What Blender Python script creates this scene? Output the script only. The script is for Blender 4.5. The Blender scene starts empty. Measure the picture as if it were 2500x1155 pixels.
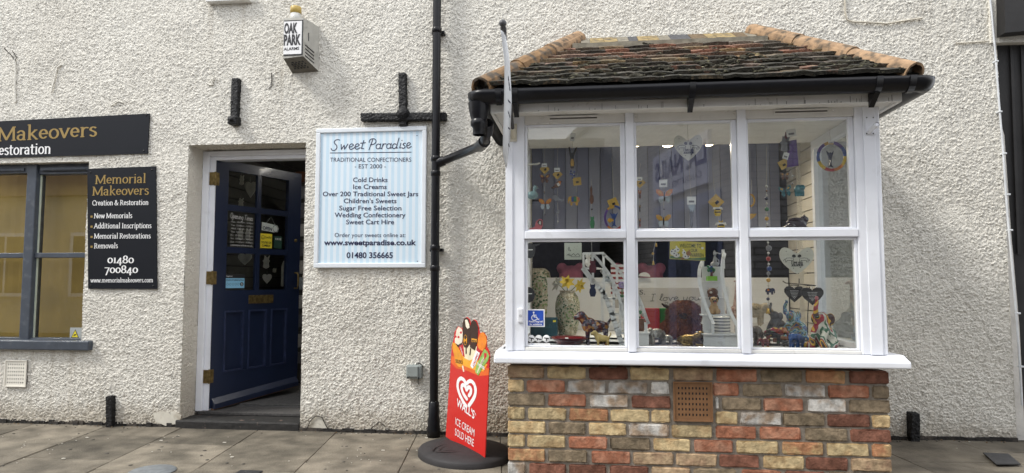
import bpy, bmesh, math, random
import numpy as np
from mathutils import Vector, Matrix
random.seed(7); RNG = np.random.default_rng(11)
S = bpy.context.scene
COL = S.collection
R = math.radians
# ---------------------------------------------------------------- camera
YAW, PITCH, FPX = R(6.39), R(3.85), 1600.0
CAM = Vector((0, -4.8, 1.15))
cd = bpy.data.cameras.new('camera'); cam = bpy.data.objects.new('camera', cd); COL.objects.link(cam)
cd.sensor_width = 36; cd.lens = FPX / 2500 * 36; cd.clip_start = .05; cd.clip_end = 500
cam.location = CAM; cam.rotation_euler = (math.pi / 2 + PITCH, 0, YAW); S.camera = cam
# ---------------------------------------------------------------- sky, sun, exposure
SUN_EL, SUN_AZ = R(48), R(-64)          # sun high, in front of the wall and to its left
w = bpy.data.worlds.new('World'); S.world = w; w.use_nodes = True
nt = w.node_tree; nt.nodes.clear()
wo = nt.nodes.new('ShaderNodeOutputWorld'); bg = nt.nodes.new('ShaderNodeBackground')
sky = nt.nodes.new('ShaderNodeTexSky'); sky.sky_type = 'NISHITA'; sky.sun_disc = False
sky.sun_elevation = SUN_EL; sky.sun_rotation = R(180) + SUN_AZ; sky.air_density = 1.0; sky.dust_density = 2.0
tc = nt.nodes.new('ShaderNodeTexCoord'); cn = nt.nodes.new('ShaderNodeTexNoise'); cn.inputs['Scale'].default_value = 2.6; cn.inputs['Detail'].default_value = 7
cr = nt.nodes.new('ShaderNodeMapRange'); cr.inputs[1].default_value = .36; cr.inputs[2].default_value = .56; cr.inputs[3].default_value = .45; cr.inputs[4].default_value = 1.0
mx = nt.nodes.new('ShaderNodeMix'); mx.data_type = 'RGBA'
nt.links.new(tc.outputs['Generated'], cn.inputs['Vector']); nt.links.new(cn.outputs[0], cr.inputs[0]); nt.links.new(cr.outputs[0], mx.inputs[0])
nt.links.new(sky.outputs[0], mx.inputs[6]); mx.inputs[7].default_value = (8.6, 8.75, 9.0, 1)
nt.links.new(mx.outputs[2], bg.inputs[0]); bg.inputs[1].default_value = .10
nt.links.new(bg.outputs[0], wo.inputs[0])
sd = bpy.data.lights.new('sun', 'SUN'); sd.energy = 1.5; sd.angle = R(13); sd.color = (1, .965, .9)
sun = bpy.data.objects.new('sun', sd); COL.objects.link(sun)
# the sun stands at azimuth SUN_AZ measured from -Y (the street) towards -X
sv = Vector((math.sin(SUN_AZ) * math.cos(SUN_EL), -math.cos(SUN_AZ) * math.cos(SUN_EL), math.sin(SUN_EL)))
sun.rotation_euler = sv.to_track_quat('Z', 'Y').to_euler(); sun.location = (-6, -8, 12)
S.view_settings.view_transform = 'Standard'; S.view_settings.look = 'None'
S.view_settings.exposure = 1.12; S.view_settings.gamma = 1; S.view_settings.use_curve_mapping = False
S.render.engine = 'CYCLES'
S.cycles.max_bounces = 7; S.cycles.transparent_max_bounces = 12

# ---------------------------------------------------------------- helpers
ROT = cam.rotation_euler.to_matrix()
def ray(px, py): return ROT @ Vector(((px - 1250) / FPX, -(py - 577.5) / FPX, -1))
def P(px, py, Y=0.0):
    d = ray(px, py); return CAM + d * ((Y - CAM.y) / d.y)
def PZ(px, py, z=0.0):
    d = ray(px, py); return CAM + d * ((z - CAM.z) / d.z)
def PP(px, py, o, n):
    d = ray(px, py); return CAM + d * ((Vector(o) - CAM).dot(n) / d.dot(n))
def PXL(n, Y): return n * (Y - CAM.y) / FPX      # a pixel length on the plane Y, in metres

def hull(pts):
    pts = sorted(set((round(a, 6), round(b, 6)) for a, b in pts))
    def half(ps):
        h = []
        for p in ps:
            while len(h) > 1 and (h[-1][0]-h[-2][0])*(p[1]-h[-2][1]) - (h[-1][1]-h[-2][1])*(p[0]-h[-2][0]) <= 0: h.pop()
            h.append(p)
        return h
    a, b = half(pts), half(pts[::-1]); return a[:-1] + b[:-1]

class Frame:
    def __init__(s, o, u, v, n): s.o, s.u, s.v, s.n = Vector(o), Vector(u).normalized(), Vector(v).normalized(), Vector(n).normalized()
    def __call__(s, x, y, d=0): return s.o + s.u * x + s.v * y + s.n * d
def FY(Y): return Frame((0, Y, 0), (1, 0, 0), (0, 0, 1), (0, -1, 0))

class MB:
    def __init__(s): s.v, s.f, s.m, s.s = [], [], [], []
    def add(s, vs, fs, m=0, sm=False):
        b = len(s.v); s.v += [tuple(p) for p in vs]
        for f in fs: s.f.append([b + i for i in f]); s.m.append(m); s.s.append(sm)
        return s
    def quad(s, a, b, c, d, m=0): return s.add([a, b, c, d], [(0, 1, 2, 3)], m)
    def hexa(s, p, m=0):
        return s.add(p, [(0, 3, 2, 1), (4, 5, 6, 7), (0, 1, 5, 4), (1, 2, 6, 5), (2, 3, 7, 6), (3, 0, 4, 7)], m)
    def box(s, x0, x1, y0, y1, z0, z1, m=0, bev=0):
        if x1 < x0: x0, x1 = x1, x0
        if y1 < y0: y0, y1 = y1, y0
        if z1 < z0: z0, z1 = z1, z0
        if bev:
            b = min(bev, (x1-x0)*.45, (y1-y0)*.45, (z1-z0)*.45)
            bm = bmesh.new(); bmesh.ops.create_cube(bm, size=1)
            for v in bm.verts: v.co = Vector(((x0+x1)/2 + v.co.x*(x1-x0), (y0+y1)/2 + v.co.y*(y1-y0), (z0+z1)/2 + v.co.z*(z1-z0)))
            bmesh.ops.bevel(bm, geom=bm.edges[:], offset=b, segments=2, affect='EDGES', profile=.5)
            return s.frombm(bm, m)
        return s.hexa([(x0,y0,z0),(x1,y0,z0),(x1,y1,z0),(x0,y1,z0),(x0,y0,z1),(x1,y0,z1),(x1,y1,z1),(x0,y1,z1)], m)
    def frombm(s, bm, m=0, sm=False, mat=None):
        bm.verts.index_update()
        s.add([(mat @ v.co if mat else v.co.copy()) for v in bm.verts], [[v.index for v in f.verts] for f in bm.faces], m, sm); bm.free(); return s
    def fbox(s, F, x0, x1, y0, y1, d0, d1, m=0):
        return s.hexa([F(x0,y0,d0),F(x1,y0,d0),F(x1,y1,d0),F(x0,y1,d0),F(x0,y0,d1),F(x1,y0,d1),F(x1,y1,d1),F(x0,y1,d1)], m)
    def prism(s, pts, off, m=0, side=None):
        n = len(pts); off = Vector(off); a = [Vector(p) for p in pts]; b = [p + off for p in a]
        s.add(a + b, [list(range(n)), list(range(2*n-1, n-1, -1))], m)
        s.add(a + b, [(i, n+i, n+(i+1) % n, (i+1) % n) for i in range(n)], m if side is None else side); return s
    def fprism(s, F, poly, d0, d1, m=0, side=None): return s.prism([F(x, y, d1) for x, y in poly], F.n * (d0 - d1), m, side)
    def tube(s, pts, r, n=8, m=0, cap=True, sm=True):
        pts = [Vector(p) for p in pts]; k = len(pts)
        rs = r if isinstance(r, (list, tuple)) else [r] * k
        up = None; vs = []
        for i, p in enumerate(pts):
            t = (pts[min(i+1, k-1)] - pts[max(i-1, 0)])
            t = t.normalized() if t.length > 1e-9 else Vector((0, 0, 1))
            if up is None: up = Vector((0, 0, 1)) if abs(t.z) < .9 else Vector((1, 0, 0))
            a = t.cross(up); a = a.normalized() if a.length > 1e-6 else Vector((1, 0, 0)); b = a.cross(t).normalized(); up = b
            vs += [p + (a*math.cos(2*math.pi*j/n) + b*math.sin(2*math.pi*j/n)) * rs[i] for j in range(n)]
        fs = [(i*n+j, i*n+(j+1) % n, (i+1)*n+(j+1) % n, (i+1)*n+j) for i in range(k-1) for j in range(n)]
        s.add(vs, fs, m, sm)
        if cap: s.add(vs[:n], [list(range(n))[::-1]], m); s.add(vs[-n:], [list(range(n))], m)
        return s
    def lathe(s, prof, o=(0, 0, 0), n=24, m=0, ax=(0, 0, 1), sm=True):
        o = Vector(o); q = Vector((0, 0, 1)).rotation_difference(Vector(ax)); k = len(prof)
        vs = [o + q @ Vector((r*math.cos(2*math.pi*j/n), r*math.sin(2*math.pi*j/n), h)) for r, h in prof for j in range(n)]
        fs = [(i*n+j, i*n+(j+1) % n, (i+1)*n+(j+1) % n, (i+1)*n+j) for i in range(k-1) for j in range(n)]
        return s.add(vs, fs, m, sm)
    def ell(s, c, r, m=0, rot=None, nu=14, nv=9):
        if not isinstance(r, (list, tuple)): r = (r, r, r)
        c = Vector(c); q = rot.to_matrix() if rot is not None else Matrix.Identity(3)
        vs, fs = [], []
        for i in range(nv + 1):
            th = math.pi * i / nv
            for j in range(nu):
                ph = 2*math.pi*j/nu
                vs.append(c + q @ Vector((r[0]*math.sin(th)*math.cos(ph), r[1]*math.sin(th)*math.sin(ph), r[2]*math.cos(th))))
        for i in range(nv):
            for j in range(nu):
                a, b, c2, d = i*nu+j, i*nu+(j+1) % nu, (i+1)*nu+(j+1) % nu, (i+1)*nu+j
                fs.append((d, c2, b, a))
        return s.add(vs, fs, m, True)
    def text(s, txt, A, B, cap, n=(0, -1, 0), m=0, d=.0008, bold=0.0, shear=0.0, ref=None, sp=1.0):
        """type from A to B (baseline ends), capital height cap"""
        A, B, n = Vector(A), Vector(B), Vector(n).normalized(); u = (B - A).normalized(); v = n.cross(u)
        me, x0, x1 = type_mesh(txt, bold, shear, sp)
        sx = (B - A).length / (x1 - x0); sy = cap / CAPH
        s.add([A + u*((q[0]-x0)*sx) + v*(q[1]*sy) + n*d for q in me[0]], me[1], m); return s
    def strokes(s, lines, F, w, m=0, d=.0008, nib=None):
        """pen lines: lists of (x, y) in the frame F; w is the pen width, or nib = (half width, half height)"""
        hw, hh = nib if nib else (w/2, w/2)
        N = [(hw*math.cos(k*math.pi/4+.2), hh*math.sin(k*math.pi/4+.2)) for k in range(8)]
        k = 0
        for ln in lines:
            if len(ln) == 1: ln = [ln[0], ln[0]]
            for a, b in zip(ln[:-1], ln[1:]):
                h = hull([(a[0]+x, a[1]+y) for x, y in N] + [(b[0]+x, b[1]+y) for x, y in N])
                dd = d + (k % 40) * 1.5e-5; k += 1
                s.add([F(x, y, dd) for x, y in h], [list(range(len(h)))], m)
        return s
    def build(s, name, mats, parent=None, local=False, label=None):
        if not isinstance(mats, (list, tuple)): mats = [mats]
        vs = np.array(s.v, dtype=float).reshape(-1, 3)
        o = bpy.data.objects.new(name, None) if False else None
        if parent is None and not local:
            org = np.array([(vs[:, 0].min()+vs[:, 0].max())/2, (vs[:, 1].min()+vs[:, 1].max())/2, vs[:, 2].min()])
        elif not local:
            org = np.array(wloc(parent))
        else: org = np.zeros(3)
        vs = vs - org
        me = bpy.data.meshes.new(name); me.from_pydata([tuple(p) for p in vs], [], s.f)
        for mt in mats: me.materials.append(mt)
        me.polygons.foreach_set('material_index', s.m); me.polygons.foreach_set('use_smooth', s.s); me.update()
        o = bpy.data.objects.new(name, me); COL.objects.link(o)
        if parent is not None: o.parent = parent
        elif not local: o.location = org
        if label: o['label'] = label
        return o
def wloc(o):
    p = Vector((0, 0, 0))
    while o is not None: p += o.location; o = o.parent
    return p
def thing(name, label, cat, loc=(0, 0, 0), rz=0, group=None):
    o = bpy.data.objects.new(name, None); COL.objects.link(o); o.location = loc; o.rotation_euler = (0, 0, rz)
    o.empty_display_size = .05
    return tag(o, label, cat, group)
def tag(o, label, cat, group=None):
    o['label'] = label; o['category'] = cat
    if group: o['group'] = group
    return o
def kind(o, k='structure'): o['kind'] = k; return o

_TYPE = {}
def type_mesh(txt, bold=0.0, shear=0.0, sp=1.0):
    k = (txt, bold, shear, sp)
    if k not in _TYPE:
        c = bpy.data.curves.new('type', 'FONT'); c.body = txt; c.offset = bold; c.shear = shear; c.resolution_u = 3; c.space_character = sp
        o = bpy.data.objects.new('type', c); COL.objects.link(o)
        dg = bpy.context.evaluated_depsgraph_get(); me = bpy.data.meshes.new_from_object(o.evaluated_get(dg))
        vs = [tuple(v.co) for v in me.vertices]; fs = [list(p.vertices) for p in me.polygons]
        bpy.data.objects.remove(o); bpy.data.curves.remove(c); bpy.data.meshes.remove(me)
        xs = [v[0] for v in vs] or [0, 1]
        _TYPE[k] = ((vs, fs), min(xs), max(xs))
    return _TYPE[k]
CAPH = 1.0
CAPH = max(v[1] for v in type_mesh('H')[0][0])

def blob(shapes, voxel, smooth=2):
    """shapes: function filling an MB with overlapping solids; returns one continuous skin as an MB"""
    b = MB(); shapes(b)
    me = bpy.data.meshes.new('skin'); me.from_pydata(b.v, [], b.f); o = bpy.data.objects.new('skin', me); COL.objects.link(o)
    r = o.modifiers.new('r', 'REMESH'); r.mode = 'VOXEL'; r.voxel_size = voxel
    if smooth:
        sm = o.modifiers.new('s', 'SMOOTH'); sm.iterations = smooth; sm.factor = .5
    dg = bpy.context.evaluated_depsgraph_get(); m2 = bpy.data.meshes.new_from_object(o.evaluated_get(dg))
    out = MB(); out.add([tuple(v.co) for v in m2.vertices], [list(p.vertices) for p in m2.polygons], 0, True)
    bpy.data.objects.remove(o); bpy.data.meshes.remove(me); bpy.data.meshes.remove(m2)
    return out

# ---------------------------------------------------------------- materials
def nd(nt, t, **kw):
    n = nt.nodes.new(t)
    for k, v in kw.items(): setattr(n, k, v)
    return n
_MATS = {}
def M(name, col, rough=.6, metal=0.0, var=.12, vs=14.0, bump=0.0, bs=60.0, spec=.5, col2=None, c2=(.5, .62), c2s=None, coat=0.0, isl=0.0, bdist=.003, em=0.0):
    """procedural paint, stone or cloth: base colour broken by noise, a second colour in patches, bump, per-piece variation"""
    if name in _MATS: return _MATS[name]
    m = bpy.data.materials.new(name); m.use_nodes = True; nt = m.node_tree; b = nt.nodes['Principled BSDF']; L = nt.links.new
    b.inputs['Roughness'].default_value = rough; b.inputs['Metallic'].default_value = metal; b.inputs['Specular IOR Level'].default_value = spec
    if coat: b.inputs['Coat Weight'].default_value = coat; b.inputs['Coat Roughness'].default_value = .08
    tc = nd(nt, 'ShaderNodeTexCoord'); co = tc.outputs['Object']
    nz = nd(nt, 'ShaderNodeTexNoise'); nz.inputs['Scale'].default_value = vs; nz.inputs['Detail'].default_value = 6; L(co, nz.inputs['Vector'])
    mr = nd(nt, 'ShaderNodeMapRange'); mr.inputs[1].default_value = .3; mr.inputs[2].default_value = .7; mr.inputs[3].default_value = 1-var; mr.inputs[4].default_value = 1+var
    L(nz.outputs[0], mr.inputs[0]); fac = mr.outputs[0]
    if isl:
        ge = nd(nt, 'ShaderNodeNewGeometry'); mi = nd(nt, 'ShaderNodeMapRange'); mi.inputs[3].default_value = 1-isl; mi.inputs[4].default_value = 1+isl
        L(ge.outputs['Random Per Island'], mi.inputs[0]); mu = nd(nt, 'ShaderNodeMath', operation='MULTIPLY'); L(fac, mu.inputs[0]); L(mi.outputs[0], mu.inputs[1]); fac = mu.outputs[0]
    src = None
    if col2:
        n2 = nd(nt, 'ShaderNodeTexNoise'); n2.inputs['Scale'].default_value = c2s or vs*.6; n2.inputs['Detail'].default_value = 8; L(co, n2.inputs['Vector'])
        m2 = nd(nt, 'ShaderNodeMapRange'); m2.inputs[1].default_value = c2[0]; m2.inputs[2].default_value = c2[1]; L(n2.outputs[0], m2.inputs[0])
        mx = nd(nt, 'ShaderNodeMix', data_type='RGBA'); mx.inputs[6].default_value = (*col, 1); mx.inputs[7].default_value = (*col2, 1); L(m2.outputs[0], mx.inputs[0]); src = mx.outputs[2]
    vm = nd(nt, 'ShaderNodeVectorMath', operation='SCALE')
    if src is not None: L(src, vm.inputs[0])
    else: vm.inputs[0].default_value = col
    L(fac, vm.inputs['Scale']); L(vm.outputs[0], b.inputs['Base Color'])
    if bump:
        n3 = nd(nt, 'ShaderNodeTexNoise'); n3.inputs['Scale'].default_value = bs; n3.inputs['Detail'].default_value = 5; L(co, n3.inputs['Vector'])
        bp = nd(nt, 'ShaderNodeBump'); bp.inputs['Strength'].default_value = bump; bp.inputs['Distance'].default_value = bdist; L(n3.outputs[0], bp.inputs['Height']); L(bp.outputs[0], b.inputs['Normal'])
    if em: b.inputs['Emission Color'].default_value = (*col, 1); b.inputs['Emission Strength'].default_value = em
    _MATS[name] = m; return m
def glass(name, tint=(.96, .98, .97), ior=1.5, rough=0.0, k=1.7):
    if name in _MATS: return _MATS[name]
    m = bpy.data.materials.new(name); m.use_nodes = True; nt = m.node_tree; nt.nodes.clear(); L = nt.links.new
    o = nd(nt, 'ShaderNodeOutputMaterial'); mx = nd(nt, 'ShaderNodeMixShader'); t = nd(nt, 'ShaderNodeBsdfTransparent'); g = nd(nt, 'ShaderNodeBsdfGlossy'); fr = nd(nt, 'ShaderNodeFresnel')
    fr.inputs[0].default_value = ior; t.inputs[0].default_value = (*tint, 1); g.inputs['Roughness'].default_value = rough
    # both faces of the sheet reflect: counted once, on the side that is met first
    ge = nd(nt, 'ShaderNodeNewGeometry'); iv = nd(nt, 'ShaderNodeMath', operation='SUBTRACT'); iv.inputs[0].default_value = 1; L(ge.outputs['Backfacing'], iv.inputs[1])
    m1 = nd(nt, 'ShaderNodeMath', operation='MULTIPLY'); m1.inputs[1].default_value = k; L(fr.outputs[0], m1.inputs[0])
    m2 = nd(nt, 'ShaderNodeMath', operation='MULTIPLY', use_clamp=True); L(m1.outputs[0], m2.inputs[0]); L(iv.outputs[0], m2.inputs[1])
    L(m2.outputs[0], mx.inputs[0]); L(t.outputs[0], mx.inputs[1]); L(g.outputs[0], mx.inputs[2]); L(mx.outputs[0], o.inputs[0])
    _MATS[name] = m; return m
def swirl(name, cols, scale=9.0, rough=.25, dist=3.0, kind_='wave'):
    """painted pottery: bands or patches of several colours"""
    if name in _MATS: return _MATS[name]
    m = bpy.data.materials.new(name); m.use_nodes = True; nt = m.node_tree; b = nt.nodes['Principled BSDF']; L = nt.links.new
    b.inputs['Roughness'].default_value = rough
    tc = nd(nt, 'ShaderNodeTexCoord')
    if kind_ == 'wave':
        t = nd(nt, 'ShaderNodeTexNoise'); t.inputs['Scale'].default_value = scale; t.inputs['Detail'].default_value = 1.5; t.inputs['Distortion'].default_value = dist
    else:
        t = nd(nt, 'ShaderNodeTexVoronoi'); t.inputs['Scale'].default_value = scale
    L(tc.outputs['Object'], t.inputs['Vector'])
    rp = nd(nt, 'ShaderNodeValToRGB'); rp.color_ramp.interpolation = 'CONSTANT'
    n = len(cols)
    if kind_ == 'wave':
        L(t.outputs[0], rp.inputs[0]); pos = [0.0] + [.3 + .4*i/(n-1) for i in range(1, n)]
    else:
        sx = nd(nt, 'ShaderNodeSeparateColor'); L(t.outputs['Color'], sx.inputs[0]); L(sx.outputs[0], rp.inputs[0]); pos = [i/n for i in range(n)]
    e = rp.color_ramp.elements
    e[0].color = (*cols[0], 1); e[0].position = 0
    e[1].color = (*cols[1], 1); e[1].position = pos[1]
    for i in range(2, n):
        q = e.new(pos[i]); q.color = (*cols[i], 1)
    L(rp.outputs[0], b.inputs['Base Color'])
    _MATS[name] = m; return m

WHITE = M('white_gloss_paint', (.80, .82, .87), .28, var=.05, vs=6, col2=(.62, .63, .65), c2=(.62, .85), c2s=9, coat=.25, bump=.12, bs=30)
WHITE2 = M('old_white_paint', (.72, .71, .68), .5, var=.06, vs=9, col2=(.5, .48, .43), c2=(.62, .8), c2s=25)
BLACKP = M('black_gutter_plastic', (.007, .007, .009), .3, var=.2, vs=20, bump=.05, spec=.3)
BLACKI = M('black_tarred_iron', (.010, .010, .011), .5, var=.3, vs=60, spec=.35, bump=.9, bs=70, bdist=.01)
DARK = M('dark_grey_matt', (.05, .048, .045), .8, var=.2)  # even dark grey for inner walls, groove backs and roof underlay
SILVER = M('chrome_metal', (.7, .7, .7), .25, 1, var=.05)
BRASS = M('aged_brass', (.20, .145, .06), .5, .9, var=.4, vs=40)
GLASS = glass('window_glass', ior=1.52, k=3.0)
TEXTW = M('white_vinyl_lettering', (.78, .78, .78), .5, var=.02)
TEXTG = M('gold_vinyl_lettering', (.30, .20, .055), .45, var=.05)
TEXTN = M('navy_vinyl_lettering', (.012, .014, .06), .5, var=.02)
TEXTK = M('black_lettering', (.012, .012, .014), .5, var=.02)
# ---------------------------------------------------------------- pen-drawn alphabets
def arc(cx, cy, rx, ry, a0, a1, n=8): return [(cx + rx*math.cos(R(a0+(a1-a0)*i/n)), cy + ry*math.sin(R(a0+(a1-a0)*i/n))) for i in range(n+1)]
# roman letters with serifs: x-height 1, capital height 1.45; (advance, strokes, serifs as (x, y, half width))
SERIF = {
 'M': (1.95, [[(.25,0),(.27,1.45)],[(.27,1.45),(.95,.1)],[(.95,.1),(1.62,1.45)],[(1.64,1.45),(1.68,0)]], [(.25,0,.2),(.2,1.45,.16),(1.68,0,.22),(1.7,1.45,.15)]),
 'N': (1.6, [[(.25,0),(.25,1.45)],[(.25,1.45),(1.3,0)],[(1.3,0),(1.3,1.45)]], [(.25,0,.2),(.2,1.45,.16),(1.3,1.45,.2)]),
 'C': (1.3, [arc(.75,.72,.58,.72,45,318,12), [(1.16,1.1),(1.2,1.4)]], []),
 'R': (1.4, [[(.3,0),(.3,1.45)], [(.3,1.42)]+arc(.62,1.07,.4,.35,90,-90)+[(.3,.72)], [(.62,.72),(1.22,0)]], [(.3,0,.22),(.2,1.45,.14),(1.28,0,.12)]),
 'A': (1.45, [[(.15,0),(.7,1.45)],[(.7,1.45),(1.28,0)],[(.36,.5),(1.05,.5)]], [(.15,0,.18),(1.28,0,.2)]),
 'I': (.7, [[(.35,0),(.35,1.45)]], [(.35,0,.22),(.35,1.45,.22)]),
 '&': (1.5, [[(1.3,.7),(1.0,.1)]+arc(.55,.36,.4,.38,-40,-240,8)+[(.72,.95),(.78,1.2)]+arc(.56,1.2,.22,.24,0,200,6)+[(.5,.8),(1.3,0)]], []),
 'a': (1.02, [arc(.42,.72,.3,.28,160,0,6)+[(.72,0)], arc(.42,.28,.3,.28,60,360,10)], [(.8,0,.1)]),
 'c': (.92, [arc(.5,.5,.36,.5,45,315,10)], []),
 'd': (1.12, [arc(.48,.5,.35,.5,50,350,10), [(.85,1.6),(.85,0)]], [(.75,1.6,.1),(.93,0,.1)]),
 'e': (.98, [[(.15,.55),(.82,.55)]+arc(.5,.53,.34,.47,0,315,12)], []),
 'i': (.6, [[(.3,0),(.3,1)],[(.3,1.42),(.31,1.42)]], [(.3,0,.18),(.22,1,.1)]),
 'k': (1.12, [[(.25,0),(.25,1.6)],[(.28,.45),(.85,1)],[(.42,.6),(.95,0)]], [(.25,0,.18),(.17,1.6,.1),(.85,1,.16),(.98,0,.12)]),
 'l': (.6, [[(.3,0),(.3,1.6)]], [(.3,0,.18),(.22,1.6,.1)]),
 'm': (1.8, [[(.25,0),(.25,1)], [(.25,.7)]+arc(.57,.7,.3,.3,150,0,6)+[(.87,0)], [(.87,.7)]+arc(1.2,.7,.3,.3,150,0,6)+[(1.5,0)]], [(.25,0,.17),(.17,1,.1),(.87,0,.15),(1.5,0,.17)]),
 'n': (1.2, [[(.25,0),(.25,1)], [(.25,.7)]+arc(.58,.7,.32,.3,150,0,6)+[(.9,0)]], [(.25,0,.17),(.17,1,.1),(.9,0,.17)]),
 'o': (1.08, [arc(.54,.5,.4,.5,0,360,14)], []),
 'p': (1.15, [[(.25,-.5),(.25,1)], arc(.6,.5,.35,.5,140,-140,10)], [(.25,-.5,.18),(.17,1,.1)]),
 'r': (.85, [[(.25,0),(.25,1)], [(.25,.6)]+arc(.6,.68,.32,.3,160,60,5)], [(.25,0,.18),(.17,1,.1)]),
 's': (.85, [arc(.43,.76,.26,.24,35,200,6)+arc(.43,.26,.27,.26,60,-150,8)], []),
 't': (.75, [[(.3,1.35),(.3,.2)]+arc(.5,.2,.2,.2,180,300,4), [(.08,1),(.62,1)]], []),
 'v': (1.0, [[(.1,1),(.48,0)],[(.48,0),(.88,1)]], [(.1,1,.15),(.9,1,.13)]),
 'w': (1.5, [[(.1,1),(.42,0)],[(.42,0),(.75,1)],[(.75,1),(1.05,0)],[(1.05,0),(1.38,1)]], [(.1,1,.15),(1.4,1,.13)]),
 '.': (.5, [[(.2,.05),(.21,.05)]], []), ' ': (.5, [], []),
 '0': (1.08, [arc(.54,.5,.4,.5,0,360,14)], []),
 '1': (.7, [[(.35,0),(.35,1)]], [(.35,0,.2),(.28,1,.12)]),
 '4': (1.1, [[(.7,-.45),(.7,1)],[(.7,1),(.08,0)],[(.08,0),(1.0,0)]], []),
 '7': (1.0, [[(.12,1),(.85,1)],[(.85,1),(.35,-.45)]], []),
 '8': (1.1, [arc(.54,1.05,.33,.38,-90,270,12), arc(.54,.33,.4,.36,90,-270,12)], []),
}
def serif(mb, txt, A, B, xh, n=(0, -1, 0), m=0, wt=.11, d=.0008):
    """type txt in the serif alphabet with its baseline from A to B and x-height xh"""
    A, B, n = Vector(A), Vector(B), Vector(n); u = (B - A).normalized(); F = Frame(A, u, n.cross(u), n)
    tot = sum(SERIF[c][0] for c in txt); sx = (B - A).length / tot; x = 0
    for c in txt:
        adv, st, se = SERIF[c]
        T = lambda q: ((x + q[0]) * sx, q[1] * xh)
        k = wt * (1.45 if c in '.' else 1)
        mb.strokes([[T(q) for q in l] for l in st], F, 0, m, d, nib=(k*min(sx, xh*1.1), k*.5*xh if c not in '.i' else k*.8*xh))
        mb.strokes([[T((a-h, b)), T((a+h, b))] for a, b, h in se], F, 0, m, d+.0007, nib=(.02*sx, .055*xh))
        x += adv
# handwriting: x-height 1
HAND = {
 'S': (1.5, [arc(.95,1.35,.5,.4,50,230,8)[0:]+arc(.55,.42,.45,.55,75,-160,10)]),
 'P': (1.4, [[(.75,1.75),(.3,-.1)], [(.15,1.2)]+arc(.75,1.3,.6,.5,170,-70,12)+[(.45,.75)]]),
 'I': (.9, [[(.15,0),(.75,0)],[(.45,0),(.5,1.8)],[(.2,1.8),(.85,1.8)]]),
 'L': (1.1, [[(.2,1.3),(.2,0),(.6,.08)]]),
 'O': (1.4, [arc(.65,.85,.55,.85,80,440,14)]),
 'T': (1.1, [[(.0,1.6),(1.1,1.7)],[(.55,1.65),(.4,0)]]),
 'a': (1.05, [arc(.45,.45,.38,.42,40,340,10), [(.85,.9),(.78,.1),(1.05,.15)]]),
 'c': (.8, [arc(.45,.45,.35,.45,50,310,8)]),
 'd': (1.15, [arc(.42,.42,.36,.42,40,340,10), [(1.05,1.8),(.78,.1),(1.05,.1)]]),
 'e': (.9, [[(.1,.4),(.5,.5),(.75,.75)]+arc(.45,.5,.34,.48,40,300,8)+[(.95,.3)]]),
 'g': (1.0, [arc(.45,.5,.36,.42,40,340,10), [(.82,.9),(.75,-.4)]+arc(.45,-.4,.3,.35,0,-170,6)]),
 'i': (.55, [[(.35,.9),(.22,.1),(.5,.12)],[(.45,1.35),(.47,1.38)]]),
 'l': (.6, [[(.1,.3),(.5,1.3)]+arc(.42,1.6,.14,.22,0,180,5)+[(.25,.2),(.6,.1)]]),
 'm': (1.5, [[(.15,.9),(.1,0)],[(.12,.5)]+arc(.45,.6,.25,.3,150,0,5)+[(.65,0)],[(.68,.5)]+arc(1.0,.6,.25,.3,150,0,5)+[(1.2,0)]]),
 'n': (1.1, [[(.15,.9),(.1,0)],[(.12,.5)]+arc(.48,.6,.28,.3,150,0,5)+[(.72,.05),(1.0,.12)]]),
 'o': (.95, [arc(.45,.45,.36,.45,70,430,10)+[(.95,.8)]]),
 'p': (1.05, [[(.25,.9),(.0,-.7)],arc(.5,.5,.36,.4,160,-160,8)]),
 'r': (.8, [[(.2,.9),(.1,0)],[(.15,.45),(.4,.85),(.75,.85)]]),
 's': (.75, [arc(.45,.7,.24,.2,50,200,5)+arc(.35,.25,.27,.25,60,-150,6)]),
 't': (.7, [[(.45,1.5),(.25,.15),(.6,.1)],[(.0,1.05),(.75,1.12)]]),
 'u': (1.05, [[(.15,.9),(.12,.3)]+arc(.42,.3,.3,.28,180,340,6)+[(.8,.9),(.78,.1),(1.05,.1)]]),
 'v': (.95, [[(.1,.9),(.4,0),(.75,.9),(.95,.8)]]),
 'w': (1.3, [[(.1,.9),(.25,.05),(.6,.75),(.75,.05),(1.15,.95)]]),
 'y': (1.0, [[(.1,.9),(.15,.35)]+arc(.42,.3,.26,.25,180,340,5)+[(.8,.9),(.55,-.5),(.2,-.6),(.1,-.3)]]),
 '.': (.4, [[(.15,.05),(.17,.05)]]), ' ': (.7, []),
}
def hand(mb, txt, A, B, xh, n=(0, -1, 0), m=0, wt=.1, d=.0008, join=False):
    A, B, n = Vector(A), Vector(B), Vector(n); u = (B - A).normalized(); F = Frame(A, u, n.cross(u), n)
    tot = sum(HAND[c][0] for c in txt); sx = (B - A).length / tot; x = 0
    for c in txt:
        adv, st = HAND[c]
        mb.strokes([[((x+q[0]+.12*q[1])*sx, q[1]*xh) for q in l] for l in st], F, 2*wt*xh, m, d); x += adv
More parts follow.
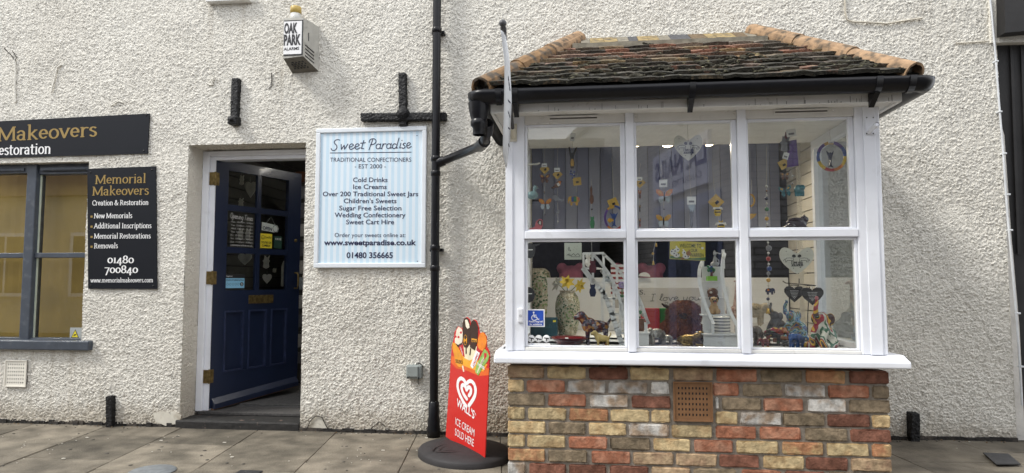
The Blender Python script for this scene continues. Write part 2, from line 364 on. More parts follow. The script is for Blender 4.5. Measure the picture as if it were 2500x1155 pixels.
# ================================================================ ground
def gz(x):                                   # the paving rises a little towards the right
    t = min(max((x - .2) / 2.4, 0), 1); return .025 + .055 * t * t * (3 - 2*t)
SLAB = M('concrete_slab', (.172, .150, .116), .85, var=.34, vs=7, bump=.9, bs=70, bdist=.005, col2=(.10, .088, .068), c2=(.42, .66), c2s=3.2, isl=.26, spec=.3)
JOINT = M('paving_joint_dirt', (.055, .047, .038), .95, var=.4, vs=30, bump=.6)
def make_paving():
    mb = MB()
    # bedding sheet to the horizon, slabs on top of it near the shop
    xs = [-60, -9] + [-.0 + .2*i for i in range(0, 14)] + [8, 60]
    for a, b in zip(xs[:-1], xs[1:]):
        mb.quad((a, -60, gz(a)-.012), (b, -60, gz(b)-.012), (b, .3, gz(b)-.012), (a, .3, gz(a)-.012), 1)
    a0 = PZ(618, 1057, .026); a1 = PZ(463, 1155, .026); sl = (a1.x - a0.x) / (a1.y - a0.y)   # joints lean a little off square
    for c in range(-9, 9):
        x0 = a0.x + c*.615
        off = [.42, .22, .60, .30, .52][c % 5] + RNG.uniform(-.03, .03)
        y = .02; first = True
        while y > -5.5:
            h = off if first else .62; first = False
            if h > .12:
                ya, yb = y - .003, y - h + .003
                X = lambda q, yy: x0 + q*.615 + sl*(yy - a0.y)
                e = .0015; dz = RNG.uniform(-.003, .003, 4)
                pts = [(X(0, ya)+e, ya), (X(1, ya)-e, ya), (X(1, yb)-e, yb), (X(0, yb)+e, yb)]
                # slab with a small arris
                top = [(p[0] + (.004 if k in (0, 3) else -.004), p[1] + (-.004 if k in (0, 1) else .004), gz(p[0]) + dz[k]) for k, p in enumerate(pts)]
                mid = [(p[0], p[1], gz(p[0]) + dz[k] - .005) for k, p in enumerate(pts)]
                low = [(p[0], p[1], gz(p[0]) - .03) for p in pts]
                mb.add(top + mid + low, [(3, 2, 1, 0)] + [(k, (k+1) % 4, 4+(k+1) % 4, 4+k) for k in range(4)] + [(4+k, 4+(k+1) % 4, 8+(k+1) % 4, 8+k) for k in range(4)], 0)
            y -= h
    o = mb.build('pavement', [SLAB, JOINT]); return kind(o)
make_paving()

# ================================================================ the shop building: roughcast front wall with openings
def rough_mat(name, col, dirt_shade):
    m = bpy.data.materials.new(name); m.use_nodes = True; nt = m.node_tree; b = nt.nodes['Principled BSDF']; L = nt.links.new
    b.inputs['Roughness'].default_value = .75; b.inputs['Specular IOR Level'].default_value = .3
    tc = nd(nt, 'ShaderNodeTexCoord')
    n1 = nd(nt, 'ShaderNodeTexNoise'); n1.inputs['Scale'].default_value = 1.3; n1.inputs['Detail'].default_value = 6; L(tc.outputs['Object'], n1.inputs[0])
    n2 = nd(nt, 'ShaderNodeTexNoise'); n2.inputs['Scale'].default_value = 60; n2.inputs['Detail'].default_value = 4; L(tc.outputs['Object'], n2.inputs[0])
    at = nd(nt, 'ShaderNodeAttribute'); at.attribute_name = 'grime_shade'
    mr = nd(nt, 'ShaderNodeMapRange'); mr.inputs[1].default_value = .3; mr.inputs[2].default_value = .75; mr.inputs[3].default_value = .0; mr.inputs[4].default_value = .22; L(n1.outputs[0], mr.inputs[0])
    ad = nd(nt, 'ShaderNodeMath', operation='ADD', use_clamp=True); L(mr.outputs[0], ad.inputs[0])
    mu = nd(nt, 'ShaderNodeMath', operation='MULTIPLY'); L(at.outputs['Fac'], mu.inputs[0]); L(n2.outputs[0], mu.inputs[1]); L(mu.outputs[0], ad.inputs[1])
    mx = nd(nt, 'ShaderNodeMix', data_type='RGBA'); mx.inputs[6].default_value = (*col, 1); mx.inputs[7].default_value = (*dirt_shade, 1); L(ad.outputs[0], mx.inputs[0]); L(mx.outputs[2], b.inputs['Base Color'])
    n3 = nd(nt, 'ShaderNodeTexNoise'); n3.inputs['Scale'].default_value = 100; n3.inputs['Detail'].default_value = 5; L(tc.outputs['Object'], n3.inputs[0])
    bp = nd(nt, 'ShaderNodeBump'); bp.inputs['Strength'].default_value = .9; bp.inputs['Distance'].default_value = .012; L(n3.outputs[0], bp.inputs['Height']); L(bp.outputs[0], b.inputs['Normal'])
    return m
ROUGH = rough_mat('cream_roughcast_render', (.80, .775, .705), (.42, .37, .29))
def field(nx, ny, dx, scales, bw=.45):
    kx = np.fft.fftfreq(nx, dx)[:, None]; ky = np.fft.fftfreq(ny, dx)[None, :]; k = np.sqrt(kx**2 + ky**2)
    out = 0
    for lam, amp in scales:
        f = np.fft.fft2(RNG.standard_normal((nx, ny))); k0 = 1/lam
        g = np.real(np.fft.ifft2(f * np.exp(-((k-k0)/(k0*bw))**2))); out = out + amp * g / g.std()
    return out
STEPW = .0068
def rough_grid(us, vs, place, keep, amp=1.0, grime_shade=None):
    """a rectangle of splashed render; place(u, v, h) gives the point, keep(u, v) drops cells over openings"""
    # thrown lumps: the highest of several fields, so rounded crowns meet in sharp creases
    nu, nv = len(us), len(vs); h = np.maximum.reduce([field(nu, nv, STEPW, [(.0225, 1.0)], .8) for _ in range(3)]) - .85
    h = h * .0034 + field(nu, nv, STEPW, [(.0145, .0016), (.07, .0008), (.5, .002)], .6)
    h = np.maximum(h, -.0065) * amp
    U, V = np.meshgrid(us, vs, indexing='ij')
    pts = place(U, V, h).reshape(-1, 3)
    I = np.arange(nu*nv).reshape(nu, nv)
    q = np.stack([I[:-1, :-1], I[1:, :-1], I[1:, 1:], I[:-1, 1:]], -1)
    k = keep((U[:-1, :-1]+U[1:, 1:])/2, (V[:-1, :-1]+V[1:, 1:])/2)
    q = q[k].reshape(-1, 4)
    gr = (grime_shade(U, V) if grime_shade else np.zeros_like(U)).reshape(-1)
    return pts, q, gr
def ticks(a, b, step, *edges):
    e = sorted({a, b, *[x for x in edges if a < x < b]}); out = []
    for p, q in zip(e[:-1], e[1:]):
        n = max(1, int(round((q-p)/step))); out += list(np.linspace(p, q, n+1)[:-1])
    return np.array(out + [b])
DX0, DX1, DZ1 = -3.106, -2.140, 2.217         # doorway
WX1, WZ0, WZ1 = -3.955, .64, 2.105            # grey window, its right edge, sill and head
BX0, BX1, BZ0, BZ1 = -.42, 1.60, .70, 2.24    # opening behind the bay
WALL_R = 2.85
building = thing('shop_building', 'cream roughcast old shop building with a dark blue open door and grey window', 'building', (-1, 0, 0))
def make_wall():
    us = ticks(-5.5, WALL_R, STEPW, DX0, DX1, WX1, BX0, BX1); vs = ticks(.045, 3.8, STEPW, DZ1, WZ0, WZ1, BZ0, BZ1)
    def keep(u, v):
        k = ~((u > DX0) & (u < DX1) & (v < DZ1)); k &= ~((u < WX1) & (v > WZ0) & (v < WZ1)); k &= ~((u > BX0) & (u < BX1) & (v > BZ0) & (v < BZ1)); return k
    def grime_shade(u, v):
        g = np.clip((.22 - v) / .2, 0, 1) * .9
        g += np.clip((.3 - np.abs(u + .95)) / .3, 0, 1) * np.clip((1.9 - v)/1.2, 0, 1) * .22  # grime with painted shade on the wall left of the bay
        g += np.clip((.28 - np.abs(u + .68)) / .15, 0, 1) * np.clip((.85 - v)/.4, 0, 1) * 1.1  # low patch behind the pavement sign: shade painted in together with grime
        # rain streaks under ledges and fixings, splash band with a ragged edge
        n1 = np.interp(u, np.linspace(-6, 3, 700), RNG.random(700)); n2 = np.interp(u, np.linspace(-6, 3, 260), RNG.random(260))
        for x0, x1, zt, ln, k in ((-5.2, -3.9, .64, .38, .8), (-3.05, -2.6, 3.45, .55, .8), (-2.42, -2.02, 2.80, .45, .7), (-2.95, -2.78, 2.45, .3, .6), (-1.75, -1.1, 2.42, .2, .5), (-4.8, -3.45, 2.16, .12, .5), (-2.07, -1.18, 1.24, .35, .6), (-1.3, -1.18, .50, .4, .7), (1.7, 2.0, 2.1, .6, .5), (2.3, 2.85, 3.4, .8, .5)):
            inx = np.clip((u-x0)/.05, 0, 1)*np.clip((x1-u)/.05, 0, 1); q = (zt - v)/ln; g += k * inx * np.where((q > 0) & (q < 1), (1-q), 0) * np.clip((n1*n2 - .22)*3.2, 0, 1)
        g += np.clip((.16 + .22*n2*n1 - v)/.06, 0, 1) * .5
        return g
    P_, Q_, G_ = rough_grid(us, vs, lambda u, v, h: np.stack([u, -h, v], -1), keep, 1.0, grime_shade)
    sets = [(P_, Q_, G_)]
    ys = ticks(.0, .225, STEPW)
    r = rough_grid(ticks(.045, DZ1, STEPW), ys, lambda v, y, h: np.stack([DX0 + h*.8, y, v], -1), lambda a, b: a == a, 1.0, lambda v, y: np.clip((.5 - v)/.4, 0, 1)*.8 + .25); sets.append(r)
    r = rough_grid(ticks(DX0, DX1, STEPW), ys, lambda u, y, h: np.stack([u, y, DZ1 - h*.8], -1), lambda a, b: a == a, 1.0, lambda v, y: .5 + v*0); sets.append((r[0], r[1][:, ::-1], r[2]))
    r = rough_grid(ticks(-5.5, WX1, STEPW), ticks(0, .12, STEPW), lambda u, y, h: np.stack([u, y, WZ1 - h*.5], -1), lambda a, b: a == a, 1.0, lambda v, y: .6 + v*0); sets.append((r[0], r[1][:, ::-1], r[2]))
    n = 0; V, F, G = [], [], []
    for p, q, g in sets: V.append(p); F.append(q + n); G.append(g); n += len(p)
    # plain hidden faces: reveals turned away from the street and the back of the wall
    mbx = MB(); T = .36
    mbx.quad((DX1, 0, .03), (DX1, T, .03), (DX1, T, DZ1), (DX1, 0, DZ1)); mbx.quad((WX1, 0, WZ0), (WX1, .36, WZ0), (WX1, .36, WZ1), (WX1, 0, WZ1))
    mbx.quad((WALL_R, 0, 0), (WALL_R, T, 0), (WALL_R, T, 4.1), (WALL_R, 0, 4.1)); mbx.quad((DX0, .225, 0), (DX0, T, 0), (DX0, T, DZ1), (DX0, .225, DZ1)); mbx.quad((DX0, .225, DZ1), (DX1, .225, DZ1), (DX1, T, DZ1), (DX0, T, DZ1))
    for x0, x1, z0, z1 in [(-6, DX0, -.05, WZ0), (WX1, DX0, WZ0, WZ1), (-6, DX0, WZ1, DZ1), (DX1, BX0, -.05, DZ1), (-6, BX0, DZ1, 4.1), (BX0, BX1, -.05, BZ0), (BX0, BX1, BZ1, 4.1), (BX1, WALL_R, -.05, 4.1)]:
        mbx.quad((x0, T, z0), (x1, T, z0), (x1, T, z1), (x0, T, z1))
    V.append(np.array(mbx.v, dtype=float)); F.append(np.array(mbx.f) + n); G.append(np.zeros(len(mbx.v)))
    V = np.concatenate(V); F = np.concatenate(F); G = np.concatenate(G)
    V = V - np.array(building.location)
    me = bpy.data.meshes.new('wall'); me.vertices.add(len(V)); me.vertices.foreach_set('co', V.ravel())
    me.loops.add(F.size); me.loops.foreach_set('vertex_index', F.ravel().astype(np.int32)); me.polygons.add(len(F)); me.polygons.foreach_set('loop_start', np.arange(0, F.size, 4, dtype=np.int32))
    me.update(calc_edges=True); me.polygons.foreach_set('use_smooth', np.ones(len(F), dtype=bool))
    a = me.attributes.new('grime_shade', 'FLOAT', 'POINT'); a.data.foreach_set('value', G)
    me.materials.append(ROUGH); me.validate()
    o = bpy.data.objects.new('wall', me); COL.objects.link(o); o.parent = building
make_wall()
# dark foot of the wall below the render
TAR = M('black_foot_tar', (.018, .016, .014), .85, var=.5, vs=25, bump=.9, bs=40, bdist=.012, col2=(.06, .05, .04), c2s=9)
mb = MB()
for i in range(70):
    x = -6 + i*(DX0+6-.02)/70; mb.box(x, x + (DX0+6)/70, .006 - RNG.uniform(0, .02), .3, -.02, .05 + RNG.uniform(-.004, .012), 0)
mb.build('wall_foot', TAR, building); mb = MB()
for i in range(60):
    x = DX1 + i*(WALL_R-DX1)/60; z = gz(x); mb.box(x, x + (WALL_R-DX1)/60, -.012 - RNG.uniform(0, .006), .3, -.02, z + .022 + RNG.uniform(-.003, .007), 0)
mb.build('wall_foot', TAR, building)
# smooth mortar patches and cracks near the foot of the wall
PATCH = M('smooth_cement_patch', (.60, .57, .49), .8, var=.1, vs=14, bump=.5, bs=35, col2=(.35, .31, .24), c2s=7)
def patch(poly):
    pts = [P(x, y, -.004) for x, y in poly]; mb = MB(); mb.prism(pts, (0, .02, 0)); mb.build('mortar_patch', PATCH, building)
patch([(372, 1008), (398, 1004), (430, 1006), (442, 1016), (438, 1033), (405, 1040), (380, 1030)])
patch([(755, 1048), (760, 1028), (772, 1018), (788, 1022), (798, 1040), (802, 1052), (770, 1055)])
CRACK = M('crack_shadow_dirt', (.03, .025, .02), .9)
for ln in [[(748, 1050), (757, 1028), (770, 1016), (786, 1019), (794, 1036), (803, 1052)], [(905, 1047), (925, 1030), (940, 1040)], [(1040, 1048), (1052, 1034)]]:
    mb = MB(); mb.tube([P(x, y, -.012 if min(q[1] for q in ln) > 900 else -.006) for x, y in ln], .0035 if min(q[1] for q in ln) > 900 else .0022, 5); mb.build('crack', CRACK, building)
# stone ledge of the upper window
mb = MB(); a = P(503, 6, -.05); b = P(609, 3, -.05); mb.box(a.x, b.x, -.06, .02, a.z, a.z + .08, bev=.006); mb.build('window_ledge', WHITE2, building)
# faded hooks, plugs and scars left on the render
for ln, r in [([(512, 193), (520, 206), (522, 188)], .006), ([(505, 203), (513, 208), (521, 206)], .006), ([(663, 178), (664, 210), (656, 216)], .0035), ([(35, 146), (38, 175), (36, 205), (37, 250)], .009), ([(10, 118), (28, 135), (36, 150)], .003), ([(30, 124), (40, 140), (37, 150)], .003), ([(125, 225), (140, 165), (150, 158)], .006), ([(272, 258), (290, 247), (302, 252)], .004)]:
    mb = MB(); mb.tube([P(x, y, -.008) for x, y in ln], r, 6); mb.build('wall_hook', ROUGH if r > .0035 else CRACK, building)

# ---------------------------------------------------------------- threshold step
STEP = M('worn_black_step', (.016, .015, .014), .7, var=.4, vs=30, bump=.8, bs=35, bdist=.006, col2=(.17, .12, .095), c2=(.64, .7), c2s=14)
mb = MB(); mb.box(DX0-.03, DX1+.0, -.015, .36, 0, .085, bev=.012); mb.build('door_step', STEP, building); mb = MB(); mb.box(DX0+.02, DX1-.002, .19, .44, .0855, .112, bev=.006); mb.build('inner_threshold', M('scuffed_grey_threshold', (.055, .052, .05), .85, var=.4, vs=60, bump=.6), building)

# ---------------------------------------------------------------- white door frame
mb = MB()
mb.box(-3.104, -3.05, .192, .31, .112, 2.205, bev=.004); mb.box(-3.05, -3.006, .215, .31, .112, 2.165, bev=.004)
mb.box(-3.05, DX1-.001, .192, .31, 2.165, 2.205, bev=.004); mb.box(-3.006, DX1-.001, .215, .31, 2.135, 2.165, bev=.003)
mb.build('door_frame', WHITE, building)
# ---------------------------------------------------------------- blue panelled door, standing half open
NAVY = M('navy_gloss_door_paint', (.011, .018, .045), .3, var=.08, vs=5, coat=.3, bump=.1, bs=22)
DOORW, DA = .90, R(66.5)
DO = Vector((-3.005, .226, .0)); du = Vector((math.cos(DA), math.sin(DA), 0)); dn = Vector((math.sin(DA), -math.cos(DA), 0))
DF = Frame(DO, du, (0, 0, 1), dn)
def DD(px, py):                               # pixel on the door's outer face -> (u, z)
    p = PP(px, py, DO, dn) - DO; return p.dot(du), p.z
mb = MB(); TH = .042
ZB0, ZB1, ZT = .125, .20, 2.15
zb = lambda u: ZB0 + (ZB1-ZB0)*u/DOORW
PX = [.12, .415, .455, .755]; RZ = [(1.785, 2.07), (1.43, 1.735), (1.07, 1.38)]; LP = [(.115, .305), (.35, .54), (.585, .765)]; LZ0, LZ1 = .40, .90
def dbox(u0, u1, z0, z1, d0=-TH, d1=0.0, m=0): mb.fbox(DF, u0, u1, z0, z1, d0, d1, m)
def dhex(u0, u1, z1, m=0): mb.hexa([DF(u0, zb(u0), -TH), DF(u1, zb(u1), -TH), DF(u1, zb(u1), 0), DF(u0, zb(u0), 0), DF(u0, z1, -TH), DF(u1, z1, -TH), DF(u1, z1, 0), DF(u0, z1, 0)], m)
dhex(0, PX[0], LZ0); dhex(PX[0], PX[3], LZ0-.001); dhex(PX[3], DOORW, LZ0)
dbox(0, PX[0]-.0, LZ0, ZT); dbox(PX[3], DOORW, LZ0, ZT); dbox(PX[0], PX[3], 2.07, ZT); dbox(PX[0], PX[3], LZ1, 1.07)
dbox(PX[1], PX[2], 1.07, 2.07, -.034, -.004); dbox(PX[0], PX[1], 1.735, 1.785, -.034, -.004); dbox(PX[0], PX[1], 1.38, 1.43, -.034, -.004); dbox(PX[2], PX[3], 1.735, 1.785, -.034, -.004); dbox(PX[2], PX[3], 1.38, 1.43, -.034, -.004)
dbox(.305, .35, LZ0, LZ1, -TH, -.001); dbox(.54, .585, LZ0, LZ1, -TH, -.001); dbox(PX[0], LP[0][0], LZ0, LZ1, -TH, -.001); dbox(LP[2][1], PX[3], LZ0, LZ1, -TH, -.001)
door = mb.build('door', NAVY, building)
for a, b in LP:                                # recessed panels with a moulding
    mb = MB(); mb.fbox(DF, a, b, LZ0, LZ1, -.03, -.018)
    e = .014
    for (u0, u1, z0, z1) in [(a, a+e, LZ0, LZ1), (b-e, b, LZ0, LZ1), (a+e, b-e, LZ0, LZ0+e), (a+e, b-e, LZ1-e, LZ1)]: mb.hexa([DF(u0,z0,-.018),DF(u1,z0,-.018),DF(u1,z1,-.018),DF(u0,z1,-.018),DF(u0,z0,.006),DF(u1,z0,.006),DF(u1,z1,.006),DF(u0,z1,.006)], 1)
    mb.build('panel', [NAVY, M('worn_highlit_moulding', (.022, .031, .072), .35, var=.3, vs=14)], door)  # lighter moulding: wear, plus a highlight put into the colour
mb = MB()
mb.hexa([DF(.02, zb(.02)+.0, 0), DF(.88, zb(.88), 0), DF(.88, zb(.88)-.005, .04), DF(.02, zb(.02)-.005, .04), DF(.02, zb(.02)+.075, 0), DF(.88, zb(.88)+.075, 0), DF(.88, zb(.88)+.035, .04), DF(.02, zb(.02)+.035, .04)])
mb.build('weather_board', NAVY, door)
mb = MB(); mb.hexa([DF(.02, zb(.02)-.016, 0), DF(.88, zb(.88)-.016, 0), DF(.88, zb(.88)-.012, .034), DF(.02, zb(.02)-.012, .034), DF(.02, zb(.02)-.001, 0), DF(.88, zb(.88)-.001, 0), DF(.88, zb(.88)-.006, .034), DF(.02, zb(.02)-.006, .034)])
mb.build('worn_timber_edge', M('worn_bare_timber', (.16, .085, .045), .8, var=.5, vs=30), door)
DGL = glass('door_glass', (.92, .94, .93), 1.5, 0, 1.6)
for k, (z0, z1) in enumerate(RZ):
    for (a, b) in [(PX[0], PX[1]), (PX[2], PX[3])]:
        mb = MB(); mb.fbox(DF, a, b, z0, z1, -.022, -.018); mb.build('pane', DGL, door)
for z in (1.93, 1.12, .33):
    mb = MB(); mb.box(-3.052, -3.008, .205, .2147, z, z+.105, bev=.002); mb.fbox(DF, -.004, .03, z, z+.105, .0, .004); mb.tube([(-3.004, .216, z-.004), (-3.004, .216, z+.109)], .009, 8)
    mb.build('hinge', BRASS, door)
mb = MB(); a = DD(607, 719); b = DD(666, 741); u0, u1, z0, z1 = a[0], b[0], (a[1]+b[1])/2 - .036, (a[1]+b[1])/2 + .036
mb.fbox(DF, u0, u1, z0, z1, .0, .006); mb.fbox(DF, u0+.022, u1-.022, z0+.017, z1-.017, .006, .011); mb.build('letter_plate', BRASS, door)
mb = MB(); mb.tube([DF(.845, 1.22, 0), DF(.845, 1.22, .035), DF(.845, 1.20, .045), DF(.845, 1.10, .045), DF(.845, 1.08, .035), DF(.845, 1.08, 0)], .008, 8); mb.build('handle', BRASS, door)
mb = MB(); mb.lathe([(0, 0), (.016, 0), (.016, .006), (0, .006)], DF(.845, 1.52, 0), 16, 0, dn); mb.build('lock', BRASS, door)

# notices stuck to the glass of the door
def dsign(mb, u0, u1, z0, z1, d, m, th=.0025): mb.fbox(DF, u0, u1, z0, z1, d-th, d, m)
DG = -.014
YEL = M('yellow_sticker', (.72, .6, .03), .5, var=.03); SKY = M('pale_blue_sticker', (.22, .48, .68), .5, var=.03); BLK = M('black_sticker', (.012, .012, .014), .5); GRN = M('dark_green_sticker', (.01, .045, .03), .5)
def dtext(mb, s, u0, u1, z, cap, m, d=DG+.0015, bold=0.0): mb.text(s, DF(u0, z, 0), DF(u1, z, 0), cap, dn, m, d, bold)
t = thing('window_sticker', 'yellow square smile you are on camera sticker inside the door glass', 'sticker', DF(.53, 1.435, DG))
mb = MB(); dsign(mb, .463, .59, 1.437, 1.565, DG, 0)
dtext(mb, 'Smile!', .515, .582, 1.522, .022, 1); dtext(mb, "YOU'RE ON", .472, .582, 1.477, .018, 1, bold=.03); dtext(mb, 'CAMERA!', .482, .572, 1.45, .018, 1, bold=.03)
mb.strokes([arc(.49, 1.532, .018, .018, 0, 360, 14), arc(.49, 1.532, .01, .01, 200, 340, 6), [(.484, 1.538)], [(.496, 1.538)]], DF, .003, 1, DG+.0015)
mb.build('face', [YEL, TEXTK], t)
t = thing('window_sticker', 'dark green FAVE sticker beside the yellow one on the door glass', 'sticker', DF(.655, 1.44, DG))
mb = MB(); dsign(mb, .612, .70, 1.44, 1.55, DG, 0); dtext(mb, 'FAVE', .626, .69, 1.515, .018, 1); mb.build('face', [GRN, TEXTW], t)
t = thing('window_sticker', 'blue and black food hygiene rating sticker at the foot of the door glass', 'sticker', DF(.2, 1.075, DG))
mb = MB(); dsign(mb, .122, .315, 1.075, 1.205, DG, 1); mb.fbox(DF, .126, .311, 1.088, 1.17, DG, DG+.0012, 0)
dtext(mb, 'FOOD HYGIENE RATING', .133, .305, 1.148, .012, 1, DG+.0022, .02)
for k in range(5): mb.strokes([arc(.147+.026*k, 1.12, .009, .009, 0, 360, 12)], DF, .002, 1, DG+.002)
mb.fprism(DF, [(.285+.017*math.cos(a*.4189), 1.12+.017*math.sin(a*.4189)) for a in range(15)], DG, DG+.002, 1); dtext(mb, '5', .28, .29, 1.11, .02, 2, DG+.003, .03)
dtext(mb, 'hygiene', .133, .19, 1.183, .010, 2, DG+.002)
mb.build('face', [SKY, BLK, TEXTW], t)
t = thing('opening_times_lettering', 'white opening times lettering on the middle left door pane', 'lettering', DF(.26, 1.44, DG))
mb = MB(); hand(mb, 'Opening Times'.replace('O', 'O'), DF(.155, 1.675, 0), DF(.38, 1.665, 0), .026, dn, 0, .07, DG)
for k, s in enumerate(['Mon  10:00am - 5:00pm', 'Tue  10:00am - 5:00pm', 'Wed  10:00am - 5:00pm', 'Thu  10:00am - 5:00pm', 'Fri  10:00am - 5:00pm', 'Sat  10:00am - 5:00pm', 'Sun  11:00am - 4:00pm']):
    dtext(mb, s, .165, .385, 1.638-.028*k, .013, 0, DG)
dtext(mb, 'sweetparadise.co.uk', .165, .385, 1.442, .017, 0, DG)
mb.build('lettering', M('white_glass_lettering', (.55, .55, .53), .5), t)
t = thing('open_sign', 'white hanging OPEN sign behind the middle right door pane', 'sign', DF(.58, 1.58, -.05))
OF = Frame(DF(.575, 1.622, -.03), (DF.u + Vector((0, 0, -.06))), (0, 0, 1), dn)
mb = MB(); mb.fprism(OF, [(-.085, -.032), (.05, -.036), (.085, -.03), (.098, 0), (.085, .03), (-.085, .04)], -.004, 0, 0); mb.text('OPEN', OF(-.078, -.024, 0), OF(.022, -.026, 0), .028, dn, 1, .001, .03)
mb.strokes([arc(.062, -.002, .028, .03, 0, 360, 12)], OF, .004, 1)
mb.build('board', [TEXTW, TEXTN], t)
mb = MB(); mb.tube([OF(-.04, .035, 0), OF(.01, .10, 0), OF(.06, .03, 0)], .0015, 5); mb.build('string', TEXTW, t)

# ---------------------------------------------------------------- grey window of the neighbouring shop
GREY = M('slate_grey_window_paint', (.055, .066, .085), .42, var=.12, vs=9, bump=.25, bs=40, col2=(.09, .10, .115), c2=(.55, .75), c2s=18)
OCHRE = M('ochre_window_blind', (.35, .24, .05), .55, var=.12, vs=3.5, bump=.2, bs=6)
mb = MB(); wy = .06
mx0, mx1 = P(60, 600, wy).x, P(83, 600, wy).x
mb.box(-5.4, mx0, wy, wy+.09, WZ1-.075, WZ1, bev=.004); mb.box(mx1, WX1-.001, wy+.012, wy+.09, WZ1-.085, WZ1, bev=.004)
mb.box(mx0, mx1, wy-.012, wy+.09, WZ0, WZ1, bev=.006)
zt = P(150, 623, wy).z
mb.box(-5.4, mx0-.001, wy+.006, wy+.07, zt-.02, zt+.02, bev=.004); mb.box(mx1+.001, WX1-.001, wy+.006, wy+.07, zt-.02, zt+.02, bev=.004)
mb.box(-5.4, mx0, wy, wy+.09, WZ0, WZ0+.05, bev=.004); mb.box(mx1, WX1-.001, wy, wy+.09, WZ0, WZ0+.05, bev=.004)
mb.box(-5.45, -5.4, wy, wy+.09, WZ0, WZ1)
window = mb.build('window', GREY, building)
mb = MB(); mb.box(-5.5, P(218, 850, -.04).x, -.05, .06, P(100, 855, -.05).z, P(100, 833, -.05).z + .003, bev=.008); mb.build('sill', GREY, window)
for (a, b) in [(-5.38, mx0-.03), (mx1+.03, WX1-.03)]:
    mb = MB(); mb.box(a, b, wy-.012, wy+.004, WZ1-.062, WZ1-.03, bev=.006); mb.box(a+.03, b-.03, wy-.018, wy-.0125, WZ1-.055, WZ1-.047, bev=.002); mb.build('trickle_vent', GREY, window)
for (a, b) in [(-5.4, mx0), (mx1, WX1-.001)]:
    for (z0, z1) in [(WZ0+.05, zt-.02), (zt+.02, WZ1-.08)]:
        mb = MB(); mb.box(a, b, wy+.04, wy+.046, z0, z1); mb.build('pane', glass('tinted_shop_glass', (.95, .95, .93), 1.5, 0, 2.4), window)
mb = MB(); mb.box(mx1+.001, mx1+.012, wy+.03, wy+.039, WZ0+.05, zt-.021); mb.box(mx1+.001, mx1+.012, wy+.03, wy+.039, zt+.021, WZ1-.086); mb.build('glazing_strip', M('pale_sealant', (.5, .55, .45), .6), window)
mb = MB()
for i in range(60):
    x = -5.45 + i*.025; x1 = min(x+.025, WX1+.2); d = .001*math.sin(i*1.7)
    mb.quad((x, .26+d, .5), (x1, .26+.001*math.sin((i+1)*1.7), .5), (x1, .26+.001*math.sin((i+1)*1.7), 2.2), (x, .26+d, 2.2))
o = mb.build('window_blind', OCHRE); tag(o, 'ochre blind drawn behind the grey framed window', 'blind')
t = thing('window_sticker', 'camera warning sticker with yellow triangle in the corner of the grey window', 'sticker', P(188, 826, .098))
a, b = P(170, 826, .098), P(206, 800, .098); mb = MB(); mb.box(a.x, WX1-.002, .098, .0995, a.z, b.z, 0)
F = FY(.098); c = P(184, 816, .098)
mb.fprism(F, [(c.x-.036, a.z+.006), (c.x+.032, a.z+.006), (c.x-.002, a.z+.072)], 0, .001, 2); mb.fprism(F, [(c.x-.029, a.z+.01), (c.x+.025, a.z+.01), (c.x-.002, a.z+.063)], 0, .002, 1)
mb.fprism(F, [(c.x-.016, a.z+.02), (c.x+.006, a.z+.026), (c.x+.012, a.z+.036), (c.x-.008, a.z+.032)], 0, .003, 2)
mb.text('IN O', (WX1-.055, .098, a.z+.012), (WX1-.006, .098, a.z+.012), .017, m=2); mb.build('face', [M('grey_sticker', (.35, .37, .36), .5), YEL, TEXTK], t)

# ---------------------------------------------------------------- inside of the shop
def sbox(name, x0, x1, y0, y1, z0, z1, m): mb = MB(); mb.box(x0, x1, y0, y1, z0, z1); return kind(mb.build(name, m))
MAT_ = M('black_door_mat', (.07, .068, .066), .95, var=.4, vs=70, bump=1, bs=160)
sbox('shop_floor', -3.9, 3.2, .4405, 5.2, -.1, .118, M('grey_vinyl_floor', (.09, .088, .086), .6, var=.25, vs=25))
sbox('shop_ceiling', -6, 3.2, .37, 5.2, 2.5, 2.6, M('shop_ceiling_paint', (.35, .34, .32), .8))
SLW = M('dark_slat_wall_paint', (.13, .125, .115), .7, var=.1)  # one even dark tone for slat walls and the stand
def slatwall(name, F, u0, u1, z0, z1, pitch, label, group=None, mat=None):
    mb = MB(); z = z0
    while z < z1 - .01:
        mb.fbox(F, u0, u1, z+.008, min(z+pitch, z1), -.02, 0, 0); z += pitch
    mb.fbox(F, u0, u1, z0, z1, -.03, -.0205, 1)
    o = mb.build(name, [mat or SLW, DARK]); return tag(o, label, 'slat wall', group)
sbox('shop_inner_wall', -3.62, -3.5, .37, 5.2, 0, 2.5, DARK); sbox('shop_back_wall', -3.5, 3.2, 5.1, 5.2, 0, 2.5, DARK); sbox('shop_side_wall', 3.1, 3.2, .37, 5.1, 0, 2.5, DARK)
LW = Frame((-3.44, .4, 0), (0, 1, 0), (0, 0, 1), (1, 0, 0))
slatwall('slat_wall', LW, .05, 2.6, .3, 2.4, .11, 'dark slat wall seen through the door glass')
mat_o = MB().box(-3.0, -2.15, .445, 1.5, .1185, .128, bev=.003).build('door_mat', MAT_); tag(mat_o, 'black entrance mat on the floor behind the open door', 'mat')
# a tall slatted stand past the door edge with pale goods
BK = Frame((-2.62, 1.62, 0), (1, 0, 0), (0, 0, 1), (0, -1, 0))
slatwall('shelf_stand', BK, -.32, .9, .12, 2.2, .13, 'dark display stand of pale goods behind the door edge')
PALE = M('pale_painted_goods', (.62, .60, .55), .6, var=.25, vs=12, isl=.4)
# ================================================================ things fixed to the wall
def plate_px(mb, poly, Y0, Y1, m=0): mb.prism([P(x, y, Y0) for x, y in poly], (0, Y1 - Y0, 0), m)
SIGNK = M('black_aluminium_sign', (.010, .0115, .016), .4, var=.06, vs=4, spec=.22)
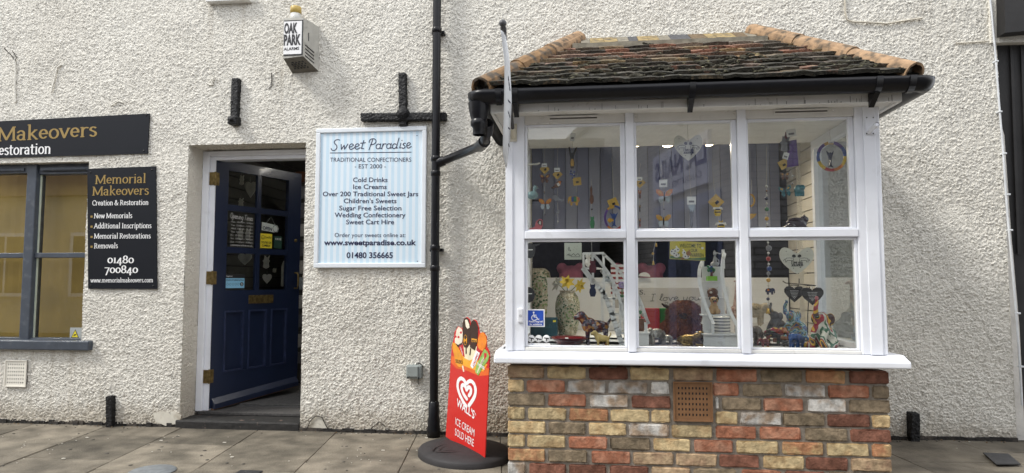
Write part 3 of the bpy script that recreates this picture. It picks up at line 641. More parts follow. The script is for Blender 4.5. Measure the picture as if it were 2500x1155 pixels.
# fascia sign of the memorial shop
t = thing('fascia_sign', 'long black sign with gold serif Makeovers above the grey window', 'sign', P(180, 380, -.012))
mb = MB(); tl, tr, br, bl = P(0, 296, -.015), P(365, 277, -.015), P(360, 375, -.015), P(0, 385, -.015)
L1 = tl + (tl - tr) * .75; L2 = bl + (bl - br) * .75
mb.prism([L2, br, tr, L1], (0, .009, 0)); mb.build('board', SIGNK, t)
mb = MB(); A, B = P(-4, 344.5, -.016), P(238, 332, -.016); full = P(-4, 344, -.016)
u = (B - A) / 9.0
serif(mb, 'Makeovers', A - (B-A)*.015, B, PXL(25, -.015), m=0, wt=.13)
serif(mb, 'Memorial', A - (B - A)*.98, A - (B-A)*.10, PXL(25, -.015), m=0, wt=.13)
A, B = P(-14, 379, -.016), P(125, 374.5, -.016); serif(mb, 'estoration', A + (B-A)*.075, B, PXL(18.5, -.015), m=1, wt=.14)
serif(mb, 'Creation & R', A - (B - A)*1.2, A + (B-A)*.06, PXL(18.5, -.015), m=1, wt=.14)
mb.build('lettering', [TEXTG, TEXTW], t)
for x, y in [(357, 281), (351, 368)]:
    mb = MB(); mb.lathe([(0, .004), (.006, .003), (.008, 0)], P(x, y, -.0155), 10, 0, (0, -1, 0)); mb.build('screw', BLACKI, t)
# portrait sign
t = thing('wall_sign', 'black portrait Memorial Makeovers sign beside the grey window', 'sign', P(298, 706, -.012))
mb = MB(); plate_px(mb, [(215, 705), (383, 706), (380, 406), (213, 412)], -.014, -.004); mb.build('board', SIGNK, t)
mb = MB(); Y = -.015
def sf(s, x0, x1, y0, y1, xh, m, wt=.12): serif(mb, s, P(x0, y0, Y), P(x1, y1, Y), PXL(xh, Y), m=m, wt=wt)
sf('Memorial', 232, 357, 449, 446, 15.5, 0); sf('Makeovers', 225, 364, 477, 475, 15.5, 0)
sf('Creation & Restoration', 225, 363, 501.5, 500, 9, 1, .13)
for s, x1, y in [('New Memorials', 323, 532.5), ('Additional Inscriptions', 370, 557), ('Memorial Restorations', 368, 582), ('Removals', 288, 606)]:
    sf(s, 229.5, x1, y + .5, y - .3, 9, 1, .13); mb.box(P(221, y, Y).x, P(226, y, Y).x, Y-.001, Y+.001, P(224, y-1, Y).z, P(224, y-6, Y).z, 0)
sf('01480', 262, 327, 642, 642, 13, 1, .15); sf('700840', 255, 337, 666, 666, 13, 1, .15); sf('www.memorialmakeovers.com', 221, 374, 689.5, 689, 7.6, 1, .13)
mb.build('lettering', [TEXTG, TEXTW], t)
for x, y in [(221, 421), (371, 415), (222, 697), (374, 698)]:
    mb = MB(); mb.lathe([(0, .004), (.006, .003), (.008, 0)], P(x, y, -.0142), 10, 0, (0, -1, 0)); mb.build('screw', BLACKI, t)
# confectioner's sign: white frame, striped blue panel
t = thing('wall_sign', 'framed pale blue striped Sweet Paradise confectioners sign beside the door', 'sign', P(904, 655, -.02))
Y = -.03; tl, tr, br, bl = P(768, 313, Y), P(1040, 308, Y), P(1040, 655, Y), P(768, 653, Y)
x0, x1, z0, z1 = (tl.x+bl.x)/2, (tr.x+br.x)/2, (bl.z+br.z)/2, (tl.z+tr.z)/2
FR = M('white_aluminium_frame', (.72, .76, .80), .35, var=.03); fw = .036
mb = MB(); mb.box(x0, x1, -.03, -.004, z1-fw, z1, bev=.006); mb.box(x0, x1, -.03, -.004, z0, z0+fw, bev=.006); mb.box(x0, x0+fw, -.029, -.004, z0+fw-.003, z1-fw+.003, bev=.006); mb.box(x1-fw, x1, -.029, -.004, z0+fw-.003, z1-fw+.003, bev=.006)
mb.build('frame', FR, t)
def stripes():
    m = M('blue_striped_sign_paper', (.5, .7, .85), .45); nt = m.node_tree; L = nt.links.new; b = nt.nodes['Principled BSDF']
    tcn = nd(nt, 'ShaderNodeTexCoord'); sp = nd(nt, 'ShaderNodeSeparateXYZ'); L(tcn.outputs['Object'], sp.inputs[0])
    m1 = nd(nt, 'ShaderNodeMath', operation='MULTIPLY'); m1.inputs[1].default_value = 1/.0468; L(sp.outputs[0], m1.inputs[0])
    m2 = nd(nt, 'ShaderNodeMath', operation='PINGPONG'); m2.inputs[1].default_value = .5; L(m1.outputs[0], m2.inputs[0])
    m3 = nd(nt, 'ShaderNodeMapRange'); m3.inputs[1].default_value = .22; m3.inputs[2].default_value = .28; L(m2.outputs[0], m3.inputs[0])
    mx = nd(nt, 'ShaderNodeMix', data_type='RGBA'); mx.inputs[6].default_value = (.70, .79, .86, 1); mx.inputs[7].default_value = (.55, .71, .83, 1); L(m3.outputs[0], mx.inputs[0]); L(mx.outputs[2], b.inputs['Base Color']); return m
mb = MB(); mb.box(x0+fw-.001, x1-fw+.001, -.018, -.006, z0+fw-.001, z1-fw+.001); mb.build('panel', stripes(), t)
mb = MB(); Y = -.0185
def tx(s, xa, xb, y, cap, m=0, bold=0.0, yb=None): mb.text(s, P(xa, y, Y), P(xb, yb or y, Y), PXL(cap, Y), m=m, bold=bold)
hand(mb, 'Sweet', P(806, 366, Y), P(889, 364.5, Y), PXL(15, Y), m=0, wt=.075); hand(mb, 'Paradise', P(897, 364.5, Y), P(1003, 362, Y), PXL(15, Y), m=0, wt=.075)
a, b = P(806, 373.5, Y), P(1004, 371.5, Y); mb.strokes([[(a.x, a.z), (b.x, b.z)]], FY(Y), .0055, 0)
tx('TRADITIONAL CONFECTIONERS', 806, 1004, 395, 10.5); tx('- EST 2000 -', 866, 942, 411, 10.5)
for s, xa, xb, y in [('Cold Drinks', 862, 946, 444.5), ('Ice Creams', 862, 944, 461.5), ('Over 200 Traditional Sweet Jars', 788, 1021, 479), ("Children's Sweets", 839, 968, 496), ('Sugar Free Selection', 828, 980, 513.5), ('Wedding Confectionery', 817, 990, 530.5), ('Sweet Cart Hire', 845, 962, 547.5)]: tx(s, xa, xb, y, 11.5, 0, .012)
tx('Order your sweets online at:', 817, 990, 579, 10.5); tx('www.sweetparadise.co.uk', 791, 1016, 598.5, 13, 0, .03); tx('01480 356665', 846, 959, 630, 14, 0, .025)
mb.build('lettering', TEXTN, t)
for x, y in [(1018, 331), (1019, 638)]:
    mb = MB(); mb.lathe([(0, .003), (.004, 0)], P(x, y, Y), 8, 0, (0, -1, 0)); mb.build('screw', TEXTN, t)

# iron wall ties
def rough_bar(name, label, pieces, cat='wall tie'):
    def sh(b):
        for q in pieces: q(b)
    b = blob(sh, .006, 1)
    v = np.array(b.v); v += RNG.normal(0, .0016, v.shape); b.v = [tuple(p) for p in v]
    o = b.build(name, BLACKI); return tag(o, label, cat)
def barpx(a, b, wpx, Y0=-.045, Y1=.01, ):
    def f(m):
        A, B = P(*a, Y0), P(*b, Y0); d = (B - A).normalized(); n = Vector((0, -1, 0)).cross(d) * PXL(wpx, 0)/2
        m.prism([A + n, A - n, B - n, B + n], (0, Y1 - Y0, 0))
    return f
def rough_barpx(name, label, segs, extra=()): return rough_bar(name, label, [barpx(*q) for q in segs] + list(extra))
rough_barpx('wall_tie', 'short black iron wall tie above the doorway', [((573, 190), (570, 285), 19), ((555, 293), (577, 293), 20, -.07)], [lambda m: m.lathe([(0, .02), (.012, .018), (.014, 0)], P(566, 292, -.07), 10, 0, (0, -1, 0))])
rough_barpx('wall_tie', 'cross shaped black iron wall tie above the striped sign', [((981, 177), (983, 307), 19), ((880, 285), (1088, 283), 19, -.055)], [lambda m: m.ell(P(984, 277, -.05), (.05, .04, .045))])
rough_barpx('iron_stub', 'black iron stub standing at the wall foot under the portrait sign', [((264, 968), (265, 1046), 16, -.05)])
rough_barpx('iron_stub', 'black iron stub standing at the wall foot right of the brick bay', [((2235, 1009), (2236, 1085), 20, -.06)])

# burglar alarm box
def alarm():
    Yb = 0.0; Yf = -.17
    t = thing('alarm_box', 'weathered white burglar alarm box high above the doorway', 'alarm', P(735, 178, 0))
    SH = M('weathered_alarm_plastic', (.42, .41, .37), .6, var=.15, vs=12, col2=(.22, .21, .18), c2=(.55, .75), c2s=14, bump=.2); DKP = M('dark_alarm_plastic', (.13, .12, .10), .7, var=.2)  # second plastic is a darker tone for the underside of the case
    A, B = P(692, 45, Yf), P(740, 43, Yf); C_, D = P(740, 137, Yf), P(692, 143, Yf)
    bA, bB, bC, bD = P(720, 50, Yb), P(781, 46, Yb), P(779, 175, Yb), P(698, 180, Yb)
    bA.x = A.x - .012; bD.x = D.x - .008; bB.x = max(bB.x, B.x + .03)
    zt = (A.z + B.z)/2; A.z = B.z = zt; bA.z = bB.z = zt - .01
    mb = MB(); mb.add([A, B, C_, D, bA, bB, bC, bD], [(0, 3, 2, 1), (1, 2, 6, 5), (0, 1, 5, 4), (0, 4, 7, 3)], 0); mb.add([C_, D, bD, bC], [(0, 1, 2, 3)], 1)
    mb.build('case', [SH, DKP], t)
    F = Frame(D, B - A, (0, 0, 1), (0, -1, 0)); W_ = (B - A).length; H_ = A.z - D.z
    mb = MB(); mb.fbox(F, 0, W_-.004, .02, H_-.018, 0, .003, 1); mb.fbox(F, 0, W_-.014, .03, H_-.027, .003, .0045, 0)
    mb.text('OAK', F(.003, H_*.62), F(W_-.048, H_*.62), H_*.24, m=1, d=.006, bold=.045); mb.text('PARK', F(.002, H_*.33), F(W_-.02, H_*.33), H_*.24, m=1, d=.006, bold=.045); mb.text('ALARMS', F(.003, H_*.19), F(W_-.03, H_*.20), H_*.07, m=1, d=.006, bold=.02)
    mb.build('label_plate', [TEXTW, BLK], t)
    n = (D - C_).cross(bC - C_).normalized();
    if n.z > 0: n = -n
    ctr = (C_ + D + bD + bC) / 4; uu = (C_ - D).normalized(); vv = n.cross(uu)
    mb = MB()
    for r in range(4):
        for c in range(5 - (r % 2)):
            q = ctr + uu*((c-2+.5*(r % 2))*.026) + vv*((r-1.5)*.022)
            mb.lathe([(0, .001), (.0095, .001), (.0095, 0)], q + n*.0004, 6, 0, n)
    mb.build('speaker_grille', BLK, t)
    mb = MB(); sd_ = (C_ - B).cross(bB - B).normalized()
    if sd_.x < 0: sd_ = -sd_
    for k in range(4):
        a = B.lerp(C_, .68 + .09*k) .lerp(bB.lerp(bC, .60+.09*k), .12); b = B.lerp(C_, .70 + .09*k).lerp(bB.lerp(bC, .66+.08*k), .66)
        mb.tube([a + sd_*.001, b + sd_*.001], .004, 6)
    mb.tube([B.lerp(C_, .3).lerp(bB.lerp(bC, .3), .33) + sd_*.001, B.lerp(C_, .5).lerp(bB.lerp(bC, .5), .33) + sd_*.001], .003, 6)
    mb.build('side_slots', BLK, t)
    mb = MB(); c = P(722, 42, -.09); mb.lathe([(0, .0), (.046, .0), (.042, .075), (0, .075)], (c.x, -.09, zt-.012), 20); mb.build('lamp_base', M('clear_grey_plastic', (.5, .5, .47), .3), t)
    mb = MB(); mb.lathe([(.0, .0), (.043, .0), (.041, .052), (.038, .056), (0, .056)], (c.x, -.09, zt+.0635), 20); mb.build('lamp_cap', M('amber_lamp_plastic', (.48, .34, .09), .4, var=.1), t)
alarm()

# grey electrical box, two air bricks
t = thing('socket_box', 'small grey weatherproof socket box low on the wall', 'socket', P(1010, 925, 0))
G2 = M('grey_plastic_box', (.26, .29, .28), .5, var=.06, vs=10); a, b = P(991, 925, -.05), P(1029, 892, -.05)
mb = MB(); mb.box(a.x, b.x, -.05, .01, a.z, b.z, bev=.008); mb.build('case', G2, t)
mb = MB(); mb.box(a.x+.008, b.x-.022, -.062, -.0505, a.z+.015, b.z-.006, bev=.008); mb.build('lid', G2, t)
for x in (a.x+.012, b.x-.02): MB().ell((x, -.054, a.z+.008), .006).build('screw', BLACKI, t)
mb = MB(); mb.tube([(b.x-.03, -.02, a.z+.002), (b.x-.034, -.012, a.z-.02), (b.x-.03, -.01, a.z-.045)], .003, 6); mb.build('cable', BLACKI, t)
mb = MB(); mb.tube([(b.x-.05, -.02, b.z-.004), (b.x-.045, -.012, b.z+.014), (b.x-.02, -.012, b.z+.01), (b.x+.004, -.02, b.z-.012)], .004, 6); mb.build('cable', BLACKI, t)
def air_brick(name, label, a, b, nx, ny, m, Y, parent=None):
    mb = MB(); hx = (b.x - a.x); hz = (b.z - a.z); mg = .10*hx; rim = .025
    cx, cz = (hx - 2*mg)/nx, (hz - 2*mg)/ny
    mb.box(a.x, b.x, Y, Y+.004, a.z, a.z+mg); mb.box(a.x, b.x, Y, Y+.004, b.z-mg, b.z); mb.box(a.x, a.x+mg, Y, Y+.004, a.z+mg, b.z-mg); mb.box(b.x-mg, b.x, Y, Y+.004, a.z+mg, b.z-mg)
    for i in range(nx+1):
        x = a.x + mg + i*cx; mb.box(x - cx*.28, x + cx*.28, Y+.0003, Y+.0036, a.z+mg, b.z-mg)
    for j in range(ny+1):
        z = a.z + mg + j*cz; mb.box(a.x+mg, b.x-mg, Y+.0006, Y+.0033, z - cz*.28, z + cz*.28)
    r = .035*hx
    mb.box(a.x, b.x, Y-.006, Y-.0003, a.z, a.z+r); mb.box(a.x, b.x, Y-.006, Y-.0003, b.z-r, b.z); mb.box(a.x, a.x+r, Y-.006, Y-.0003, a.z+r, b.z-r); mb.box(b.x-r, b.x, Y-.006, Y-.0003, a.z+r, b.z-r)
    mb.box(a.x+.001, b.x-.001, Y+.0041, Y+.02, a.z+.001, b.z-.001, 1)
    o = mb.build(name, [m, BLK]); return tag(o, label, 'air vent')
air_brick('air_vent', 'cream square air vent low on the wall under the grey window', P(10, 944, -.012), P(66, 880, -.012), 8, 6, M('cream_painted_vent', (.76, .73, .65), .7, var=.06), -.012)

# black rain water downpipe and bay gutter with its offset branch
t = thing('downpipe', 'tall black rainwater downpipe fixed to the cream wall', 'drainpipe', (P(1062, 1070, -.09).x, -.09, .03))
dx = P(1062, 600, -.09).x; rp = .031; dy = -.085
mb = MB(); mb.tube([(dx, dy, .09), (dx, dy, 3.7)], rp, 20); mb.build('pipe', BLACKP, t)
for zpx in (75, 388, 424, 605, 655):
    z = P(1062, zpx, dy).z; mb = MB(); mb.lathe([(rp, -.02), (rp+.005, -.018), (rp+.006, .012), (rp+.001, .02)], (dx, dy, z), 20); mb.build('collar', BLACKP, t)
mb = MB(); mb.lathe([(rp+.001, .23), (rp+.008, .22), (rp+.008, .12), (rp+.013, .10), (rp+.013, .06), (rp+.018, .03), (rp+.016, -.02), (0, -.02)], (dx, dy, .05), 20); mb.build('shoe', BLACKP, t)
for zpx in (75, 610):
    z = P(1062, zpx, dy).z; mb = MB(); mb.box(dx-.05, dx+.05, -.05, 0, z-.012, z+.012, bev=.004); mb.build('bracket', BLACKP, t)
mb = MB(); br = [P(1068, 398, dy), P(1085, 392, dy), P(1150, 365, -.45), P(1172, 357, -.72), P(1183, 345, -.92), P(1188, 325, -1.02), P(1190, 300, -1.08)]
mb.tube([br[0], br[1], br[2]+(br[3]-br[2])*.5, br[3], br[4], br[5], br[6]], [.03]*7, 18); mb.build('branch_pipe', BLACKP, t)
for a, b in [(br[0], br[1]), (br[3], br[4]), (br[5], br[6])]:
    mb = MB(); mb.tube([a, b], .037, 18); mb.build('collar', BLACKP, t)
# ================================================================ the bay window
BL, BR, BF = -.46, 1.65, -.96
bay = thing('bay_window', 'white painted projecting shop bay window with tiled roof and brick base', 'bay window', (.6, -.5, .05))
# --- brick base, brick by brick
def brick(name, c, c2, k=.5): return M('brick_' + name, c, .85, var=.32, vs=30, bump=.8, bs=70, bdist=.006, col2=c2, c2=(.46, .62), c2s=11, isl=.2, spec=.25)
BM = {'y': brick('yellow', (.52, .41, .235), (.42, .30, .16)), 'r': brick('red', (.35, .145, .085), (.44, .23, .15)), 'd': brick('dark_red', (.17, .075, .05), (.24, .11, .075)),
      'g': brick('grey_brown', (.25, .195, .13), (.17, .135, .09)), 'w': brick('whitewashed', (.50, .485, .455), (.33, .25, .18)), 'b': brick('buff', (.44, .32, .20), (.33, .22, .14)), 'o': brick('orange', (.42, .21, .11), (.46, .33, .17))}
BK_ = list(BM); MORT = M('grey_mortar', (.23, .20, .165), .95, var=.25, vs=30, bump=.8, bs=120)
ROWS = ["135-345b 365-583y 605-825d 838-1060y 1087-1310b 1330-1560r 1585-1820g 1840-2065o 2088-2335d",
 "135-230y 248-465r 480-697w 715-935w 957-1057w 1310-1458r 1480-1705g 1722-1950w 1968-2200r 2220-2335g",
 "135-350g 368-583r 608-825w 847-1068d 1325-1345w 1362-1585g 1600-1825r 1853-2070w 2088-2335g",
 "135-235y 255-470y 490-712o 727-945y 960-1066y 1325-1450y 1470-1700w 1710-1948g 1962-2203d 2220-2335y",
 "135-353y 373-582g 602-812y 832-1057w 1075-1305y 1327-1556r 1577-1808r 1838-2075g 2095-2335d",
 "135-235y 250-468y 488-706r 725-950g 970-1180y 1203-1422r 1445-1682y 1705-1940o 1958-2198y 2218-2335o",
 "135-352o 370-592g 618-838r 855-1083b 1100-1330b 1348-1572d 1597-1830y 1843-2080d 2098-2335b",
 "135-240w 262-470d 490-700d 722-940d 960-1180b 1200-1440g 1475-1700r 1722-1950d 1972-2200g 2220-2335b"]
ROWS.append(ROWS[2].replace('1325-1345w', '1090-1340g')); ROWS.append(ROWS[5])
BY = -.945
mb = MB(); zt0 = P(1240, 894, BY).z; pit = (zt0 - P(1240, 1129, BY).z) / 7
def add_brick(x0, x1, y0, y1, z0, z1, m, ax=0):
    bm = bmesh.new(); bmesh.ops.create_cube(bm, size=1)
    for v in bm.verts: v.co = Vector(((x0+x1)/2+v.co.x*(x1-x0), (y0+y1)/2+v.co.y*(y1-y0), (z0+z1)/2+v.co.z*(z1-z0)))
    bmesh.ops.subdivide_edges(bm, edges=[e for e in bm.edges if abs((e.verts[0].co - e.verts[1].co)[0 if ax == 0 else 1]) > .05], cuts=4)
    bmesh.ops.bevel(bm, geom=[e for e in bm.edges if e.calc_length() > 0 and len(e.link_faces) == 2 and e.calc_face_angle() > .5], offset=.006, segments=2, affect='EDGES')
    for v in bm.verts: v.co += Vector(RNG.normal(0, .0014, 3))
    mb.frombm(bm, m)
vent_a = vent_b = None
for r, row in enumerate(ROWS):
    z1 = zt0 - r*pit; z0 = z1 - pit + .0105
    ypx = 840 + (155 + r*79)/2.336
    for q in row.split():
        a, b = q[:-1].split('-'); xa, xb = P(1180+float(a)/2.336, min(ypx, 1140), BY).x, P(1180+float(b)/2.336, min(ypx, 1140), BY).x
        if b == '2335': xb = BR + .004
        if a == '135': xa = BL + .004
        add_brick(xa, xb, BY, BY + .1, z0, z1, BK_.index(q[-1]))
    for side, X in ((0, BL), (1, BR)):           # returns to the wall
        y = BY + .11 + (.115 if r % 2 else 0)
        while y < -.02:
            y2 = min(y + .225, -.004); add_brick(*( (X+.004, X+.1) if side == 0 else (X-.1, X+.004)), y, y2, z0, z1, BK_.index('ybgrodgy'[int(RNG.integers(8))]), 1); y = y2 + .011
mb.box(BL+.012, BR-.006, BY+.009, 0, -.02, zt0, len(BK_))
mb.build('brick_base', [BM[k] for k in BK_] + [MORT], bay)
TERRA = M('brown_terracotta_vent', (.21, .105, .045), .75, var=.12, vs=20, bump=.3, bs=60)
a = P(1180+1085/2.336, 1028, BY-.004); b = P(1180+1306/2.336, 933, BY-.004)
air_brick('air_vent', 'brown terracotta square air vent set in the brick base of the bay', Vector((a.x, 0, a.z)), Vector((b.x, 0, b.z)), 9, 6, TERRA, BY-.004)

# --- sill
s0, s1 = P(1205, 880, -1.03).x, P(2226, 885, -1.03).x; sz0, sz1 = P(1300, 889, -1.03).z, P(1300, 873, -1.03).z
mb = MB(); zf = .742
def sill_side(x, sgn): return [(x, -1.03, sz0), (x, -1.03, sz1), (x - sgn*0, BF+.01, zf), (x - sgn*.04, 0, zf), (x - sgn*.04, 0, sz0)]
l, r = sill_side(s0, 1), sill_side(s1, 1)
for k in (3, 4): l[k] = (s0 - .0, 0, l[k][2])
mb.add(l + r, [(0, 1, 2, 3, 4), (9, 8, 7, 6, 5)] + [(k, 5+k, 5+(k+1) % 5, (k+1) % 5) for k in range(5)])
sill = mb.build('sill', WHITE, bay); bv = sill.modifiers.new('b', 'BEVEL'); bv.width = .009; bv.segments = 3

# --- posts, rails and sashes
Z0, Z1 = .742, 2.155
xm = [P(1281, 700, BF).x, P(1531, 700, BF).x, P(1552, 700, BF).x, P(1808, 700, BF).x, P(1830, 700, BF).x, P(2100, 700, BF).x]
zT = P(1700, 571, BF).z
mb = MB()
mb.box(BL, xm[0], BF, BF+.10, Z0, Z1, bev=.006); mb.box(BL-.008, BL+.035, BF-.008, BF-.0005, Z0, Z1-.02, bev=.003)
mb.build('corner_post', WHITE, bay)
mb = MB(); mb.box(xm[5], BR, BF, BF+.10, Z0, Z1, bev=.006); mb.box(P(2120, 700, BF).x, P(2150, 700, BF).x, BF-.008, BF-.0005, Z0, Z1-.02, bev=.003); mb.build('corner_post', WHITE, bay)
for a, b in ((xm[1], xm[2]), (xm[3], xm[4])):
    mb = MB(); mb.box(a, b, BF-.012, BF+.08, Z0-.0, Z1, bev=.006); mb.build('mullion', WHITE, bay)
cols = [(xm[0], xm[1]), (xm[2], xm[3]), (xm[4], xm[5])]
mb = MB()
for a, b in cols: mb.box(a+.0005, b-.0005, BF-.006, BF+.06, zT-.023, zT+.023, bev=.005)
mb.build('transom', WHITE, bay)
mb = MB()
for a, b in cols: mb.box(a+.0005, b-.0005, BF+.004, BF+.07, Z0, Z0+.02, bev=.004); mb.box(a+.0005, b-.0005, BF+.004, BF+.07, Z1-.075, Z1, bev=.004)
mb.build('frame_rail', WHITE2, bay)
zglT = P(1700, 299, BF+.02).z
for k, (a, b) in enumerate(cols):
    for lo in (0, 1):
        z0, z1 = (Z0+.02, zT-.023) if lo else (zT+.023, Z1-.075)
        e = .016; er = .016 if lo else .03
        mb = MB(); y0, y1 = BF+.016, BF+.05
        mb.box(a+.0005, a+e, y0, y1, z0+.0005, z1-.0005, bev=.004); mb.box(b-er, b-.0005, y0, y1, z0+.0005, z1-.0005, bev=.004); mb.box(a+e, b-er, y0+.001, y1, z0+.0005, z0+e*.7, bev=.004); mb.box(a+e, b-er, y0+.001, y1, z1-e, z1-.0005, bev=.004)
        s = mb.build('sash', WHITE, bay)
        mb = MB(); mb.box(a+e*.9, b-er*.95, BF+.030, BF+.034, z0+e*.6, z1-e*.9); mb.build('pane', GLASS, s)
VD = M('vent_shadow_gap', (.12, .11, .10), .6)
for x0, x1, y in ((1340, 1460, 289), (1889, 2022, 273)):
    a, b = P(x0, y, BF), P(x1, y, BF); mb = MB(); mb.box(a.x, b.x, BF-.006, BF+.0035, a.z-.014, a.z+.014, 0, bev=.003); mb.box(a.x+.008, b.x-.008, BF-.016, BF-.0065, a.z+.0, a.z+.009, 0, bev=.002); mb.box(a.x+.006, b.x-.006, BF-.0069, BF-.0061, a.z-.009, a.z-.0005, 1); mb.build('trickle_vent', [WHITE2, VD], bay)
for x, y in ((1553, 285), (1793, 277), (1322, 288), (2035, 270)):
    mb = MB(); mb.lathe([(.012, .0), (.012, .003), (.009, .003), (.008, .001), (0, .001)], P(x, y, BF+.0035), 14, 0, (0, -1, 0)); mb.build('plug', WHITE2, bay)
# side lights
for X in (BL, BR):
    o_ = .0 if X == BL else -.06
    mb = MB(); x0, x1 = X+o_, X+o_+.06
    mb.box(x0, x1, -.055, -.003, Z0, Z1, bev=.004); mb.box(x0, x1, BF+.10, -.055, Z0, Z0+.035, bev=.004); mb.box(x0, x1, BF+.10, -.055, Z1-.09, Z1, bev=.004); mb.box(x0+.008, x1-.008, BF+.101, BF+.13, Z0+.035, Z1-.09, bev=.003)
    s = mb.build('side_frame', WHITE, bay)
    mb = MB(); mb.box(X+o_+.028, X+o_+.032, BF+.131, -.055, Z0+.035, Z1-.09); mb.build('pane', GLASS, s)
# --- boxed eaves
EL, ER, EF = P(1197, 270, -1.10).x, P(2203, 250, -1.10).x, -1.10
fz0, fz1 = P(1700, 262, EF).z, P(1700, 215, EF).z
mb = MB(); mb.box(EL, ER, EF, EF+.02, fz0, fz1, bev=.003); mb.box(EL, EL+.02, EF+.02, -.003, fz0, fz1); mb.box(ER-.02, ER, EF+.02, -.003, fz0, fz1); mb.build('fascia', WHITE2, bay)
mb = MB()
for i in range(46):
    x = RNG.uniform(EL+.2, ER-.05); h = RNG.uniform(.004, .022) if i % 5 else .035; w_ = RNG.uniform(.0006, .0016); mb.box(x-w_, x+w_, EF-.0012, EF-.0003, fz0+.003, fz0+.003+h)
kind(mb.build('drip_stains', M('dark_drip_stain', (.16, .15, .13), .8, var=.3, vs=30), bay), 'stuff')
mb = MB(); mb.box(EL+.021, ER-.021, EF+.0205, -.003, fz0+.012, fz0+.022); mb.build('soffit', WHITE2, bay)
mb = MB(); mb.box(BL+.005, BR-.005, BF+.101, .0, Z1+.001, fz0+.011); mb.build('head_board', WHITE2, bay)
# --- tiled roof
RE = (P(1172, 205, -1.14).x, P(2236, 170, -1.14).x, -1.14, P(1700, 203, -1.14).z)
RTL, RTR = P(1412, 103, -.03), P(1838, 92, -.03); ztop = (RTL.z + RTR.z) / 2
TILE = M('mossy_clay_roof_tile', (.1, .06, .04), .9, var=.3, vs=40, bump=1, bs=60, bdist=.012)
def tile_nodes(m, gain=1.0, moss=0.0):
    nt = m.node_tree; L = nt.links.new; b = nt.nodes['Principled BSDF']; ge = nd(nt, 'ShaderNodeNewGeometry'); rp = nd(nt, 'ShaderNodeValToRGB'); rp.color_ramp.interpolation = 'LINEAR'
    e = rp.color_ramp.elements; e[0].color = (.030, .024, .018, 1); e[0].position = 0; e[1].color = (.26, .17, .085, 1); e[1].position = 1
    for p, c in ((.25, (.045, .036, .026)), (.42, (.09, .065, .045)), (.55, (.13, .075, .05)), (.68, (.18, .085, .055)), (.8, (.12, .105, .085)), (.9, (.17, .12, .06))):
        q = e.new(p); q.color = (*c, 1)
    L(ge.outputs['Random Per Island'], rp.inputs[0])
    tcn = nd(nt, 'ShaderNodeTexCoord'); n = nd(nt, 'ShaderNodeTexNoise'); n.inputs['Scale'].default_value = 5; n.inputs['Detail'].default_value = 9; n.inputs['Roughness'].default_value = .7; L(tcn.outputs['Object'], n.inputs[0])
    sp = nd(nt, 'ShaderNodeSeparateXYZ'); L(tcn.outputs['Object'], sp.inputs[0])
    mz = nd(nt, 'ShaderNodeMapRange'); mz.inputs[1].default_value = 2.24; mz.inputs[2].default_value = 2.75; mz.inputs[3].default_value = .16; mz.inputs[4].default_value = -.06; L(sp.outputs[2], mz.inputs[0])
    ad = nd(nt, 'ShaderNodeMath', operation='ADD'); L(n.outputs[0], ad.inputs[0]); L(mz.outputs[0], ad.inputs[1])
    mr = nd(nt, 'ShaderNodeMapRange'); mr.inputs[1].default_value = .46 + moss; mr.inputs[2].default_value = .58 + moss; L(ad.outputs[0], mr.inputs[0])
    mx = nd(nt, 'ShaderNodeMix', data_type='RGBA'); L(mr.outputs[0], mx.inputs[0]); L(rp.outputs[0], mx.inputs[6]); mx.inputs[7].default_value = (.022, .020, .014, 1)      # dark moss, thicker lower down
    n4 = nd(nt, 'ShaderNodeTexNoise'); n4.inputs['Scale'].default_value = 24; n4.inputs['Detail'].default_value = 4; L(tcn.outputs['Object'], n4.inputs[0])
    m4 = nd(nt, 'ShaderNodeMapRange'); m4.inputs[1].default_value = .66; m4.inputs[2].default_value = .72; L(n4.outputs[0], m4.inputs[0])
    mx2 = nd(nt, 'ShaderNodeMix', data_type='RGBA'); L(m4.outputs[0], mx2.inputs[0]); L(mx.outputs[2], mx2.inputs[6]); mx2.inputs[7].default_value = (.30, .28, .17, 1)       # lichen
    n5 = nd(nt, 'ShaderNodeTexNoise'); n5.inputs['Scale'].default_value = 70; n5.inputs['Detail'].default_value = 4; L(tcn.outputs['Object'], n5.inputs[0])
    m5 = nd(nt, 'ShaderNodeMapRange'); m5.inputs[1].default_value = .3; m5.inputs[2].default_value = .7; m5.inputs[3].default_value = .55*gain; m5.inputs[4].default_value = 1.45*gain; L(n5.outputs[0], m5.inputs[0])
    vm = nd(nt, 'ShaderNodeVectorMath', operation='SCALE'); L(mx2.outputs[2], vm.inputs[0]); L(m5.outputs[0], vm.inputs['Scale']); L(vm.outputs[0], b.inputs['Base Color'])
tile_nodes(TILE, 1.3, .04)
TEDGE = M('worn_clay_tile_edge', (.1, .06, .04), .9, var=.3, vs=40, bump=1, bs=60, bdist=.012); tile_nodes(TEDGE, 1.7, .07)
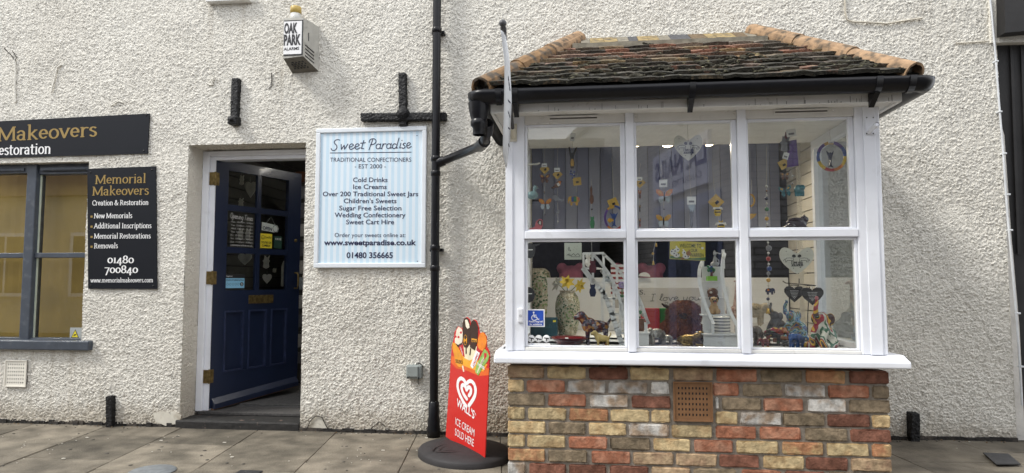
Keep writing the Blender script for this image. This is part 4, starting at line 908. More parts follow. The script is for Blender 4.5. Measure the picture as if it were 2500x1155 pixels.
def tiles(mb, e0, e1, t0, t1, rows, wid=.165, jit=1.0, trim=0.0):
    e0, e1, t0, t1 = map(Vector, (e0, e1, t0, t1)); n = (e1 - e0).cross(t0 - e0).normalized()
    if n.z < 0: n = -n
    u = (e1 - e0).normalized(); sl = ((t0+t1)/2 - (e0+e1)/2); sl = (sl - u*sl.dot(u)); slen = sl.length; sd_ = sl.normalized()
    g = slen*(1-trim)/rows
    for r in range(rows):
        f = r*g/slen; a = e0.lerp(t0, f); b = e1.lerp(t1, f); base = a; W_ = (b-a).dot(u)
        x = -wid*.5*(r % 2) - RNG.uniform(0, .03)
        while x < W_:
            w_ = wid*RNG.uniform(.93, 1.06); xa, xb = max(x+.0008, 0), min(x + w_ - .0008, W_); x += w_
            if xb - xa < .02: continue
            th = .022*RNG.uniform(.85, 1.2); lf = RNG.uniform(-.003, .005, 2)*jit; dn_ = RNG.uniform(-.006, .005, 2)*jit; L_ = g + .06
            k = 5; lower = []; 
            V0 = []
            for i in range(k+1):
                s = i/k; xx = xa + (xb-xa)*s; sh = (a - e0).dot(u); f1 = min(f + L_/slen, 1); ax = sh + xx; lo0, hi0 = sh + .03, sh + W_ - .03; lo1, hi1 = (e0.lerp(t0, f1)-e0).dot(u) + .02, (e1.lerp(t1, f1)-e0).dot(u) - .02; x0_ = min(max(ax, lo0), max(hi0, lo0)) - sh; x1_ = min(max(ax, lo1), max(hi1, lo1)) - sh; d = dn_[0]*(1-s) + dn_[1]*s + RNG.normal(0, .0018)*jit; bow = .005*math.sin(math.pi*s); h = lf[0]*(1-s)+lf[1]*s + bow + RNG.normal(0, .0015)
                p0 = base + u*x0_ + sd_*d + n*(h + .018); p1 = base + u*x1_ + sd_*L_ + n*.002
                V0 += [p0, p0 + n*th, p1 + n*th*.7, p1]
            fs = []; mb_f = []
            for i in range(k):
                q = 4*i
                mb_f.append((q, q+4, q+5, q+1)); fs += [(q+1, q+5, q+6, q+2), (q+3, q+2, q+6, q+7), (q, q+3, q+7, q+4)]
            fs += [(0, 1, 2, 3), (4*k+3, 4*k+2, 4*k+1, 4*k)]
            b0 = len(mb.v); mb.add(V0, fs, 0)
            for f_ in mb_f: mb.f.append([b0 + q for q in f_]); mb.m.append(2); mb.s.append(False)
    mb.add([e0, e1, t1, t0], [(0, 1, 2, 3)], 1)
mb = MB()
e0, e1 = (RE[0], RE[2], RE[3]), (RE[1], RE[2], RE[3]); w0, w1 = (RE[0], -.005, RE[3]), (RE[1], -.005, RE[3])
tl, tr = (RTL.x, -.01, ztop), (RTR.x, -.01, ztop)
tiles(mb, e0, e1, tl, tr, 9, wid=.17, trim=.20)
tiles(mb, w0, e0, tl, tl, 8, trim=.06); tiles(mb, e1, w1, tr, tr, 8, trim=.06)
mb.build('roof_tiles', [TILE, DARK, TEDGE], bay)
# lumps of moss on the lower courses
MOSS = M('dark_roof_moss', (.03, .027, .016), .95, var=.5, vs=60, bump=1, bs=120, col2=(.09, .085, .05), c2=(.55, .7), c2s=30)
mb = MB(); E0, E1, T0, T1 = map(Vector, (e0, e1, tl, tr))
for i in range(170):
    f = min(abs(RNG.normal(0, .28)), .8); s = RNG.uniform(.02, .98); p = E0.lerp(T0, f).lerp(E1.lerp(T1, f), s) + Vector((0, -.012, .032)); r = RNG.uniform(.008, .022)
    mb.ell(p, (r*RNG.uniform(1, 2.6), r, r*.6), nu=7, nv=5)
v = np.array(mb.v); v += RNG.normal(0, .003, v.shape); mb.v = [tuple(p) for p in v]
mb.build('moss', MOSS, bay)
# mortar and tile fillet against the wall
FIL = [M('fillet_ochre_tile', (.27, .20, .09), .9, var=.45, vs=25, bump=.7, col2=(.12, .10, .07), c2=(.5, .62), c2s=18), M('fillet_grey_mortar', (.20, .18, .14), .95, var=.3, vs=20, bump=.6), M('fillet_slate', (.07, .07, .075), .85, var=.2, vs=20), M('fillet_brown_tile', (.13, .09, .05), .9, var=.3, vs=20, bump=.5)]
mb = MB(); x = RTL.x + .02; base = Vector(tl).lerp(Vector(e0), .18); q0 = base.y, base.z
i = 0; seq = [1, 0, 0, 1, 2, 0, 0, 1, 2, 3, 0, 0, 3, 1]
xr = RTR.x - .01
while x < xr:
    w_ = min(RNG.uniform(.06, .15), xr - x); ya, za, yb, zb_ = q0[0]+.01, q0[1]+.055, -.004, ztop + .045
    mb.hexa([(x, ya, za-.035), (x+w_-.003, ya, za-.035), (x+w_-.003, yb, zb_-.07), (x, yb, zb_-.07), (x, ya, za + RNG.uniform(-.003, .004)), (x+w_-.003, ya, za + RNG.uniform(-.003, .004)), (x+w_-.003, yb, zb_), (x, yb, zb_)], seq[i % 14]); x += w_; i += 1
ya, za = q0[0]-.05, q0[1]+.0
mb.hexa([(RTL.x-.04, ya, za-.02), (RTR.x+.04, ya, za-.02), (RTR.x+.02, q0[0]+.012, q0[1]+.03), (RTL.x-.02, q0[0]+.012, q0[1]+.03), (RTL.x-.04, ya, za+.035), (RTR.x+.04, ya, za+.035), (RTR.x+.02, q0[0]+.012, q0[1]+.053), (RTL.x-.02, q0[0]+.012, q0[1]+.053)], 1)
mb.build('roof_fillet', FIL, bay)
# hip tiles: half round clay
HIP = M('orange_clay_hip_tile', (.31, .20, .115), .9, var=.3, vs=18, bump=.7, bs=50, col2=(.10, .075, .05), c2=(.50, .64), c2s=16, isl=.15)
HIPD = M('brown_clay_hip_tile', (.22, .13, .06), .9, var=.3, vs=18, bump=.8, bs=50, col2=(.075, .06, .045), c2=(.46, .6), c2s=14)
def hip(p0, p1, n, mats):
    p0, p1 = Vector(p0), Vector(p1); d = (p1 - p0).normalized(); side = d.cross(Vector((0, 0, 1))).normalized(); up = side.cross(d).normalized(); Ln = (p1-p0).length/n
    for k in range(n):
        mb = MB(); a = p0 + d*(Ln*k - (.03 if k else 0)); b = p0 + d*(Ln*(k+1)); V0 = []; N = 14
        for (pt, ro, ri) in ((a, .066, .052), (b, .061, .047)):
            for r in (ro, ri):
                for j in range(N+1):
                    an = R(-15 + 210*j/N); V0.append(pt + side*(r*math.cos(an)) + up*(r*math.sin(an) - .02 + .004*k) + Vector(RNG.normal(0, .0012, 3)))
        m_ = N+1; fs = []
        for j in range(N): fs += [(j, j+1, 2*m_+j+1, 2*m_+j), (m_+j+1, m_+j, 3*m_+j, 3*m_+j+1), (j+1, j, m_+j, m_+j+1), (2*m_+j, 2*m_+j+1, 3*m_+j+1, 3*m_+j)]
        mb.add(V0, fs, 0, False); mb.build('hip_tile', mats[min(k, len(mats)-1)], bay)
lift = Vector((0, 0, .035))
hip(Vector(e0) + lift + Vector((.0, .0, -.005)), Vector(tl) + lift + Vector((0, -.01, .01)), 3, [HIPD, HIPD, HIP])
hip(Vector(e1) + lift + Vector((.0, .0, -.005)), Vector(tr) + lift + Vector((0, -.01, .01)), 3, [HIP])
mb = MB()                                         # pointing under the hip tiles
for A, B in ((Vector(e0), Vector(tl)), (Vector(e1), Vector(tr))):
    mb.tube([A.lerp(B, .05) + Vector((0, 0, .016)), A.lerp(B, .5) + Vector((0, 0, .018)), A.lerp(B, .97) + Vector((0, 0, .016))], .055, 10)
mb.build('hip_mortar', M('dark_hip_mortar', (.10, .085, .065), .95, var=.35, vs=25, bump=.9, bs=60), bay)

# --- black half round gutter with clips, corners and outlet
gut = thing('gutter', 'black half round gutter along the eaves of the bay roof', 'gutter', (.6, -1.16, 2.15))
gY, gr = -1.165, .058; GLx, GRx = P(1150, 230, gY).x + .03, P(2262, 200, gY).x
gzc = P(1700, 201, gY - gr).z
def half_sweep(mb, path, ro, ri, z, N=12, mdx=0):
    """half-round trough along a polyline in plan"""
    path = [Vector((x, y, 0)) for x, y in path]; V0 = []
    for i, p in enumerate(path):
        d0 = (p - path[i-1]).normalized() if i else (path[1]-p).normalized(); d1 = (path[i+1]-p).normalized() if i < len(path)-1 else d0
        t = (d0 + d1).normalized(); nn = Vector((t.y, -t.x, 0)); k = 1/max(.35, math.sqrt((1 + d0.dot(d1))/2))
        for r in (ro, ri):
            for j in range(N+1):
                an = math.pi + math.pi*j/N; V0.append(p + nn*(r*math.cos(an)*k) + Vector((0, 0, z + r*math.sin(an)*1.25)))
    m_ = N+1; n = len(path); fs = []
    for i in range(n-1):
        q = i*2*m_
        for j in range(N): fs += [(q+j, q+j+1, q+2*m_+j+1, q+2*m_+j), (q+m_+j+1, q+m_+j, q+3*m_+j, q+3*m_+j+1)]
        fs += [(q, q+2*m_, q+3*m_, q+m_), (q+N, q+m_+N, q+3*m_+N, q+2*m_+N)]
    for q in (0, (n-1)*2*m_): fs += [(q+j, q+j+1, q+m_+j+1, q+m_+j) for j in range(N)]
    mb.add(V0, fs, mdx, True)
mb = MB(); cr_ = .05
def corner(cx, cy, sx):
    return [(cx - sx*cr_*(1-math.sin(a)), cy + cr_*(1-math.cos(a))) for a in [math.pi/2*k/5 for k in range(6)]]
pl = [(GLx, -.01)] + [(GLx + .05 - .05*math.cos(a), gY + .05 - .05*math.sin(a)) for a in [math.pi/2*k/5 for k in range(6)]] + [(GRx - .05 + .05*math.sin(a), gY + .05 - .05*math.cos(a)) for a in [math.pi/2*k/5 for k in range(6)]] + [(GRx, -.01)]
half_sweep(mb, pl, gr, gr-.005, gzc); mb.build('trough', BLACKP, gut)
for xpx in (1216, 1256, 1692, 2150, 2232):
    x = P(xpx, 215, gY-gr).x; mb = MB(); half_sweep(mb, [(x-.016, gY), (x+.016, gY)], gr+.005, gr+.0005, gzc+.001)
    if xpx in (1256, 1692, 2150): mb.hexa([(x-.014, gY-.02, gzc-gr*1.25-.004), (x+.014, gY-.02, gzc-gr*1.25-.004), (x+.014, EF-.002, gzc-.135), (x-.014, EF-.002, gzc-.135), (x-.014, gY-.02, gzc-gr*1.15), (x+.014, gY-.02, gzc-gr*1.15), (x+.014, EF-.002, gzc-.02), (x-.014, EF-.002, gzc-.02)])
    mb.build('bracket', BLACKP, gut)
mb = MB(); o = Vector((GLx + .012, gY+.03, gzc)); mb.lathe([(.064, -.055), (.060, -.09), (.052, -.13), (.045, -.15), (.045, -.155), (.049, -.16), (.049, -.185), (.036, -.20), (.036, -.24)], o, 20); mb.build('outlet', BLACKP, gut)

# --- flag and its pole, spare pole socket
t = thing('pole_bracket', 'empty white flag pole socket on the right corner post of the bay', 'flag holder', P(2130, 330, BF-.01))
def socket(t):
    pass
a, b = P(2113, 330, BF-.0085), P(2136, 283, BF-.0085); mb = MB(); mb.box(a.x, b.x, BF-.013, BF-.0085, a.z, b.z, bev=.002); mb.build('plate', WHITE, t)
mb = MB(); q0 = P(2121, 322, BF-.014); q1 = P(2142, 303, BF-.11); mb.tube([q0, q1], .013, 12, cap=False); mb.tube([q0, q0.lerp(q1, .96)], .010, 12); mb.build('socket', WHITE, t)
for x, y in ((2116, 287), (2132, 287), (2116, 326), (2132, 326)): MB().lathe([(0, .002), (.004, 0)], P(x, y, BF-.013), 8, 0, (0, -1, 0)).build('screw', BLACKI, t)
t = thing('flag_pole', 'grey flag pole in a socket on the left corner post of the bay', 'flag pole', P(1253, 343, BF-.01))
a, b = P(1244, 346, BF-.0085), P(1262, 302, BF-.0085); mb = MB(); mb.box(a.x, b.x, BF-.013, BF-.0085, a.z, b.z, bev=.002); mb.build('plate', M('ivory_plastic', (.6, .56, .45), .5), t)
p0, p1 = P(1253, 327, BF-.03), P(1228, 62, -1.62)
mb = MB(); mb.tube([p0 + (p0-p1).normalized()*.03, p0.lerp(p1, .06)], .016, 12); mb.build('socket', M('ivory_plastic', (.6, .56, .45), .5), t)
POLE = M('dark_grey_pole', (.06, .06, .065), .4); mb = MB(); mb.tube([p0, p1], .0095, 12); mb.ell(p1 + (p1-p0).normalized()*.012, .019); mb.lathe([(.013, -.09), (.016, -.02), (.012, 0)], p1, 12, 0, (p1-p0)); mb.build('pole', POLE, t)
FLG = M('white_flag_cloth', (.66, .68, .70), .8, var=.05, vs=10)
# a feather-shaped banner seen edge on: hangs from the pole tip and runs away from the pole towards the street
t2 = thing('flag', 'white advertising flag hanging edge on from the grey pole', 'flag', p1)
mb = MB(); N = 26; Vf = []
LE = [(1222, 73), (1227, 112), (1231.5, 151), (1231.5, 196), (1230, 272), (1228, 330), (1227, 376), (1235, 409)]; RE_ = [(1233, 80), (1239, 115), (1244, 151), (1247, 205), (1249, 246), (1247, 290), (1245, 341), (1237, 410)]
def along(t_, s):
    q = s*(len(t_)-1); i = min(int(q), len(t_)-2); g = q - i; return t_[i][0]*(1-g) + t_[i+1][0]*g, t_[i][1]*(1-g) + t_[i+1][1]*g
for i in range(N+1):
    s = i/N; yc = -1.66 + .45*s; w_ = .015 + .13*min(1, s*2.2)*(1 if s < .85 else (1-s)/.15)
    edge = P(*along(LE, s), yc - w_); inner = P(*along(RE_, s), yc + w_)
    Vf += [edge, edge.lerp(inner, .5) + Vector((.006*math.sin(s*9), 0, 0)), inner]
fs = [(3*i+j, 3*i+j+1, 3*i+4+j, 3*i+3+j) for i in range(N) for j in range(2)]
mb.add(Vf, fs, 0, True); o = mb.build('cloth', FLG, t2); sm = o.modifiers.new('s', 'SOLIDIFY'); sm.thickness = .0015
mb = MB()
for s0_, s1_, w_ in ((.42, .52, 5), (.55, .59, 3), (.62, .70, 7), (.76, .79, 3), (.85, .9, 5)):
    i0 = int(s0_*N); i1 = max(i0+1, int(s1_*N))
    A = Vector(Vf[3*i0+1]).lerp(Vector(Vf[3*i0+2]), .2); B = Vector(Vf[3*i1+1]).lerp(Vector(Vf[3*i1+2]), .75)
    for k in range(3): mb.tube([A.lerp(B, k*.3) + Vector((0, -.004, 0)), A.lerp(B, k*.3+.2) + Vector((.002, -.004, -.006))], .0035, 5)
mb.build('print', TEXTN, t2)
# ================================================================ neighbouring timber building at the right
TIMB = M('black_stained_timber', (.010, .009, .009), .6, var=.4, vs=8, bump=.5, bs=20)
WBR = M('whitewashed_brick', (.60, .58, .54), .85, var=.12, vs=6, bump=.6, bs=22, bdist=.01)
nb = thing('timber_building', 'black timber and white plaster building at the right edge', 'building', (3.1, .1, .03))
mb = MB(); Yn = .06
mb.prism([P(2414, 104, Yn), P(2520, 100, Yn), P(2600, 100, Yn), P(2600, 1090, Yn), P(2500, 1060, Yn), P(2486, 800, Yn), P(2466, 560, Yn), P(2446, 330, Yn)], (0, .25, 0)); mb.build('boarding', TIMB, nb)
mb = MB(); Yn = .05; mb.prism([P(2428, 250, Yn), P(2452, 330, Yn-.0), P(2468, 560, Yn), P(2489, 800, Yn), P(2503, 1075, Yn), P(2480, 1075, Yn), P(2440, 560, Yn), P(2420, 160, Yn)], (0, .2, 0)); mb.build('brick_edge', WBR, nb)
for x in (2466, 2492):
    mb = MB(); mb.prism([P(x, 108, .045), P(x+7, 108, .045), P(x+26, 620, .045), P(x+19, 620, .045)], (0, .01, 0)); mb.build('batten', TIMB, nb)
mb = MB(); mb.prism([P(2415, -20, -.02), P(2600, -20, -.02), P(2600, 100, -.02), P(2420, 104, -.02)], (0, .06, 0)); mb.build('plaster_band', ROUGH, nb)
mb = MB(); mb.prism([P(2452, -20, -.12), P(2600, -20, -.12), P(2600, 66, -.12), P(2454, 80, -.12)], (0, .09, 0)); mb.build('beam', TIMB, nb)
CAB = M('white_cable', (.62, .64, .66), .5)
t = thing('cable', 'white cable clipped down the right end of the cream wall', 'cable', P(2490, 960, -.015))
pts = [P(x, y, -.03) for x, y in ((2414, -30), (2421, 30), (2430, 130), (2438, 240), (2447, 345), (2459, 520), (2470, 640), (2481, 770), (2489, 880), (2495, 990))]
mb = MB(); mb.tube(pts, .0065, 8); mb.build('wire', CAB, t)
for x, y in ((2432, 150), (2441, 273), (2452, 375), (2461, 475), (2467, 562), (2486, 765), (2494, 895)):
    c = P(x, y, -.028); mb = MB(); mb.box(c.x-.011, c.x+.011, -.04, .0, c.z-.006, c.z+.006, bev=.003); mb.build('clip', CAB, t)
def wall_wire(label, ln, r):
    mb = MB(); mb.tube([P(x, y, -.012) for x, y in ln], r, 6); o = mb.build('cable', M('cream_painted_cable', (.50, .46, .38), .7)); tag(o, label, 'cable')
wall_wire('cream painted cable looping across the wall above the bay roof', [(2062, -20), (2064, 30), (2068, 48), (2080, 53), (2120, 55), (2165, 58), (2200, 52), (2240, 46), (2252, 44)], .006)
wall_wire('short cream painted cable running to the right end of the wall', [(2335, 106), (2370, 104), (2410, 101)], .005)

# ================================================================ street metalwork
t = MB(); c = PZ(2440, 1122, gz(2.3)+.006)
IRON = M('cast_iron_cover', (.03, .03, .032), .6, var=.3, vs=40, bump=.6, bs=60)
t.hexa([PZ(2400, 1107, .09), PZ(2462, 1110, .09), PZ(2492, 1135, .09), PZ(2432, 1135, .09)][::-1] + [p + Vector((0, 0, .006)) for p in [PZ(2400, 1107, .09), PZ(2462, 1110, .09), PZ(2492, 1135, .09), PZ(2432, 1135, .09)][::-1]])
o = t.build('drain_cover', IRON); tag(o, 'dark square drain cover in the paving at the lower right', 'drain cover')
mb = MB(); c = PZ(372, 1150, .028); mb.lathe([(0, .006), (.12, .006), (.13, .0)], c, 28); o = mb.build('utility_cover', M('worn_grey_metal', (.20, .215, .225), .55, .3, var=.2, vs=25)); tag(o, 'round grey utility cover at the lower left pavement edge', 'cover')
mb = MB(); c = PZ(608, 1156, .028); mb.box(c.x-.08, c.x+.06, c.y-.1, c.y+.05, .02, .033, bev=.003); o = mb.build('utility_cover', IRON); tag(o, 'small black cover at the bottom pavement edge below the door', 'cover')
LIT = M('pale_litter_scrap', (.55, .52, .45), .8, var=.2); mb = MB()
for i in range(75):
    p = PZ(RNG.uniform(0, 1230) if i < 65 else RNG.uniform(2200, 2480), RNG.uniform(1062, 1150), 0); z = gz(p.x) + .002; r = RNG.uniform(.0015, .005) if i % 9 else .011
    an = RNG.uniform(0, 6.28); mb.box(p.x-r, p.x+r, p.y-r*.5, p.y+r*.5, z, z+.003)
for i in range(45):                       # trodden gum and grit along the foot of the wall
    p = PZ(RNG.uniform(0, 1230), RNG.uniform(1050, 1150), .03); r = RNG.uniform(.006, .014); mb.lathe([(r, .0), (r*.8, .0025), (0, .003)], (p.x, p.y, gz(p.x) + .001), 9, 1)
for i in range(260):
    x = RNG.uniform(-4.6, 2.8); y = -.012 - abs(RNG.normal(0, .03))
    if DX0 < x < DX1 or -.46 < x < 1.65: continue
    r = RNG.uniform(.002, .006); mb.ell((x, y, gz(x) + .002), (r*1.5, r, r*.7), 1 if i % 4 else 2, nu=6, nv=4)
kind(mb.build('litter', [LIT, M('dark_gum_spot', (.07, .063, .052), .9, var=.3, vs=30), M('brown_leaf_grit', (.15, .09, .04), .9, var=.4, vs=50)]), 'stuff')

# ================================================================ ice cream pavement sign
BZ = .075
A0, A1 = PZ(1088, 1065, .092), PZ(1183, 1131, .040); A0.z = A1.z = 0; au = (A1 - A0); AW = au.length; au.normalize(); an_ = Vector((au.y, -au.x, 0))
if an_.y > 0: an_ = -an_
AF = Frame(A0, au, (0, 0, 1), an_)
def AQ(px, py): p = PP(px, py, A0, an_) - A0; return (p.dot(au), p.z)
t = thing('pavement_sign', 'red ice cream pavement sign on a black oval base beside the downpipe', 'pavement sign', ((A0.x+A1.x)/2, (A0.y+A1.y)/2, .03))
RUB = M('black_rubber_base', (.022, .020, .021), .7, var=.2, vs=20, bump=.3, bs=60)
mid = (A0 + A1)/2; mid.z = .02; q = Matrix.Rotation(math.atan2(au.y, au.x), 4, 'Z')
mb = MB(); N = 48; hl, hw = .345, .285
rings = [(1.0, .005), (1.0, .035), (.965, .048), (.6, .062), (.12, .068)]
Vb = []
for k, z in rings: Vb += [mid + q.to_3x3() @ Vector((hl*k*math.cos(2*math.pi*j/N), hw*k*math.sin(2*math.pi*j/N), z)) for j in range(N)]
mb.add(Vb, [(i*N+j, i*N+(j+1) % N, (i+1)*N+(j+1) % N, (i+1)*N+j) for i in range(4) for j in range(N)] + [list(range(4*N, 5*N))], 0, True); mb.build('base', RUB, t)
def heart_spiral(F, cx, cy, s, w, mb, m, d, sy=None):
    sy = sy or s
    o_ = [(.0,-.95),(-.35,-.72),(-.8,-.25),(-1.0,.2),(-.92,.62),(-.6,.85),(-.25,.78),(0,.5),(.25,.78),(.6,.85),(.92,.62),(1.0,.2),(.85,-.2),(.5,-.62),(.28,-.85)]
    i_ = [(.05,-.45),(-.3,-.2),(-.52,.12),(-.48,.36),(-.28,.45),(-.05,.32),(.02,.1),(.12,.3),(.35,.42),(.52,.28),(.5,.05),(.3,-.18)]
    def smth(p):
        for _ in range(2):
            o2 = [p[0]]
            for a, b in zip(p[:-1], p[1:]): o2 += [(a[0]*.75+b[0]*.25, a[1]*.75+b[1]*.25), (a[0]*.25+b[0]*.75, a[1]*.25+b[1]*.75)]
            p = o2 + [p[-1]]
        return p
    mb.strokes([[(cx+x*s, cy+y*sy) for x, y in smth(o_)], [(cx+x*s, cy+y*sy) for x, y in smth(i_)]], F, w, m, d, nib=(w/2, w/2*sy/s))
mb = MB(); hc = mid + an_*hw*.45 + Vector((0, 0, .0635)); HF = Frame(hc, au, -an_*-1*-1, (0, 0, 1)); heart_spiral(HF, 0, 0, .10, .012, mb, 0, .0015); mb.build('embossed_heart', M('dull_black_rubber', (.02, .018, .018), .6), t)
RED = M('red_printed_board', (.55, .018, .014), .32, var=.04, vs=6)
def poly(*pts): return [AQ(*p) for p in pts]
out = poly((1088, 1066), (1183, 1132), (1195, 868), (1192, 855), (1188, 848), (1187, 822), (1180, 812), (1170, 812), (1168, 800), (1163, 784), (1157, 780), (1151, 785), (1149, 795), (1146, 780), (1139, 774), (1132, 778), (1130, 795), (1128, 803), (1118, 797), (1110, 810), (1107, 830), (1105, 838), (1103, 842))
mb = MB(); mb.fprism(AF, out, -.006, 0); mb.build('board', RED, t)
YGL = M('board_yellow_print', (.78, .36, .03), .4); WGL = M('board_pale_print', (.72, .66, .45), .4); CHO = M('board_chocolate_print', (.035, .014, .008), .35, var=.2, vs=60); CRM = M('board_cream_print', (.75, .68, .55), .4); MNG = M('board_mango_print', (.72, .30, .02), .35, var=.15, vs=20); ORG = M('board_orange_print', (.75, .22, .02), .35, var=.2, vs=25); GRL = M('board_lime_print', (.25, .42, .10), .4, var=.3, vs=30); CRY = M('board_berry_print', (.5, .02, .03), .4); OGL = M('board_orange_glow_print', (.68, .12, .016), .4)
PM = [YGL, WGL, CHO, CRM, MNG, ORG, GRL, CRY, OGL, TEXTW, TEXTK]
mb = MB()
def lay(d, m, *pts): mb.fprism(AF, poly(*pts), 0, d, m)
lay(.0004, 8, (1102, 868), (1194, 900), (1193, 916), (1170, 918), (1140, 905), (1115, 900), (1101, 885))
lay(.0007, 0, (1112, 858), (1190, 890), (1180, 907), (1160, 904), (1140, 896), (1122, 888))
lay(.0010, 1, (1125, 838), (1165, 846), (1158, 876), (1146, 880), (1134, 874))
lay(.0016, 3, (1111, 828), (1115, 806), (1120, 798), (1128, 804), (1131, 820), (1128, 838), (1119, 842), (1111, 837))                       # swirl of cream with cherries
for x, y in ((1113, 822), (1120, 823), (1126, 812)): lay(.0022, 7, *[(x + 2.6*math.cos(a), y + 3.0*math.sin(a)) for a in [k*.785 for k in range(8)]])
lay(.0018, 2, (1110, 838), (1119, 842), (1129, 836), (1129, 841), (1119, 848), (1110, 843))
lay(.0020, 2, (1130, 790), (1133, 778), (1139, 775), (1145, 780), (1149, 797), (1147, 840), (1142, 849), (1134, 848), (1130, 838))         # bitten dark bar
lay(.0026, 3, (1136, 781), (1141, 780), (1146, 792), (1147, 800), (1142, 803), (1138, 797))
lay(.0022, 2, (1149, 798), (1151, 786), (1157, 781), (1163, 786), (1168, 800), (1166, 835), (1160, 856), (1148, 848))
lay(.0028, 0, (1152, 826), (1165, 828), (1165, 836), (1152, 835)); lay(.0016, 2, (1137, 848), (1140, 849), (1140, 865), (1137, 864)); lay(.0016, 2, (1148, 850), (1151, 851), (1149, 868), (1146, 867))
lay(.0024, 4, (1105, 836), (1112, 838), (1120, 850), (1129, 868), (1131, 885), (1128, 897), (1120, 896), (1112, 885), (1109, 865), (1105, 850)); lay(.0016, 3, (1128, 892), (1131, 893), (1134, 907), (1131, 908))
lay(.0024, 7, (1121, 845), (1131, 840), (1135, 872), (1130, 868)); lay(.0026, 5, (1168, 826), (1172, 815), (1179, 811), (1186, 818), (1189, 832), (1186, 848), (1179, 857), (1170, 852), (1166, 843))
lay(.0022, 9, (1163, 855), (1172, 862), (1160, 893), (1154, 900), (1149, 893)); lay(.0020, 7, (1166, 850), (1178, 857), (1172, 864), (1163, 857))
lay(.0024, 6, (1183, 852), (1190, 858), (1195, 870), (1192, 880), (1178, 900), (1168, 917), (1161, 908), (1163, 893), (1174, 870)); lay(.0030, 7, (1183, 862), (1189, 862), (1189, 870), (1183, 880))
for k in range(4): lay(.0029, 3, (1165+k*4, 910-k*8), (1167+k*4, 911-k*8), (1180+k*3, 877-k*3), (1178+k*3, 876-k*3))
c = AQ(1137, 830); mb.strokes([arc(c[0], c[1], .022, .033, 0, 360, 16)], AF, .003, 0, .0028); 
def atx(s, a, b, cap, m, bold=.02, d=.0032): pa, pb = AQ(*a), AQ(*b); mb.text(s, AF(*pa), AF(*pb), cap, an_, m, d, bold)
atx('M', (1133, 836), (1141, 837), .028, 0)
atx('SOLERO', (1113, 885), (1130, 889), .022, 10)
atx('MINI', (1153, 834.5), (1164, 836), .014, 10); atx('TWISTER', (1166, 891), (1184, 903), .016, 9, .03); atx('CORNETTO', (1124, 848), (1130, 868), .012, 9); atx('CALIPPO', (1157, 896), (1169, 866), .018, 7, .03)
mb.build('ice_cream_print', PM, t)
mb = MB(); c0, c1 = AQ(1115, 955), AQ(1164, 962); cx, cy = (c0[0]+c1[0])/2, (AQ(1140, 925)[1]+AQ(1140, 990)[1])/2; hs = (c1[0]-c0[0])/2
heart_spiral(AF, cx, cy, hs*.92, hs*.24, mb, 0, .0012, .17/2/.9)
atx("WALL'S", (1115, 990.5), (1158, 1023), .050, 0, .02, .0014); atx('R', (1159.5, 1012), (1163, 1015), .012, 0, 0, .0014)
atx('ICE CREAM', (1112, 1036), (1158, 1066), .046, 0, .0, .0014); atx('SOLD HERE', (1111, 1062), (1157, 1091), .046, 0, .0, .0014)
mb.build('lettering', TEXTW, t)

# ================================================================ the street behind the camera (seen in the window glass)
def white_brick():
    m = M('painted_white_brick', (.5, .49, .47), .8, var=.08); nt = m.node_tree; L = nt.links.new; b = nt.nodes['Principled BSDF']
    tcn = nd(nt, 'ShaderNodeTexCoord'); sp = nd(nt, 'ShaderNodeSeparateXYZ'); cb = nd(nt, 'ShaderNodeCombineXYZ'); ad = nd(nt, 'ShaderNodeMath', operation='ADD'); L(tcn.outputs['Object'], sp.inputs[0]); L(sp.outputs[0], ad.inputs[0]); L(sp.outputs[1], ad.inputs[1]); L(ad.outputs[0], cb.inputs[0]); L(sp.outputs[2], cb.inputs[1])
    br = nd(nt, 'ShaderNodeTexBrick'); br.inputs['Scale'].default_value = 1; br.inputs['Brick Width'].default_value = .23; br.inputs['Row Height'].default_value = .075; br.inputs['Mortar Size'].default_value = .008
    br.inputs['Color1'].default_value = (.34, .335, .34, 1); br.inputs['Color2'].default_value = (.29, .285, .29, 1); br.inputs['Mortar'].default_value = (.14, .135, .13, 1); L(cb.outputs[0], br.inputs['Vector']); L(br.outputs[0], b.inputs['Base Color'])
    bp = nd(nt, 'ShaderNodeBump'); bp.inputs['Strength'].default_value = .6; bp.inputs['Distance'].default_value = .01; bp.invert = True; L(br.outputs['Fac'], bp.inputs['Height']); L(bp.outputs[0], b.inputs['Normal']); return m
WB = white_brick()
nails = thing('corner_building', 'white painted brick building on the opposite street corner', 'building', (2.5, -8, 0))
nd_ = Vector((-.242, -.97, 0)).normalized(); nn_ = Vector((-nd_.y, nd_.x, 0)); nn_ = -nn_ if nn_.x > 0 else nn_
K0 = Vector((1.78, -4.3, 0)); NF = Frame(K0, nd_, (0, 0, 1), nn_)
mb = MB(); mb.fbox(NF, 0, 9, 0, 4.4, -6, 0); mb.build('wall', WB, nails)
mb = MB(); mb.fbox(NF, -.1, 9.1, 4.4, 4.6, -6.1, .1); mb.build('eaves', TIMB, nails)
SGN = M('lilac_shop_sign', (.48, .50, .66), .5); DOORB = M('blue_grey_shop_front', (.16, .19, .33), .5)
mb = MB(); mb.fbox(NF, .95, 2.9, 2.35, 3.0, 0, .05); mb.build('sign_board', SGN, nails)
mb = MB(); mb.text('L.A. NAILS', NF(1.0, 2.62, .0), NF(2.8, 2.62, 0), .26, nn_, 0, .052, .04); mb.text('CANDLETREE LTD', NF(1.15, 2.45, 0), NF(2.5, 2.45, 0), .08, nn_, 0, .052); mb.build('sign_lettering', M('deep_blue_lettering', (.02, .025, .16), .5), nails)
mb = MB(); mb.fbox(NF, .7, 3.0, 0, 2.25, 0, .02); mb.build('shop_front', DOORB, nails)
for a in (.8, 1.6, 2.4):
    mb = MB(); mb.fbox(NF, a, a+.5, .3, 2.1, .02, .03); mb.build('window', GLASS, nails)
far = thing('far_building', 'low building with a dark eave across the street', 'building', (-3, -9.5, 0))
